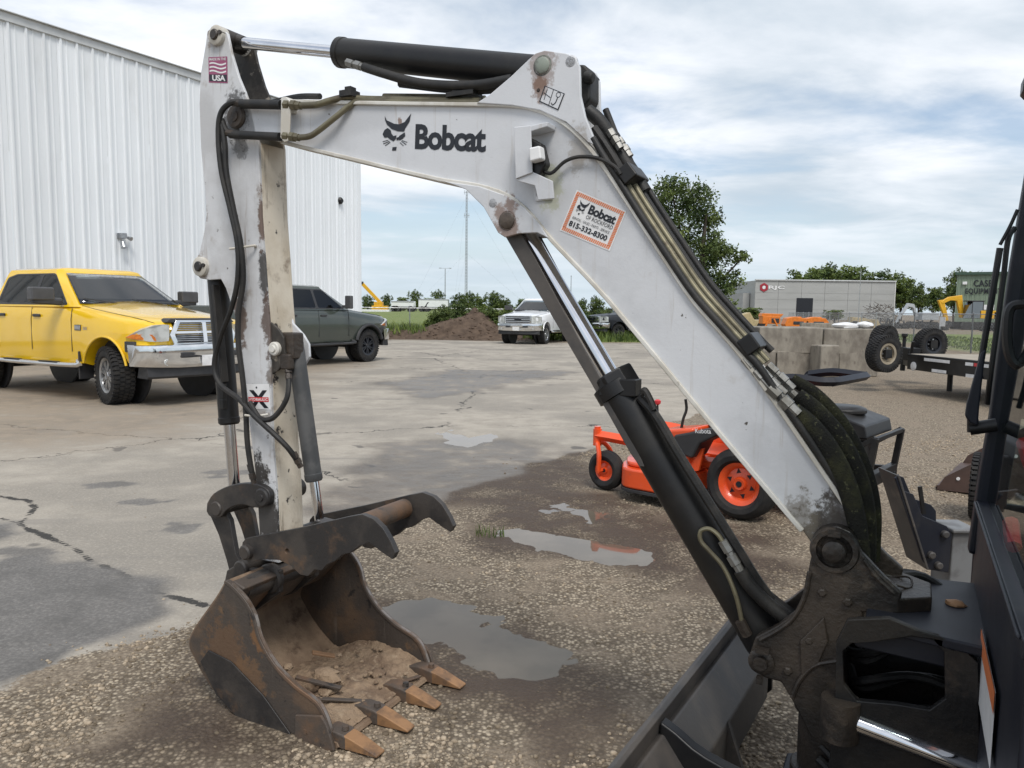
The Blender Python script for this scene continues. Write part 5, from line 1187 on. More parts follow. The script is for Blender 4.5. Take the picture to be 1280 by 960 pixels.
    # doors: seams, handles, step
    for sgn in (-1, 1):
        for x in (1.10, .0, -1.0):
            mb = MB(); mb.bar((x, sgn * .9995, .66 + zl), (x, sgn * .998, 1.16 + zl), .006, .010, (1, 0, 0)); mb.bar((x, sgn * .996, 1.16 + zl), (x, sgn * .970, 1.33 + zl), .006, .010, (1, 0, 0)); mb.build('door_seam', MPLAS, body)
        for x in (.17, -.86):
            mb = MB(); mb.box((x, sgn * 1.004, 1.20 + zl), (.20, .03, .045)); mb.build('door_handle', MPLAS if style != 'ford' else paint, body, bevel=.012)
        mb = MB(); mb.tube([(1.22, sgn * .98, .56 + zl * .6), (1.15, sgn * 1.05, .50 + zl * .6), (-1.1, sgn * 1.05, .50 + zl * .6), (-1.2, sgn * .98, .56 + zl * .6)], .038, 10, 5); mb.build('side_step', trim, T)
        mb = MB(); mb.box((.55, sgn * 1.055, .535 + zl * .6), (.5, .07, .012)); mb.build('step_pad', MPLAS, T); mb = MB(); mb.box((-.5, sgn * 1.055, .535 + zl * .6), (.45, .07, .012)); mb.build('step_pad', MPLAS, T)
        # tow mirror
        mb = MB(); mb.bar((.86, sgn * .98, 1.44 + zl), (.84, sgn * 1.18, 1.44 + zl), .05, .07, (0, 0, 1)); 
        if style == 'tall': mb.box((.83, sgn * 1.25, 1.55 + zl), (.12, .20, .34))
        else: mb.box((.83, sgn * 1.28, 1.53 + zl), (.15, .34, .20))
        mb.build('mirror', MMIR, T, bevel=.035)
        if style == 'cross':
            mb = MB(); mb.bar((.86, sgn * .99, 1.40 + zl), (.83, sgn * 1.42, 1.43 + zl), .10, .085, (0, 0, 1)); mb.build('mirror_base', MPLAS, T, bevel=.02)
        # wheel-arch lips
        for x in (FA, RA):
            R_ = .515 + lift * .25; pts = [(x + R_ * math.cos(a), Rw + .04 + R_ * math.sin(a)) for a in [RD(14 + 152 * i / 20) for i in range(21)]]
            mb = MB(); mb.tube([(p[0], sgn * (.995 if not flare else 1.02), p[1]) for p in pts], .018 if not flare else .045, 8, 2); mb.build('wheel_arch', paint if not flare else MPLAS, T)
        if style == 'cross':
            mb = MB(); mb.box((1.28, sgn * .90, .56), (.03, .22, .42)); mb.build('mud_flap', MPLAS, T)
            mb = MB(); mb.box((1.27, sgn * 1.001, 1.03 + zl), (.16, .012, .085)); bd = mb.build('badge', MPLAS, body, bevel=.008)
            mb = MB(); mb.box((1.27, sgn * 1.007, 1.03 + zl), (.14, .006, .065)); mb.build('badge_plate', MALU, bd, bevel=.004)
            m_ = MB(); write(m_, '2500', (1.42 if sgn > 0 else 1.40 + .0, sgn * 1.0015, 1.0 + zl), (-.11 * sgn * -1 * -1, 0, 0) if sgn > 0 else (.11, 0, 0), (0, 0, .045), (0, sgn, 0), .002); m_.build('lettering', MALU, body, smooth=0)
    # front end
    fz_ = zl * .3
    if style in ('cross', 'tall'):
        gw0, gw1, gz0, gz1 = .47, .40, .90, 1.215
        mb = MB(); outer = [(-.53, .87), (.53, .87), (.585, 1.02), (.47, 1.235), (-.47, 1.235), (-.585, 1.02)]; inner = [(-.465, .905), (.465, .905), (.505, 1.02), (.405, 1.20), (-.405, 1.20), (-.505, 1.02)]
        YZ = lambda u, v, w: (w - .10 * u * u - (v - 1.0) * .12, u, v + fz_)
        mb.prism(outer, 2.80, 2.905, YZ, holes=[inner]); 
        mb.prism([(-.035, .90), (.035, .90), (.035, 1.205), (-.035, 1.205)], 2.84, 2.90, YZ); mb.prism([(-.49, 1.035), (.49, 1.035), (.49, 1.075), (-.49, 1.075)], 2.835, 2.895, YZ)
        gr = mb.build('grille', MCHROME, T, bevel=.006)
        mb = MB(); mb.prism(inner, 2.80, 2.822, YZ); mb.build('grille_mesh', MPLAS, gr)
        for q in range(4):
            for zz in (.925 + .028 * q, 1.092 + .028 * q):
                mb = MB(); mb.prism([(-.46, zz), (.46, zz), (.46, zz + .011), (-.46, zz + .011)], 2.83, 2.865, YZ); mb.build('grille_bar', MALU, gr)
        mb = MB(); mb.prism([(-.62, 1.20), (.62, 1.20), (.54, 1.262), (-.54, 1.262)], 2.70, 2.88, YZ); mb.build('bug_shield', MPLAS, T, bevel=.015)
        for sgn in (-1, 1):
            def hl(poly, d0, d1):   # wraps round the corner of the wing
                f = lambda u, v, w: (float(np.interp(u, [0, .5, .8, .89, .95, .985, 1.01], [2.86, 2.85, 2.82, 2.79, 2.66, 2.42, 2.0])) + .012 + w, sgn * (u + .012 + (w if u > .94 else 0)), v + fz_)
                m_ = MB(); N = len(poly); m_.add([f(u, v, d1) for u, v in poly] + [f(u, v, d0) for u, v in poly], [list(range(N)), list(range(2 * N - 1, N - 1, -1))] + [(i, (i + 1) % N, N + (i + 1) % N, N + i) for i in range(N)]); return m_
            hl([(.585, .935), (.70, .925), (.86, .93), (.96, .955), (.985, .985), (.96, 1.06), (.90, 1.12), (.80, 1.165), (.66, 1.175), (.57, 1.165), (.575, 1.02)], -.10, .0).build('headlight', MLENS, T)
            hl([(.78, .94), (.96, .96), (.985, .985), (.965, 1.03), (.84, 1.03), (.80, .99)], -.004, .014).build('indicator', MAMB, T)
            mb = MB(); mb.prism([(.56, .77), (.99, .77), (.99, .925), (.56, .925)], 2.60, 2.80, lambda u, v, w: (w - .55 * max(0, u - .55) ** 2 * 2, sgn * u, v + fz_)); mb.build('headlight_trim', MPLAS, T, bevel=.01)
    else:
        mb = MB(); YZ = lambda u, v, w: (w - .06 * u * u, u, v + fz_)
        outer = [(-.60, .88), (.60, .88), (.60, 1.22), (-.60, 1.22)]; inner = [(-.55, .92), (.55, .92), (.55, 1.18), (-.55, 1.18)]
        mb.prism(outer, 2.78, 2.90, YZ, holes=[inner]); gr = mb.build('grille', MCHROME, T, bevel=.012)
        for zz in (.955, 1.03, 1.105):
            mb = MB(); mb.prism([(-.55, zz), (.55, zz), (.55, zz + .035), (-.55, zz + .035)], 2.82, 2.895, YZ); mb.build('grille_bar', MCHROME, gr, bevel=.004)
        mb = MB(); mb.prism(inner, 2.79, 2.82, YZ); mb.build('grille_mesh', MPLAS, gr)
        mb = MB(); mb.prism([(.15 * math.cos(a), 1.05 + .065 * math.sin(a)) for a in [6.283 * i / 20 for i in range(20)]], 2.89, 2.915, YZ); mb.build('badge', MINK, gr, bevel=.004)
        for sgn in (-1, 1):
            f = lambda u, v, w: (2.86 - .9 * max(0, u - .62) ** 2 - .5 * max(0, u - .86) + w, sgn * u, v + fz_)
            poly = [(.62, .90), (.90, .90), (.99, .93), (.985, 1.18), (.90, 1.20), (.62, 1.20)]; N = len(poly); m_ = MB()
            m_.add([f(u, v, 0) for u, v in poly] + [f(u, v, -.1) for u, v in poly], [list(range(N)), list(range(2 * N - 1, N - 1, -1))] + [(i, (i + 1) % N, N + (i + 1) % N, N + i) for i in range(N)]); m_.build('headlight', MLENS, T)
    # bumper, lofted from wing to wing
    top_ = .885 + zl * .35; fz_ = 0.
    secs = []
    for i in range(25):
        y = -1.02 + 2.04 * i / 24; x = 3.02 - .13 * y * y - .35 * max(0, abs(y) - .80) - 1.2 * max(0, abs(y) - .93)
        zt = top_ - .012 * abs(y); zb0 = .575 + .05 * max(0, abs(y) - .5)
        secs.append([(x - .16, y, zb0 + fz_), (x - .03, y, zb0 + fz_), (x, y, zb0 + .05 + fz_), (x - .01, y, zb0 + .13 + fz_), (x + .012, y, zb0 + .19 + fz_), (x - .012, y, zt - .01 + fz_), (x - .05, y, zt + fz_), (x - .20, y, zt + fz_)])
    mb = MB(); mb.loft(secs); bu = mb.build('front_bumper', MCHROME, T)
    mb = MB(); mb.box((2.985, 0, .76 + fz_), (.07, 1.02, .085)); mb.build('bumper_opening', MPLAS, bu, bevel=.02)
    mb = MB(); mb.box((3.035, -.02, .665 + fz_), (.012, .31, .155)); mb.build('number_plate', MSTKW, bu, bevel=.003)
    secs = []
    for i in range(17):
        y = -.92 + 1.84 * i / 16; x = 2.95 - .16 * y * y; secs.append([(x - .25, y, .43 + fz_), (x - .02, y, .42 + fz_), (x, y, .45 + fz_), (x - .02, y, .60 + fz_), (x - .2, y, .60 + fz_)])
    mb = MB(); mb.loft(secs); mb.build('air_dam', MPLAS, T)
    for sgn in (-1, 1):
        mb = MB(); mb.lathe((2.86, sgn * .70, .66 + fz_), (1, 0, 0), [(0, .05), (.085, .05), (.09, .045)], 16); mb.build('fog_lamp', MLENS, bu)
    for x, st_ in ((FA, steer), (RA, 0)):
        for sgn in (-1, 1): wheel(T, (x, sgn * .84, Rw), Rw, .26, .30, rimstyle, rimm, sgn, st_)
    mb = MB()
    for y in (-.12, .12): mb.cyl((-.02, y, 1.995 + zl), (.02, y, 1.995 + zl), .01)
    return T
def smooth_corner(poly, r):
    out = []; N = len(poly)
    for i in range(N):
        p0, p, p1 = Vector(poly[i - 1]), Vector(poly[i]), Vector(poly[(i + 1) % N])
        a = p + (p0 - p).normalized() * min(r, (p0 - p).length * .4); b = p + (p1 - p).normalized() * min(r, (p1 - p).length * .4)
        for t in (0, .33, .67, 1): q = (a * (1 - t) ** 2 + p * 2 * t * (1 - t) + b * t * t); out.append((q.x, q.y))
    return out

def place(contact_px, heading_deg, local_xy):
    """origin so that the local point stands at the ground point seen at contact_px; heading: direction of local +x, degrees from +X axis"""
    g = G(*contact_px); a = RD(heading_deg); lx, ly = local_xy
    return (g.x - (lx * math.cos(a) - ly * math.sin(a)), g.y - (lx * math.sin(a) + ly * math.cos(a)), 0), a
loc, a = place((140, 505), -30, (1.90, -.90))
pickup('bright yellow crew cab pickup truck with chrome bumper beside the white building', loc, a, MYEL, 'cross', .43, MALU, 'eight', RD(-14), .10)
loc, a = place((458, 452), 60, (1.90, -.90))
pickup('dark olive grey crew cab pickup truck parked behind the excavator arm', loc, a, MGRN, 'tall', .445, MINK, 'six', RD(0), .07, MPLAS, True)
loc, a = place((681, 430), -112, (1.90, .90))
pickup('white pickup truck facing the yard beside the mound of soil', loc, a, MCARW, 'ford', .42, MALU, 'five', RD(0), .03)

# ---- zero-turn mower
g0, g1 = G(746, 612), G(927, 648)
dv = Vector((g0.x - g1.x, g0.y - g1.y)).normalized(); ma = math.atan2(dv.y, dv.x)
WB = 1.22; yR, yF = .50, .44
perp = Vector((-dv.y, dv.x)); mo_ = Vector((g1.x, g1.y)) - perp * yR
MO = thing('lawn_mower', 'orange ride-on zero-turn mower with black engine standing behind the excavator boom', 'mower', (mo_.x, mo_.y, 0), ma)
def mwheel(loc, R, r, w, side, nm='wheel'):
    o = link(nm, None)
    bpy.data.objects.remove(o)
    mb = MB(); h = w / 2
    mb.lathe((0, 0, 0), (0, 1, 0), [(-h * .7, r), (-h * .95, r + .02), (-h, (r + R) / 2), (-h * .85, R - .025), (-h * .45, R - .003), (h * .45, R - .003), (h * .85, R - .025), (h, (r + R) / 2), (h * .95, r + .02), (h * .7, r)], 40, True)
    if R > .2:
        for i in range(34):
            for k in (-1, 1):
                a_ = 2 * math.pi * (i + .25 * k) / 34; M = Matrix.Rotation(-a_, 3, 'Y'); mb.box(M @ Vector((R - .010, k * w * .30, 0)), (.026, w * .34, .022), M @ Matrix.Rotation(.5 * k, 3, 'X'))
    o = mb.build(nm, MRUBBER, MO); o.location = loc
    mb = MB(); mb.lathe((0, 0, 0), (0, 1, 0), [(-h * .62, r * .16), (-h * .64, r * .26), (-h * .40, r * .34), (-h * .30, r * .70), (-h * .62, r * .86), (-h * .72, r + .012), (-h * .6, r), (h * .6, r), (h * .72, r + .012), (h * .3, r * .8), (h * .3, r * .1)], 32); ri = mb.build('rim', MORG, o)
    mb = MB()
    if R > .2:
        for i in range(6): a_ = 2 * math.pi * i / 6; c_ = Vector((r * .56 * math.cos(a_), -h * .345, r * .56 * math.sin(a_))); M = Matrix.Rotation(-a_, 3, 'Y'); mb.prism([(c_.x + .022 * math.cos(a_ + q), c_.z + .022 * math.sin(a_ + q)) for q in (0, 2.1, 4.2)], c_.y - .002, c_.y + .004)
        mb.lathe((0, 0, 0), (0, 1, 0), [(-h * .66, r * .14), (-h * .5, r * .16)], 14)
    else: mb.lathe((0, 0, 0), (0, 1, 0), [(-h * .66, r * .18), (-h * .5, r * .2)], 12)
    mb.build('rim_openings', MINK, o)
    if side > 0: o.rotation_euler = (0, .3, math.pi)
    return o
for sgn in (1, -1):
    mwheel((0, sgn * yR, .262), .262, .155, .22, sgn); mwheel((WB, sgn * yF, .165), .165, .085, .125, sgn, 'caster')
    f = MB(); f.tube([(WB + .02, sgn * (yF + .085), .165), (WB + .02, sgn * (yF + .085), .30), (WB + .06, sgn * (yF + .05), .375), (WB + .10, sgn * yF, .385)], .020, 8, 4); f.tube([(WB + .02, sgn * (yF - .085), .165), (WB + .02, sgn * (yF - .085), .30), (WB + .06, sgn * (yF - .05), .375), (WB + .10, sgn * yF, .385)], .020, 8, 4)
    f.cyl((WB + .10, sgn * yF, .36), (WB + .10, sgn * yF, .50), .036, seg=14); f.cyl((WB + .10, sgn * yF, .50), (WB + .10, sgn * yF, .52), .028, seg=10); f.cyl((WB + .02, sgn * (yF + .10), .165), (WB + .02, sgn * (yF - .10), .165), .016, seg=8); f.build('caster_fork', MORG, MO)
    f = MB(); f.tube([(WB + .10, sgn * yF, .445), (WB - .1, sgn * yF, .44), (WB - .28, sgn * (yF - .02), .42), (WB - .36, sgn * (yF - .06), .35), (.2, sgn * .30, .33)], .042, 4, 4); f.build('front_arm', MORG, MO)
    f = MB(); f.prism([(-.26, .66), (.10, .68), (.30, .62), (.52, .56), (.52, .42), (.36, .40), (.30, .52), (.16, .60), (-.12, .60), (-.28, .54)], sgn * .36, sgn * .60); f.build('fender', MPLAS if sgn < 0 else MPLAS, MO, bevel=.02)
    f = MB(); f.prism([(.36, .63), (.66, .58), (.70, .50), (.66, .36), (.40, .34)], sgn * .30, sgn * .585); f.build('fuel_tank', MORG, MO, bevel=.025)
    f = MB(); f.prism([(.30, .48), (.34, .30), (.56, .24), (.60, .36), (.46, .42)], sgn * .50, sgn * .53); f.build('deck_hanger', MORG, MO, bevel=.006)
    f = MB(); f.tube([(.34, sgn * .34, .60), (.38, sgn * .36, .80), (.52, sgn * .36, .96), (.52, sgn * .20, .97)], .014, 8, 4); f.build('drive_lever', MBLK, MO)
    f = MB(); f.bar((-.10, sgn * .40, .30), (-.10, sgn * .40, 1.0), .05, .05); f.build('roll_bar_post', MNAVY, MO, bevel=.008)
    f = MB(); f.lathe((-.10, sgn * .43, .98), (0, -1, 0), [(0, .05), (.06, .05)], 14); f.build('roll_bar_hinge', MNAVY, MO)
    f = MB(); f.prism([(-.36, .62), (-.24, .66), (-.24, .57), (-.36, .55)], sgn * .36, sgn * .60); f.build('rear_fender_tip', MORG, MO, bevel=.01)
    f = MB(); f.prism([(-.375, .62), (-.36, .62), (-.36, .56), (-.375, .56)], sgn * .44, sgn * .58); f.build('reflector', MAMB, MO)
def mloc(p): d_ = Vector((p.x - mo_.x, p.y - mo_.y)); return (d_.dot(dv), d_.dot(perp), p.z)
f = MB(); f.tube([mloc(DP(851, 540, 5.75)), mloc(DP(854, 524, 5.75)), mloc(DP(858, 512, 5.75)), mloc(DP(857, 499, 5.75))], .011, 8); f.build('deck_lever', MBLK, MO)
f = MB(); f.lathe(mloc(DP(822, 506, 5.6)), (0, 0, 1), [(0, .010), (.01, .022), (.03, .024), (.04, .012)], 12); f.build('lever_knob', MRED, MO)
f = MB(); f.cyl(mloc(DP(823, 540, 5.6)), mloc(DP(822, 506, 5.6)), .007, seg=8); f.build('lever_rod', MBLK, MO)
f = MB(); f.tube([(-.10, .40, 1.0), (-.28, .40, 1.03), (-.46, .40, 1.02), (-.53, .36, 1.02), (-.55, .28, 1.02), (-.55, -.28, 1.02), (-.53, -.36, 1.02), (-.46, -.40, 1.02), (-.28, -.40, 1.03), (-.10, -.40, 1.0)], .032, 4, 4); f.build('roll_bar', MNAVY, MO, bevel=.006)
m_ = MB(); y = .602; write(m_, 'Kubota', (.335, y, .595), (-.125, 0, .010), (.006, 0, .034), (0, 1, 0), .002); m_.build('lettering', MSTKW, MO, smooth=0)
dk = MB()
out = smooth_corner([(1.08, .42), (1.13, .10), (1.12, -.34), (.92, -.64), (.46, -.62), (.40, -.46), (.40, .50), (.50, .67), (.92, .67)], .08)
dk.prism(out, .105, .262, lambda u, v, w: (u, v, w)); deck = dk.build('mower_deck', MORG, MO, bevel=.02)
dk = MB(); dk.prism([(u * .96 + .03, v * .90) for u, v in out], .262, .30, lambda u, v, w: (u, v, w)); dk.build('deck_top', MORG, deck, bevel=.018)
dk = MB(); dk.prism([(u * 1.004, v * 1.006) for u, v in out], .078, .104, lambda u, v, w: (u, v, w)); dk.build('deck_skirt', MPLAS, deck, bevel=.004)
for x, y in ((.72, .38), (.72, 0), (.72, -.38)):
    dk = MB(); dk.lathe((x, y, .285), (0, 0, 1), [(0, .085), (.05, .085), (.07, .06)], 18); dk.build('spindle_cover', MPLAS, deck)
f = MB(); f.box((.70, 0, .36), (.62, .62, .03)); f.box((.1, 0, .34), (1.1, .50, .10)); f.build('frame', MORG, MO, bevel=.008)
f = MB(); f.box((.12, 0, .70), (.50, .50, .14)); f.box((-.10, 0, .84), (.13, .46, .30), Matrix.Rotation(RD(-10), 3, 'Y')); f.build('seat', MBLK, MO, bevel=.05)
f = MB()
for y in (.27, -.27): f.tube([(-.10, y, .80), (.10, y, .83), (.24, y, .82)], .03, 8, 4)
f.build('armrest', MBLK, MO)
# engine at the back
f = MB(); f.box((-.46, -.02, .55), (.38, .50, .24)); f.prism([(-.26, .64), (-.30, .76), (-.54, .79), (-.74, .73), (-.76, .64)], -.30, .28); f.lathe((-.48, -.04, .77), (0, 0, 1), [(0, .17), (.035, .17), (.05, .13)], 22); f.box((-.66, .16, .52), (.10, .18, .16)); f.cyl((-.5, .22, .6), (-.72, .24, .52), .04, seg=10); en = f.build('engine', MBLK, MO, bevel=.02)
f = MB(); f.lathe((-.50, .24, .44), (0, 0, 1), [(0, .045), (.01, .052), (.12, .052), (.13, .045)], 16); f.lathe((-.60, .12, .40), (0, 1, 0), [(0, .05), (.25, .05)], 14); f.tube([(-.44, .2, .5), (-.52, .28, .46), (-.60, .30, .40)], .018, 8); f.build('oil_filter', MALU, en)
for y in (.30, -.30):
    f = MB(); f.bar((-.30, y, .34), (-.78, y, .36), .04, .04); f.bar((-.78, y, .35), (-.82, y, .66), .04, .04); f.bar((-.82, y, .66), (-.44, y, .40), .035, .035); f.build('engine_guard', MBLK, MO, bevel=.004)
f = MB(); f.bar((-.78, -.31, .36), (-.78, .31, .36), .05, .09); f.bar((-.82, -.31, .65), (-.82, .31, .65), .03, .03); f.box((-.84, 0, .36), (.10, .09, .02)); f.cyl((-.865, 0, .30), (-.865, 0, .40), .008, seg=6); f.build('hitch_bar', MBLK, MO, bevel=.004)

# ---- loader coupler standing behind the excavator, with the tilt rod
def quick_attach():
    D = 3.75
    def P(x, y, dd=0.): v = DP(x, y, D + dd); return (v.x, v.z)
    q = thing('loader_coupler', 'dark navy loader coupler plate with silver tilt rod beside the excavator cab', 'coupler', (DP(1160, 715, D).x, D, 0))
    ox = q.location.x
    f = lambda u, v, w: (u - ox, w, v)
    near = [P(*p) for p in ((1119, 598), (1124, 593), (1128, 603), (1131, 614), (1142, 618), (1153, 645), (1184, 658), (1190, 668), (1186, 716), (1160, 712), (1153, 700))]
    far = [P(x + 7, y - 13) for x, y in ((1131, 614), (1142, 618), (1153, 645), (1178, 654), (1184, 662), (1184, 690), (1160, 690))]
    m1 = MB(); m1.prism(near, 0, .016, f); m1.build('side_plate', MNAVY, q, bevel=.003)
    m1 = MB(); m1.prism(far, .15, .166, f); m1.build('side_plate', MNAVY, q, bevel=.003)
    m1 = MB(); a_, b_ = P(1121, 594), P(1158, 712); m1.prism([a_, (a_[0] + .012, a_[1]), (b_[0] + .012, b_[1]), b_], -.006, .20, f); m1.build('face_plate', MBLADE, q, bevel=.003)
    for x, y in ((1180, 667), (1163, 693), (1172, 706)):
        c = P(x, y); m1 = MB(); m1.lathe((c[0] - ox, .17, c[1]), (0, -1, 0), [(0, .018), (.19, .018), (.196, .013)], 16); m1.build('pin', MBLADE, q)
    m1 = MB(); m1.bar((P(1159, 612)[0] - ox, .07, P(1159, 612)[1]), (P(1164, 647)[0] - ox, .07, P(1164, 647)[1]), .012, .018); m1.build('lever', MBLK, q)
    m1 = MB(); m1.cyl((P(1182, 667)[0] - ox, .08, P(1182, 667)[1]), (P(1230, 684)[0] - ox, .08, P(1230, 684)[1]), .013); m1.build('tilt_rod', MCHR, q)
    m1 = MB(); m1.box((P(1200, 720)[0] - ox + .02, .10, .20), (.13, .18, .40)); m1.box((P(1200, 700)[0] - ox + .02, .09, .405), (.14, .20, .02)); m1.build('loader_arm', mat('worn_grey_arm', (.17, .175, .18), .5, col2=(.11, .11, .112), scale=7, grime=((.22, .19, .15), 6, .56, .75)), q, bevel=.008)
quick_attach()
# ---- spare digging bucket on the gravel
g = G(1170, 612); LBK = thing('loader_bucket', 'brown steel loader bucket lying on the gravel behind the cab', 'loader bucket', (g.x, g.y, 0), RD(-38))
MBRN = mat('brown_primer_steel', (.085, .052, .042), .6, col2=(.060, .038, .032), scale=3, grime=((.20, .16, .125), 4, .56, .74), bump=.1)
profb = [(0, .0), (.0, .02), (.55, .06), (.75, .20), (.78, .45), (.70, .60), (.68, .60), (.74, .45), (.71, .22), (.54, .085), (0, .04)]
m1 = MB(); m1.prism(profb, 0, 1.3, lambda u, v, w: (u, w, v)); m1.build('shell', MBRN, LBK, bevel=.004)
for yy in (0, 1.285):
    m1 = MB(); m1.prism([(0, .0), (.55, .02), (.74, .18), (.77, .45), (.69, .6), (.5, .44), (.06, .12)], yy - .012, yy + .012, lambda u, v, w: (u, w, v)); m1.build('side_plate', MBRN, LBK, bevel=.003)
    for u, v in ((.16, .12), (.34, .20), (.55, .36)):
        m1 = MB(); s_ = -1 if yy == 0 else 1; m1.cyl((u, yy + s_ * .012, v), (u, yy + s_ * .02, v), .014, seg=10); m1.build('bolt_hole', MSTKW, LBK)
g = G(1226, 648); TY = tag(link('tyre', wheel_meshes(.24, .14, .18, 'disc', MALU)[0]), 'small black tyre standing on the gravel just behind the cab pillar', 'tyre'); TY.location = (g.x + .02, g.y, .24); TY.rotation_euler = (0, 0, RD(55))

# ================================================================== white metal building
wd = Vector((math.sin(RD(30)), math.cos(RD(30)), 0)); wnv = Vector((wd.y, -wd.x, 0))    # along the wall, out of the wall towards the yard
cn = DP(447, 157, 28.6); WH = cn.z; base = Vector((cn.x, cn.y, 0))
HALL = thing('metal_building', 'tall white ribbed metal building behind the yellow pickup', 'building', base, math.atan2(wd.y, wd.x))
# local: x runs along the wall towards the corner, -y out to the yard
PW, NP = 1.2, 22
prof = []
for i in range(3):
    x0 = i * .40; prof += [(x0, 0), (x0 + .05, 0), (x0 + .062, -.050), (x0 + .108, -.050), (x0 + .12, 0), (x0 + .225, 0), (x0 + .235, -.015), (x0 + .265, -.015), (x0 + .275, 0)]
prof.append((PW - .004, 0))
pm = MB(); n = len(prof); pm.add([(x, y, .25) for x, y in prof] + [(x, y, WH - .10) for x, y in prof], [(i, i + 1, n + i + 1, n + i) for i in range(n - 1)])
pme = pm.mesh('wall_panel', MSIDE, 0)
for i in range(NP):
    o = link('wall_panel', pme, HALL); o.location = (-(i + 1) * PW, 0, 0)
for i in range(14):       # gable end
    o = link('wall_panel', pme, HALL); o.location = (0, i * PW, 0); o.rotation_euler = (0, 0, RD(90))
mb = MB(); mb.box((-NP * PW / 2, -.02, WH - .06), (NP * PW + .1, .10, .20)); mb.box((-NP * PW / 2, -.05, WH + .05), (NP * PW + .2, .18, .03)); mb.build('eave_trim', MTRIM, HALL, bevel=.01)
mb = MB(); mb.box((0, -.005, WH / 2), (.16, .13, WH)); mb.build('corner_trim', MSIDE, HALL, bevel=.01)
mb = MB(); mb.box((-NP * PW / 2, .0, .13), (NP * PW, .1, .26)); mb.box((0.0, 8, .13), (.1, 16, .26)); mb.build('foundation', MCONC, HALL)
mb = MB(); mb.add([(.1, -.12, WH + .03), (-NP * PW, -.12, WH + .03), (-NP * PW, 8, WH + .9), (.1, 8, WH + .9), (-NP * PW, 17, WH + .03), (.1, 17, WH + .03)], [(0, 1, 2, 3), (3, 2, 4, 5)]); mb.build('roof', MTRIM, HALL, smooth=0)
def on_wall(x, y):
    d = ray(x, y); t = (base - EYE).dot(wnv) / d.dot(wnv); P = EYE + d * t - base; return P.dot(wd), P.z
u, v = on_wall(151, 299); mb = MB(); mb.box((u - .03, -.10, v + .08), (.16, .20, .14)); mb.lathe((u - .05, -.16, v - .08), (0, -.3, -1), [(0, .05), (.16, .08)], 12); mb.lathe((u + .12, -.12, v + .05), (.3, -1, -.4), [(0, .04), (.12, .06)], 10)
mb.build('wall_lamp', MALU, HALL, bevel=.004)
u, v = on_wall(424, 251); mb = MB(); mb.lathe((u, .02, v), (0, -1, 0), [(0, .12), (.10, .12), (.16, .07)], 14); mb.build('vent_cap', MBLK, HALL)

# ================================================================== concrete blocks
def cblock(px, top, d, w, h, label, rz=0.):
    g = DP(px, top, d); mb = MB(); z0 = g.z - h
    mb.box((0, 0, h / 2), (w, .75, h)); o = mb.build('concrete_block', MCONC, None, bevel=.035, seg=2); o.location = (g.x, d + .35, max(0, z0)); o.rotation_euler = (0, 0, rz)
    r_ = random.Random(int(px)); 
    for vtx in o.data.vertices: vtx.co += Vector((r_.uniform(-.012, .012), r_.uniform(-.02, .02), r_.uniform(-.012, .012)))
    return tag(o, label, 'concrete block', 'concrete blocks stacked along the yard')
cblock(926, 408, 18.0, .62, .62, 'short end of a concrete block in the upper row, nearest the big tree')
cblock(989, 409, 18.0, 1.48, .62, 'long stained concrete block in the upper row, behind the hose fittings')
cblock(1063, 411, 18.2, 1.25, .62, 'pale tan concrete block at the trailer end of the upper row')
cblock(945, 440, 18.0, .92, .60, 'concrete block in the lower row, under the short upper block')
cblock(996, 441, 18.0, .98, .60, 'concrete block in the lower row, under the long stained block', RD(3))
cblock(1038, 432, 17.4, .42, .72, 'dark small concrete block standing in front of the lower row')
cblock(1074, 442, 18.2, .95, .60, 'concrete block in the lower row, at the trailer end')
for (x, y, w, lb) in ((1062, 405, .8, 'long pale sack lying on the upper block row by the trailer'), (1085, 404, .5, 'short pale sack lying at the trailer end of the upper block row')):
    g = DP(x, y + 5, 18.4); mb = MB(); clod(mb, (0, 0, .07), .25, (w * 1.6, .8, .34), int(x)); o = mb.build('sack', MSTKW, None, smooth=60); o.location = (g.x, 18.6, g.z - .02); tag(o, lb, 'sack', 'sacks on the concrete blocks')

# ================================================================== flatbed trailer
g = G(1134, 489); TR = thing('flatbed_trailer', 'black flatbed trailer with timber deck and red and white reflective tape', 'trailer', (g.x, g.y, 0), RD(-86))
MDECK = mat('grey_timber_deck', (.36, .32, .26), .85, col2=(.26, .225, .18), scale=3, stretch=(.6, 6, 1), bump=.2)
mb = MB(); mb.box((3.2, .0, .56), (6.4, .07, .26)); mb.box((3.2, 2.0, .56), (6.4, .07, .26)); mb.box((.03, 1.0, .56), (.07, 2.0, .26)); mb.box((3.2, 1.0, .52), (6.3, .12, .16)); mb.box((3.2, -.03, .70), (6.4, .03, .05)); mb.build('trailer_frame', MBLK, TR, bevel=.008)
for i in range(9):
    mb = MB(); mb.box((3.2, .13 + i * .219, .705), (6.4, .212, .045)); mb.build('plank', MDECK, TR, bevel=.005)
for x0, w, z0, m_ in ((.55, .75, .655, MSTKW), (1.72, .20, .655, MSTKW), (1.94, .20, .655, MRED), (2.15, .20, .655, MSTKW), (2.36, .2, .655, MRED), (.80, .42, .47, MSTKW), (1.75, .42, .46, MSTKW)):
    mb = MB(); mb.box((x0 + w / 2, -.041 - .006, z0), (w, .004, .055)); mb.build('reflective_tape', m_, TR)
mb = MB(); mb.lathe((.22, -.03, .50), (0, -1, 0), [(0, .085), (.02, .085), (.025, .075), (.025, .05), (.03, .05), (.03, .0)], 20); mb.build('marker_lamp', MSTKW, TR)
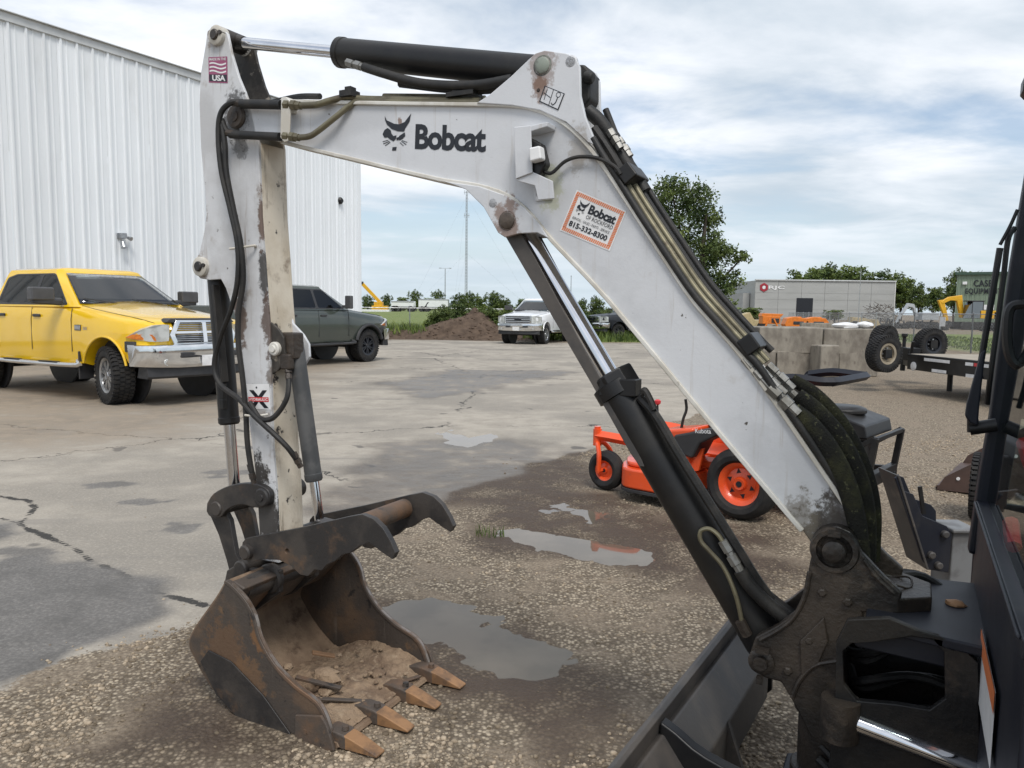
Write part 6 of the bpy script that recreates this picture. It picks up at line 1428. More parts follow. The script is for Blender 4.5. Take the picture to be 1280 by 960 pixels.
mb = MB(); mb.bar((.1, .1, .50), (-1.9, .95, .50), .09, .14); mb.bar((.1, 1.9, .50), (-1.9, 1.05, .50), .09, .14); mb.box((-2.0, 1.0, .52), (.3, .2, .16)); mb.box((-.5, 1.0, .48), (.1, 1.1, .1)); mb.build('tongue', MBLK, TR, bevel=.008)
mb = MB(); mb.lathe((-1.3, .66, .30), (0, 0, 1), [(0, .05), (.5, .05), (.5, .035), (.70, .035), (.72, .06), (.78, .06)], 12); mb.box((-.8, .5, .68), (.3, .25, .25)); mb.bar((-1.0, .3, .5), (-1.1, .25, .98), .04, .04); mb.bar((-.55, .35, .55), (-.4, .3, .95), .05, .04); mb.build('jack', MBLK, TR, bevel=.01)
mb = MB(); mb.lathe((.0, .85, .0), (0, 0, 1), [(0, .05), (.44, .05)], 10); mb.build('stand_leg', MBLK, TR)
mb = MB(); mb.bar((2.3, .2, .02), (2.3, .2, .5), .07, .07); mb.box((2.3, .2, .015), (.25, .2, .03)); mb.build('stand_leg', MBLK, TR)
MRIMB = mat('dusty_cream_rim', (.42, .36, .27), .5, .3, col2=(.30, .25, .18), scale=9)
def spare(px, py, d, R, rz, label, rm, rest_z=None):
    g = DP(px, py, d); T = thing('spare_wheel', label, 'wheel', (g.x, g.y, g.z), rz, 'spare wheels carried on the trailer')
    wheel(T, (0, 0, 0), R, R * .56, .24, 'disc', rm, -1, name='tyre')
    mb = MB(); mb.bar((0, .0, -.05), (0, .0, -g.z + .50), .06, .08); mb.box((0, -.02, 0), (.16, .2, .16)); mb.build('carrier', MBLK, T)
    for i in range(8):
        a_ = 6.283 * i / 8; mb = MB(); mb.cyl((R * .30 * math.cos(a_), -.03, R * .30 * math.sin(a_)), (R * .30 * math.cos(a_), -.075, R * .30 * math.sin(a_)), .016, seg=8); mb.build('wheel_nut', MALU, T)
    return T
spare(1105, 442, 14.6, .35, RD(20), 'spare wheel with a dusty cream rim at the front of the trailer', MRIMB)
spare(1105, 430, 15.4, .37, RD(35), 'dark spare tyre leaning behind the cream rimmed wheel', MINK)
spare(1163, 430, 16.2, .33, RD(10), 'black spare wheel with bright nuts standing at the far side of the trailer deck', MINK)
# ramps folded at the far side of the deck
mb = MB(); mb.prism([(1.2, .73), (1.75, .73), (1.4, .95)], 1.85, 2.0); mb.prism([(2.6, .73), (3.3, .73), (3.2, .98)], 1.85, 2.0); mb.build('ramp', MBLK, TR, bevel=.01)

# ================================================================== chain-link fences
def fence(pts, h, span, label, sag=.12, step=.13):
    a = Vector(pts[0]).to_3d(); F = thing('chain_link_fence', label, 'fence', a, 0, 'chain link fences round the yard')
    for p, q in zip(pts[:-1], pts[1:]):
        p, q = Vector(p).to_3d() - a, Vector(q).to_3d() - a; d = q - p; Ln = d.length; d.normalize(); k = max(1, round(Ln / span))
        for i in range(k + 1):
            mb = MB(); b = p + d * (Ln * i / k); mb.cyl(b, b + Vector((0, 0, h + .05)), .030, seg=8); mb.lathe(b + Vector((0, 0, h + .04)), (0, 0, 1), [(0, .036), (.03, .03), (.05, .0)], 8); mb.build('post', MGALV, F)
        mb = MB(); mb.cyl(p + Vector((0, 0, h)), q + Vector((0, 0, h)), .021, seg=6); mb.build('top_rail', MGALV, F)
        mb = MB(); m = int((Ln + h) / step)
        for i in range(m):
            for s_ in (1, -1):
                u0 = i * step if s_ < 0 else i * step - h; u1 = u0 + (h if s_ > 0 else -h); z0, z1 = 0.03, h
                A, Bq = (u0, z0), (u1, z1)
                def clipu(A, Bq):
                    (ua, za), (ub, zb) = A, Bq
                    for lim, sg in ((0, 1), (Ln, -1)):
                        fa, fb = (ua - lim) * sg, (ub - lim) * sg
                        if fa < 0 and fb < 0: return None
                        if fa < 0: t = fa / (fa - fb); ua, za = ua + (ub - ua) * t, za + (zb - za) * t
                        elif fb < 0: t = fb / (fb - fa); ub, zb = ub + (ua - ub) * t, zb + (za - zb) * t
                    return (ua, za), (ub, zb)
                c = clipu(A, Bq)
                if c: mb.cyl(p + d * c[0][0] + Vector((0, 0, c[0][1])), p + d * c[1][0] + Vector((0, 0, c[1][1])), .0028, seg=3)
        o = mb.build('wire_mesh', MGALV, F, smooth=0); o['kind'] = 'stuff'
    return F
FN = fence([(16.3, 22.0), (17.9, 30.0), (19.8, 38.0), (24.5, 58.0), (31.5, 88.0)], 1.52, 4.0, 'galvanised chain link fence along the grass beyond the trailer')
g = Vector((18.75, 33.6)); mb = MB(); mb.box((g.x - 16.3 - .02, g.y - 22.0, 1.18), (.02, .42, .40)); mb.build('notice_board', MSTKW, FN, bevel=.004)
fence([(-9, 44.0), (3.2, 46.0)], 1.5, 3.2, 'grey chain link fence across the green field beyond the mound', step=.16)

# ================================================================== trees and shrubs
def leaf_cloud(lobes, n, size, seed, hang=0.):
    r = np.random.default_rng(seed); C = []; N = []
    w = np.array([l[3] * l[4] * l[5] for l in lobes]) ** .8; w /= w.sum()
    for l, k in zip(lobes, (w * n).astype(int)):
        m = max(6, k // 26)
        d = r.normal(size=(m, 3)); d /= np.linalg.norm(d, axis=1)[:, None]
        cl = d * (r.random((m, 1)) ** .45) * np.array(l[3:6]) + np.array(l[0:3])      # twig clumps
        i = r.integers(0, m, k); p = cl[i] + r.normal(size=(k, 3)) * np.array(l[3:6]).mean() * .13
        C.append(p); N.append(r.random(m)[i] * .65 + r.random(k) * .35)
    C = np.concatenate(C); tone = np.concatenate(N); k = len(C)
    a = r.normal(size=(k, 3)); a /= np.linalg.norm(a, axis=1)[:, None]; b = np.cross(a, r.normal(size=(k, 3))); b /= np.linalg.norm(b, axis=1)[:, None]
    s = size * (.6 + .8 * r.random(k))[:, None]
    v = np.stack([C - a * s, C + b * s * .45, C + a * s, C - b * s * .45], 1)
    return v.reshape(-1, 3), np.arange(4 * k).reshape(-1, 4), np.repeat(tone, 4)
def crown_mesh(name, lobes, n, size, seed, m):
    v, f, t = leaf_cloud(lobes, n, size, seed); me = npmesh(name, v, f, m, smooth=False); attr(me, 'tone', t); return me
def trunk_mesh(h, r0, limbs, seed):
    mb = MB(); rr = random.Random(seed)
    mb.tube([(0, 0, -.1), (rr.uniform(-.1, .1), rr.uniform(-.1, .1), h * .3), (rr.uniform(-.2, .2), rr.uniform(-.2, .2), h * .65), (rr.uniform(-.3, .3), 0, h * .95)], lambda t: r0 * (1 - .8 * t), 9)
    for (x, y, z, z0) in limbs: mb.tube([(0, 0, z0), (x * .45, y * .45, z0 + (z - z0) * .4), (x, y, z)], lambda t: r0 * .42 * (1 - .75 * t), 6)
    return mb.mesh('trunk', MBARK)
# the big tree behind the boom
bt = G(880, 420); BT = thing('tree', 'tall leafy green tree rising behind the boom beside the concrete blocks', 'tree', (11.0, 45, 0))
u2 = lambda px, py: (DP(px, py, 45).x - 11.0, DP(px, py, 45).z)
lob = []
for px, py, rx, rz in ((838, 240, 1.5, 1.3), (868, 250, 1.6, 1.4), (890, 275, 1.1, 1.3), (845, 290, 1.7, 1.6), (880, 310, 1.5, 1.2), (905, 318, 1.5, .9), (925, 322, .8, .6), (870, 345, 1.9, 1.3), (905, 355, 1.3, 1.2), (895, 385, 1.4, 1.0), (850, 370, 1.8, 1.5), (820, 330, 1.5, 1.8), (825, 270, 1.3, 1.5)):
    x, z = u2(px, py); lob.append((x, random.uniform(-.7, .7), z, rx * .80, rx * 1.0, rz * .78))
link('crown', crown_mesh('crown', lob, 24000, .095, 5, MLEAF), BT)
link('trunk', trunk_mesh(7.5, .34, [(l[0], l[1], l[2], 1.5 + .3 * i % 3) for i, l in enumerate(lob[::2])], 3), BT)
# generic crowns for the rest, each tree its own object
KIND = []
for s in range(4):
    rr = random.Random(50 + s); lb = [(rr.uniform(-1.3, 1.3), rr.uniform(-1, 1), rr.uniform(2.2, 5.4), rr.uniform(.9, 1.5), rr.uniform(.9, 1.5), rr.uniform(.8, 1.3)) for _ in range(9)] + [(0, 0, 3.2, 1.8, 1.8, 1.5)]
    KIND.append((crown_mesh('crown', lb, 5200, .15, 60 + s, MLEAF if s % 2 else MLEAF2), trunk_mesh(4.6, .2, [(l[0], l[1], l[2], 1.4) for l in lb[:5]], s)))
def far_tree(px, top, d, kind, label, group, squash=1.0, gz=0., nm='tree', cat='tree'):
    P = DP(px, top, d); k = (P.z - gz) / 6.3
    T = thing(nm, label, cat, (P.x, d, gz), random.uniform(0, 6), group); c = link('crown', KIND[kind][0], T); t = link('trunk', KIND[kind][1], T)
    T.scale = (k * squash, k * squash, k); return T
GT = 'trees on the skyline'
for px, top, d, k, sq, lb in ((483, 369, 150, 1, 1.0, 'small tree just right of the yellow crane boom'), (505, 371, 160, 0, 1.6, 'low wide tree behind the short white trailer'), (520, 364, 150, 1, .9, 'dark tree between the two white trailers'), (537, 372, 165, 0, 1.8, 'low tree behind the long white trailer'), (549, 364, 150, 1, .9, 'dark round tree beside the light pole'),
        (573, 368, 140, 1, 1.2, 'tree left of the radio mast'), (586, 366, 150, 1, 1.1, 'tree right behind the radio mast'), (600, 370, 140, 0, 1.4, 'pale tree right of the radio mast'), (619, 366, 130, 1, 1.3, 'tall dark tree behind the mound'), (634, 374, 130, 1, 1.2, 'tree left behind the white pickup'), (655, 373, 90, 0, 1.3, 'pale tree behind the white pickup'),
        (460, 370, 170, 1, 1.2, 'tree behind the crane boom'), (700, 376, 100, 0, 1.6, 'low tree behind the boom cylinder rod'), (728, 376, 46, 1, 1.0, 'dark bushy tree right of the boom cylinder'), (745, 373, 48, 1, 1.0, 'dark tree seen in the gap between boom and cylinder'),
        (1012, 334, 185, 0, 1.3, 'leftmost tree behind the grey warehouse roof'), (1035, 333, 190, 1, 1.2, 'second tree behind the grey warehouse roof'), (1062, 331, 185, 0, 1.3, 'tall tree behind the middle of the grey warehouse roof'), (1085, 338, 190, 0, 1.3, 'tree behind the right part of the grey warehouse'), (1108, 341, 185, 1, 1.2, 'tree behind the right corner of the grey warehouse'), (1128, 346, 180, 0, 1.3, 'tree right of the grey warehouse'),
        (1150, 356, 170, 1, 1.0, 'thin tree between warehouse and green building'), (1168, 358, 170, 0, 1.1, 'small tree left of the yellow excavator'), (1196, 340, 130, 1, .8, 'tree just left of the green metal building'), (1215, 338, 130, 0, 1.0, 'tree behind the green metal building')):
    far_tree(px, top, d, k, lb, GT, sq)
GB = 'shrubs at the edge of the yard'
for px, top, d, k, sq, lb in ((556, 384, 39, 1, 1.0, 'leafy shrub on the left slope of the soil mound'), (572, 381, 40, 1, 1.1, 'dense shrub behind the top of the soil mound'), (545, 390, 39.5, 0, 1.0, 'pale shrub at the left foot of the mound'), (601, 382, 40, 0, 1.1, 'pale shrub right of the mound top'), (616, 387, 39, 1, 1.2, 'shrub on the right slope of the mound'), (630, 384, 39, 0, 1.2, 'shrub between the mound and the white pickup'),
        (726, 391, 40, 1, 1.1, 'dark shrub behind the white pickup bed'), (752, 388, 41, 1, 1.2, 'dense shrub left of the black pickup'), (770, 384, 42, 0, 1.4, 'pale shrub behind the black pickup'), (790, 382, 43, 0, 1.4, 'pale shrub under the boom'), (940, 384, 100, 0, 2.0, 'low shrub left of the orange machines'), (1044, 387, 120, 0, 2.0, 'low green shrub before the warehouse')):
    far_tree(px, top, d, k, lb, GB, sq * 1.3, -.1, 'shrub', 'shrub')
# weeds and tall grass at the edge of the field
def blades(n, box, hgt, seed, cond, name, label, wk=1.0):
    r = np.random.default_rng(seed); X = r.uniform(box[0], box[1], n); Y = r.uniform(box[2], box[3], n); k = cond(X, Y); X, Y = X[k], Y[k]; n = len(X)
    Z = height(X, Y); a = r.random(n) * 6.28; w = (.012 + .03 * r.random(n)) * wk; h = hgt * (.35 + r.random(n)); lx, ly = r.normal(size=n) * .3 * h, r.normal(size=n) * .3 * h
    B = np.stack([X, Y, Z], 1); d = np.stack([np.cos(a) * w, np.sin(a) * w, 0 * a], 1); tip = B + np.stack([lx, ly, h], 1); md = B + np.stack([lx * .35, ly * .35, h * .55], 1)
    v = np.stack([B - d, B + d, md + d * .8, md - d * .8, tip], 1).reshape(-1, 3); i = 5 * np.arange(n)[:, None]
    f = np.concatenate([i + np.array([0, 1, 2]), i + np.array([0, 2, 3]), i + np.array([3, 2, 4])]); me = npmesh(name, v, f, MLEAF2, smooth=False); attr(me, 'tone', np.repeat(r.random(n), 5)); o = stuff(link(name, me)); o['label'] = label
blades(16000, (-9, 12, 36.6, 52), .42, 5, lambda X, Y: (sdist(GRASS1, X, Y) > 0) & (np.hypot((X + 1.9) / 3, (Y - 38.6) / 1.9) > .9), 'weeds', 'tall green weeds growing in the field beyond the mound')
blades(9000, (17, 30, 26, 56), .10, 6, lambda X, Y: sdist(GRASS2, X, Y) > 0, 'grass', 'short green grass beyond the chain link fence')
pg = G(612, 668); tuft = lambda X, Y: np.hypot(X - pg.x, Y - pg.y) < .10
blades(70, (pg.x - .12, pg.x + .12, pg.y - .06, pg.y + .06), .07, 7, tuft, 'grass', 'small green grass tuft at the edge of the puddle', .09)
# clods on the soil mound
mb = MB(); rr = random.Random(9)
for i in range(420):
    x, y = rr.uniform(-8.2, 1.6), rr.uniform(36.6, 39.2); z = float(height(np.array([x]), np.array([y]))[0])
    if z > .05 or rr.random() < .25: clod(mb, (x, y, z - .01), rr.uniform(.03, .09), (1, 1, .6), i)
o = mb.build('soil_clods', MSOIL, None, smooth=0); stuff(o); o['label'] = 'loose brown soil clods on the mound'

# ================================================================== far yard
# grey warehouse
MWHS = mat('pale_grey_cladding', (.36, .365, .355), .6, col2=(.33, .335, .325), scale=.15, stretch=(1, 1, 4))
D1 = 172
x0, x1 = DP(943, 389, D1).x, DP(1117, 389, D1).x; ztop = DP(1000, 350.5, D1).z
WHX = thing('warehouse', 'long pale grey warehouse with a red hexagon sign and dark doorway', 'building', (x0, D1, 0))
WX = x1 - x0; bandz = [0, 2.3, 4.4, DP(1000, 366.5, D1).z, ztop]
for i, (za, zb) in enumerate(zip(bandz[:-1], bandz[1:])):
    nseg = 6
    for j in range(nseg):
        mb = MB(); w = WX / nseg; pts = [(j * w, za + .03), ((j + 1) * w - .05, za + .03), ((j + 1) * w - .05, zb), (j * w, zb)]
        mb.prism(pts, 0, .2); mb.build('wall_panel', MWHS, WHX)
mb = MB(); mb.box((WX + .1, 20, ztop / 2), (.2, 40, ztop)); mb.build('end_wall', mat('white_end_wall', (.66, .66, .64), .6), WHX)
mb = MB(); mb.box((WX / 2, 20, ztop / 2), (WX - .3, 39, ztop - .2)); mb.build('core', MWHS, WHX)
mb = MB(); mb.box((WX / 2, -.05, ztop + .05), (WX + .3, .5, .25)); mb.build('roof_edge', MTRIM, WHX)
xb = DP(928, 389, D1 + 4).x - x0; mb = MB(); mb.box((xb / 2, 14, bandz[3] / 2), (-xb, 20, bandz[3])); mb.build('side_wing', MWHS, WHX)
xa, xb = DP(995, 389, D1).x - x0, DP(1015.5, 389, D1).x - x0; zd = DP(1000, 372.5, D1).z; mb = MB(); mb.box(((xa + xb) / 2, -.02, zd / 2), (xb - xa, .1, zd)); mb.build('doorway', MINK, WHX)
c = DP(954.8, 359.2, D1); rr_ = 5.2 / 5.55; hexa = lambda r: [(c.x - x0 + r * math.sin(RD(60 * i)), c.z + r * math.cos(RD(60 * i))) for i in range(6)]
mb = MB(); mb.prism(hexa(1.0), -.15, -.01, holes=[hexa(.48)]); sg = mb.build('sign', mat('dark_red_sign', (.35, .02, .035), .5), WHX)
mb = MB(); mb.prism(hexa(.40), -.14, -.01); mb.build('sign_centre', MSTKW, sg)
a_, b_ = DP(960.5, 362.4, D1), DP(980.5, 362.4, D1); m_ = MB(); write(m_, 'RJC', (a_.x - x0, -.1, a_.z), (b_.x - a_.x, 0, 0), (0, 0, DP(960, 357, D1).z - a_.z), (0, -1, 0), 0); o = m_.build('sign_lettering', MSTKW, WHX, smooth=0)
# green building
D2 = 96; MGRB = mat('sage_green_siding', (.20, .255, .185), .55, col2=(.18, .235, .17), scale=.3)
gx0 = DP(1193, 395, D2).x; zt2 = DP(1195, 343, D2).z; GRN = thing('green_building', 'sage green metal building with large black lettering on its front', 'building', (gx0, D2, 0), RD(-30))
for j in range(26):
    mb = MB(); mb.box((.25 + j * .5, .05, zt2 / 2), (.47, .1, zt2)); mb.box((.25 + j * .5, -.02, zt2 / 2), (.10, .05, zt2)); mb.build('wall_panel', MGRB, GRN)
mb = MB(); mb.box((6.5, 8, zt2 / 2), (12.9, 15.8, zt2 - .1)); mb.build('core', MGRB, GRN)
mb = MB(); mb.box((6.5, -.1, zt2 + .1), (13.4, .5, .32)); mb.box((.0, 8, zt2 + .1), (.3, 16, .32)); mb.build('eave_trim', mat('dark_green_trim', (.045, .085, .06), .5), GRN)
def gl(x, y):
    ux, uy = Vector((math.cos(RD(-30)), math.sin(RD(-30)), 0)), Vector((-math.sin(RD(-30)), math.cos(RD(-30)), 0)); o_ = Vector((gx0, D2, 0))
    d = ray(x, y); t = (o_ - EYE).dot(uy) / d.dot(uy); P = EYE + d * t - o_; return Vector((P.dot(ux), -.12, P.z))
for t, xa, xb, ya, yb in (('CASEY', 1217, 1247, 358.5, 350), ('EQUIPMENT', 1206.5, 1252, 368.5, 360.5)):
    m_ = MB(); write(m_, t, gl(xa, ya), gl(xb, ya) - gl(xa, ya), gl(xa, yb) - gl(xa, ya), (0, -1, 0), 0.02); m_.build('lettering', MINK, GRN, smooth=0)
p = gl(1206, 354); mb = MB(); mb.box((p.x, -.1, p.z), (.5, .3, .35)); mb.build('wall_lamp', MSTKW, GRN, bevel=.05)
p, q = gl(1220, 387), gl(1243, 381); mb = MB(); mb.box(((p.x + q.x) / 2, -.06, (p.z + q.z) / 2), (q.x - p.x, .06, q.z - p.z)); mb.build('window', MSTKW, GRN)

def machine(px, py, d, label, cat, paint, parts, group=None, rz=0.):
    """small far machine: parts are (name, material or None, list of shapes)"""
    g = DP(px, py, d); z0 = 0
    T = thing(parts[0], label, cat, (g.x, d, z0), rz, group)
    for nm, m_, shapes in parts[1:]:
        mb = MB()
        for sh in shapes:
            k = sh[0]
            if k == 'b': mb.box(sh[1], sh[2])
            elif k == 'p': mb.prism(sh[1], sh[2], sh[3])
            elif k == 't': mb.tube(sh[1], sh[2], 8)
            elif k == 'c': mb.cyl(sh[1], sh[2], sh[3], seg=16)
            elif k == 'bar': mb.bar(*sh[1:])
        mb.build(nm, m_ or paint, T, bevel=.04)
    if paint is MOR2: T.scale = (.8, .8, .8)
    return T
MOR2 = mat('safety_orange_paint', (.72, .20, .02), .45); MYL2 = mat('machine_yellow', (.70, .38, .015), .45); MGR2 = mat('pale_grey_machine', (.42, .45, .47), .5); MTAN = mat('tan_machine', (.45, .36, .20), .6)
GO = 'orange machines behind the fence'
hood = [(-1.1, .75), (-.9, 1.35), (-.2, 1.5), (.9, 1.35), (1.2, 1.0), (1.2, .55), (-1.0, .55)]
for px, lb in ((993, 'left of the two low rounded orange machines before the warehouse'), (1018, 'right of the two low rounded orange machines before the warehouse')):
    machine(px, 398, 60, lb, 'machine', MOR2, ('orange_machine', ('hood', None, [('p', hood, -.6, .6), ('b', (.1, 0, 1.42), (.9, .8, .16))]), ('grille', MPLAS, [('b', (.2, -.62, .9), (1.0, .06, .3))]), ('track', MRUBBER, [('p', [(-1.1, .2), (-.9, .02), (.9, .02), (1.1, .2), (1.0, .5), (-1.0, .5)], -.8, -.5), ('p', [(-1.1, .2), (-.9, .02), (.9, .02), (1.1, .2), (1.0, .5), (-1.0, .5)], .5, .8)])), GO)
machine(962, 396, 56, 'boxy orange machine with dark undercarriage left of the rounded ones', 'machine', MOR2, ('orange_machine', ('body', None, [('b', (0, 0, 1.2), (1.6, 1.1, .7)), ('p', [(-.9, 1.5), (.9, 1.5), (1.1, 1.75), (-.8, 1.8)], -.5, .5), ('bar', (-.7, -.6, .3), (-.2, -.6, 1.3), .14, .14), ('bar', (.7, -.6, .3), (.2, -.6, 1.3), .14, .14)]), ('grille', MPLAS, [('b', (.35, -.56, 1.15), (.7, .06, .4))]), ('wheel', MRUBBER, [('c', (-.6, -.6, .35), (-.6, -.3, .35), .35), ('c', (.6, -.6, .35), (.6, -.3, .35), .35), ('c', (-.6, .6, .35), (-.6, .3, .35), .35), ('c', (.6, .6, .35), (.6, .3, .35), .35)])), GO)
machine(995, 404, 50, 'flat stack of old black tyres before the orange machines', 'tyres', MRUBBER, ('tyre_pile', ('tyre', None, [('c', (0, 0, 0), (0, 0, .25), .65), ('c', (.15, 0, .25), (.15, 0, .5), .62)])))
machine(1022, 404, 52, 'plain grey concrete slab wall in front of the orange machines', 'wall', MCONC, ('slab_wall', ('slab', None, [('b', (0, 0, .42), (2.3, .4, .84))])))
machine(941, 400, 62, 'grey low machine left of the boxy orange one', 'machine', MGR2, ('grey_machine', ('body', MTAN, [('p', [(-1.2, .4), (-1.0, 1.3), (-.4, 1.5), (0, .9), (.9, .8), (.9, .4)], -.5, .5)]), ('wheel', MRUBBER, [('c', (-.7, -.6, .4), (-.7, .6, .4), .4), ('c', (.6, -.6, .4), (.6, .6, .4), .4)])))
# yellow excavator before the green building
machine(1207, 393, 78, 'yellow excavator with raised bent boom and dark cab before the green building', 'excavator', MYL2, ('yellow_excavator', ('body', None, [('b', (1.7, 0, 1.55), (1.5, 2.0, .8))]), ('counterweight', MPLAS, [('b', (2.55, 0, 1.5), (.6, 2.0, .7))]), ('cab', MGLASS, [('p', [(-.2, 1.15), (-.1, 2.5), (.2, 2.85), (1.2, 2.85), (1.2, 1.15)], -.9, .2)]), ('cab_roof', MPLAS, [('b', (.55, -.35, 2.9), (1.5, 1.2, .1)), ('b', (1.2, -.35, 2.0), (.08, 1.2, 1.7)), ('b', (.1, -.9, 2.0), (.08, .08, 1.7))]),
    ('boom', None, [('p', [(.2, 1.2), (-.2, 2.7), (-.3, 3.5), (-1.6, 3.3), (-2.4, 2.8), (-2.3, 2.55), (-1.4, 2.95), (-.8, 2.9), (-.3, 1.2)], .25, .6)]), ('arm', None, [('p', [(-2.7, 2.95), (-2.1, 3.0), (-1.7, 1.7), (-1.5, .9), (-1.8, .8), (-2.1, 1.6)], .28, .57)]), ('bucket', MPLAS, [('p', [(-1.9, .9), (-1.4, .9), (-1.2, .4), (-1.6, .1), (-2.1, .3)], .1, .75)]),
    ('track', MRUBBER, [('p', [(-1.0, .4), (-.8, .05), (2.4, .05), (2.7, .4), (2.4, .8), (-.7, .8)], -1.2, -.7), ('p', [(-1.0, .4), (-.8, .05), (2.4, .05), (2.7, .4), (2.4, .8), (-.7, .8)], .7, 1.2)])))
machine(1140, 395, 84, 'pale grey excavator with folded arm left of the yellow one', 'excavator', MGR2, ('grey_excavator', ('body', None, [('b', (1.6, 0, 1.3), (1.8, 1.6, .8))]), ('boom', None, [('p', [(.6, 1.3), (.1, 2.6), (-.6, 2.7), (-1.3, 1.5), (-1.1, 1.4), (-.5, 2.3), (.0, 2.2), (.3, 1.2)], -.2, .2)]), ('arm', None, [('p', [(-1.3, 1.7), (-1.0, 1.7), (-1.5, .5), (-1.8, .5)], -.15, .15)]), ('track', MRUBBER, [('p', [(-.3, .4), (-.1, .05), (2.4, .05), (2.6, .4), (2.4, .7), (-.1, .7)], -.9, .9)])))
machine(1075, 398, 70, 'small tan wheel loader with raised arm behind the fence', 'loader', MTAN, ('wheel_loader', ('body', None, [('p', [(-1.0, .6), (-.9, 1.2), (.3, 1.1), (1.4, .5), (1.3, .35), (.2, .8), (-.8, .45)], -.5, .5), ('p', [(.9, .2), (1.0, 1.0), (1.25, 1.0), (1.7, .2)], -.8, .8)]), ('wheel', MRUBBER, [('c', (-.7, -.7, .42), (-.7, -.35, .42), .42), ('c', (.4, -.7, .42), (.4, -.35, .42), .42), ('c', (-.7, .7, .42), (-.7, .35, .42), .42), ('c', (.4, .7, .42), (.4, .35, .42), .42)])))
rr = random.Random(5)
for i, (px, d, w, h, lb) in enumerate(((1096, 76, 2.4, 1.3, 'dark jumble of attachments just left of the notice board'), (1122, 80, 1.8, 1.0, 'low dark implement row below the grey excavator'), (1155, 78, 2.2, 1.1, 'dark implements in line before the thin trees'), (1172, 74, 1.4, .9, 'small dark implement left of the yellow excavator tracks'), (1235, 72, 2.0, .9, 'low dark implement below the green building window'))):
    sh = []
    for k in range(9):
        xx = rr.uniform(-w / 2, w / 2); sh.append(('bar', (xx, rr.uniform(-.4, .4), .05), (xx + rr.uniform(-.5, .5), rr.uniform(-.4, .4), rr.uniform(.5, 1) * h), .12, .16)); sh.append(('b', (xx, 0, rr.uniform(.15, .4)), (rr.uniform(.3, .7), .6, rr.uniform(.2, .5))))
    machine(px, 398, d, lb, 'implement', MPLAS, ('implement', ('frame', None, sh), ('wheel', MRUBBER, [('c', (-w / 3, -.5, .3), (-w / 3, -.3, .3), .3), ('c', (w / 3, -.5, .3), (w / 3, -.3, .3), .3)])), 'implements parked along the far lot')
# brush pile by the warehouse
P = DP(1102, 383, 120); mb = MB()
for i in range(240):
    a = rr.uniform(0, 3.14); r_ = 3.2 * rr.random() ** .5; p = (r_ * math.cos(a) * 1.0, rr.uniform(-1, 1), r_ * math.sin(a) * .95); mb.bar(p, (p[0] + rr.uniform(-1, 1), p[1], p[2] + rr.uniform(-.5, .6)), .05, .05)
o = mb.build('brush_pile', MBARK, None, smooth=0); o.location = (P.x, 120, 0); tag(o, 'dark tangled pile of cut branches before the warehouse', 'brush pile')

# ---- left of the boom: field, trailers, crane, mast, light pole
def truck_box(xa, xb, yt, yb, d, label):
    A, Bq = DP(xa, yb, d), DP(xb, yt, d); w, h = Bq.x - A.x, Bq.z - A.z
    T = thing('box_trailer', label, 'trailer', (A.x, d, .85), 0, 'white trailers across the field'); zb = .75; Bq.z -= .85
    mb = MB(); mb.box((w / 2, 1.3, (zb + Bq.z) / 2), (w, 2.6, Bq.z - zb)); mb.build('box', MCARW, T, bevel=.06)
    mb = MB(); mb.box((w / 2, -.02, Bq.z - .1), (w + .05, .05, .14)); mb.box((w / 2, -.02, zb + .1), (w + .05, .05, .16)); mb.build('rail', MALU, T)
    for k in (.12, .24, .85):
        mb = MB(); mb.cyl((w * k, -.05, .5), (w * k, .3, .5), .5, seg=18); mb.cyl((w * k, 2.3, .5), (w * k, 2.65, .5), .5, seg=18); mb.build('wheel', MRUBBER, T)
    mb = MB(); mb.box((w / 2, 1.3, .8), (w * .9, 1.0, .25)); mb.build('chassis', MPLAS, T)
    return w, zb, Bq.z, T
w, zb, zt_, T = truck_box(523, 560, 374, 383, 128, 'long white box trailer with a dark mark parked across the field')
mb = MB(); mb.prism([(w * .22, zb + .2), (w * .30, zb + .9), (w * .36, zb + .95), (w * .30, zb + .6), (w * .27, zb + .2)], -.03, -.01); mb.build('emblem', MPLAS, T)
truck_box(489, 517, 376.5, 384, 120, 'short white box trailer right of the yellow crane')
machine(470, 383, 112, 'yellow mobile crane with its boom raised to the left above the field', 'crane', MYL2, ('mobile_crane', ('carrier', None, [('b', (.6, 0, 1.5), (2.2, 1.6, .6)), ('b', (.4, 0, 2.05), (1.2, 1.2, .6))]), ('boom', None, [('bar', (.9, -.1, 2.0), (-1.9, -.1, 4.9), .38, .46)]), ('boom_head', MPLAS, [('b', (-2.05, -.1, 5.05), (.5, .5, .4))]), ('deck', MCARW, [('b', (0, 0, 1.0), (4.2, 1.8, .5))]), ('wheel', MRUBBER, [('c', (x, -.9, .45), (x, .9, .45), .45) for x in (-1.4, .2, 1.5)])))
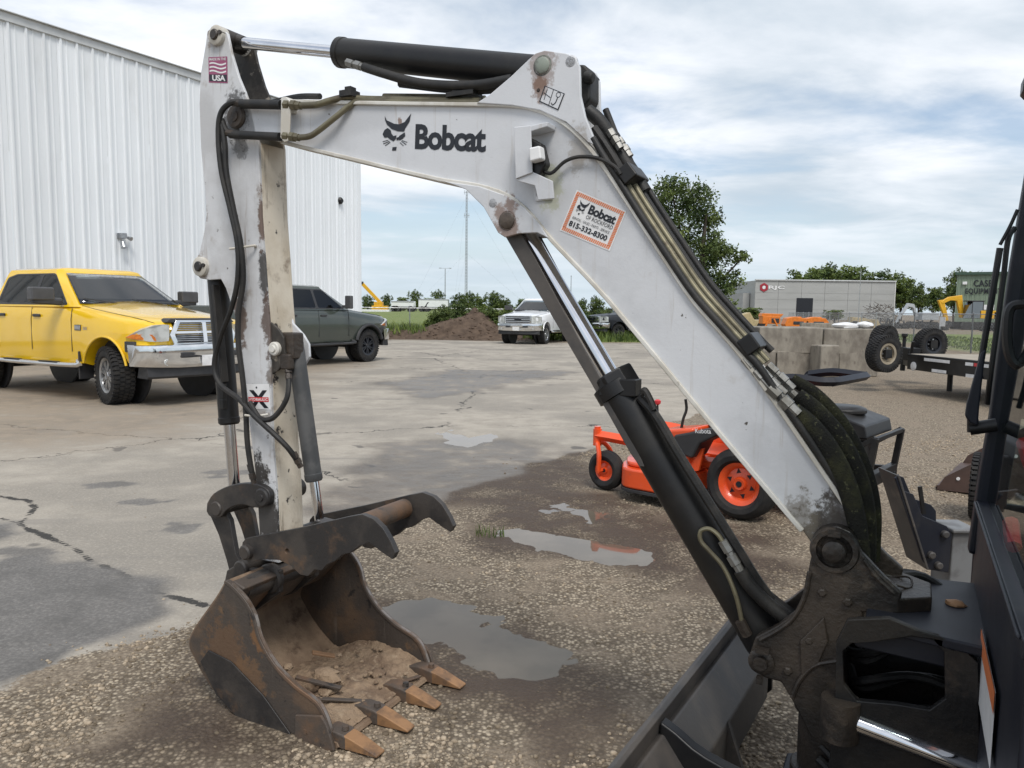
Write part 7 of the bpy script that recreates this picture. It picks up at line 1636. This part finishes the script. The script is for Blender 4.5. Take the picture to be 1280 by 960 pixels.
# lattice radio mast
P = DP(583.5, 238, 210); ht = P.z; MA = thing('radio_mast', 'thin tall lattice radio mast on the skyline left of the boom cylinder', 'mast', (P.x, 210, 0))
mb = MB(); w = .38
leg = [(w * math.cos(RD(90 + 120 * i)), w * math.sin(RD(90 + 120 * i))) for i in range(3)]
for x, y in leg: mb.cyl((x, y, 0), (x * .6, y * .6, ht), .07, .05, 5)
for j in range(40):
    for i in range(3):
        (xa, ya), (xb, yb) = leg[i], leg[(i + 1) % 3]; k0, k1 = 1 - .4 * j / 40, 1 - .4 * (j + 1) / 40
        mb.cyl((xa * k0, ya * k0, ht * j / 40), (xb * k1, yb * k1, ht * (j + 1) / 40), .03, seg=3)
mb.build('lattice', MGALV, MA)
mb = MB()
for zz in (.80, .985): mb.box((0, 0, ht * zz), (1.5, .1, .1)); mb.box((-.6, 0, ht * zz), (.1, .1, 1.2)); mb.box((.6, 0, ht * zz), (.1, .1, 1.2))
mb.build('antenna', MGALV, MA)
mb = MB()
for a in (25, 145, 265):
    for zz in (.5, .95): mb.cyl((0, 0, ht * zz), (22 * math.cos(RD(a)), 22 * math.sin(RD(a)), 0), .012, seg=3)
mb.build('guy_wire', MGALV, MA)
P = DP(556.5, 336, 150); LPZ = thing('light_pole', 'slim double-armed light pole behind the long white trailer', 'light pole', (P.x, 150, 0)); mb = MB(); mb.cyl((0, 0, 0), (0, 0, P.z), .11, .07, 8); mb.build('pole', MGALV, LPZ); mb = MB(); mb.bar((-.9, 0, P.z + .1), (.9, 0, P.z + .1), .06, .06); mb.box((-.95, 0, P.z + .12), (.5, .25, .12)); mb.box((.95, 0, P.z + .12), (.5, .25, .12)); mb.build('lamp_head', MGALV, LPZ)
P = DP(714, 346, 150); UPX = thing('utility_pole', 'slim pole between the boom and its cylinder', 'pole', (P.x, 150, 0)); mb = MB(); mb.cyl((0, 0, 0), (0, 0, P.z), .10, .06, 8); mb.build('pole', MGALV, UPX); mb = MB(); mb.lathe((0, 0, P.z), (0, 0, 1), [(0, .1), (.2, .1), (.3, .02)], 8); mb.build('pole_cap', MGALV, UPX)
P = DP(1075.5, 352, 60); UPX = thing('whip_antenna_pole', 'thin grey pole standing before the warehouse wall', 'pole', (P.x, 60, 0)); mb = MB(); mb.cyl((0, 0, 0), (0, 0, P.z + 1.0), .03, .02, 6); mb.build('pole', MGALV, UPX); mb = MB(); mb.box((0, 0, .05), (.3, .3, .1)); mb.build('foot', MGALV, UPX)
# dark pickup half hidden behind the boom
loc, a = place((772, 425), -150, (1.90, .90)); 
pickup('black pickup truck half hidden between the boom and the shrubs', loc, a, MINK, 'ford', .40, MPLAS, 'five', 0., -.02, MPLAS)
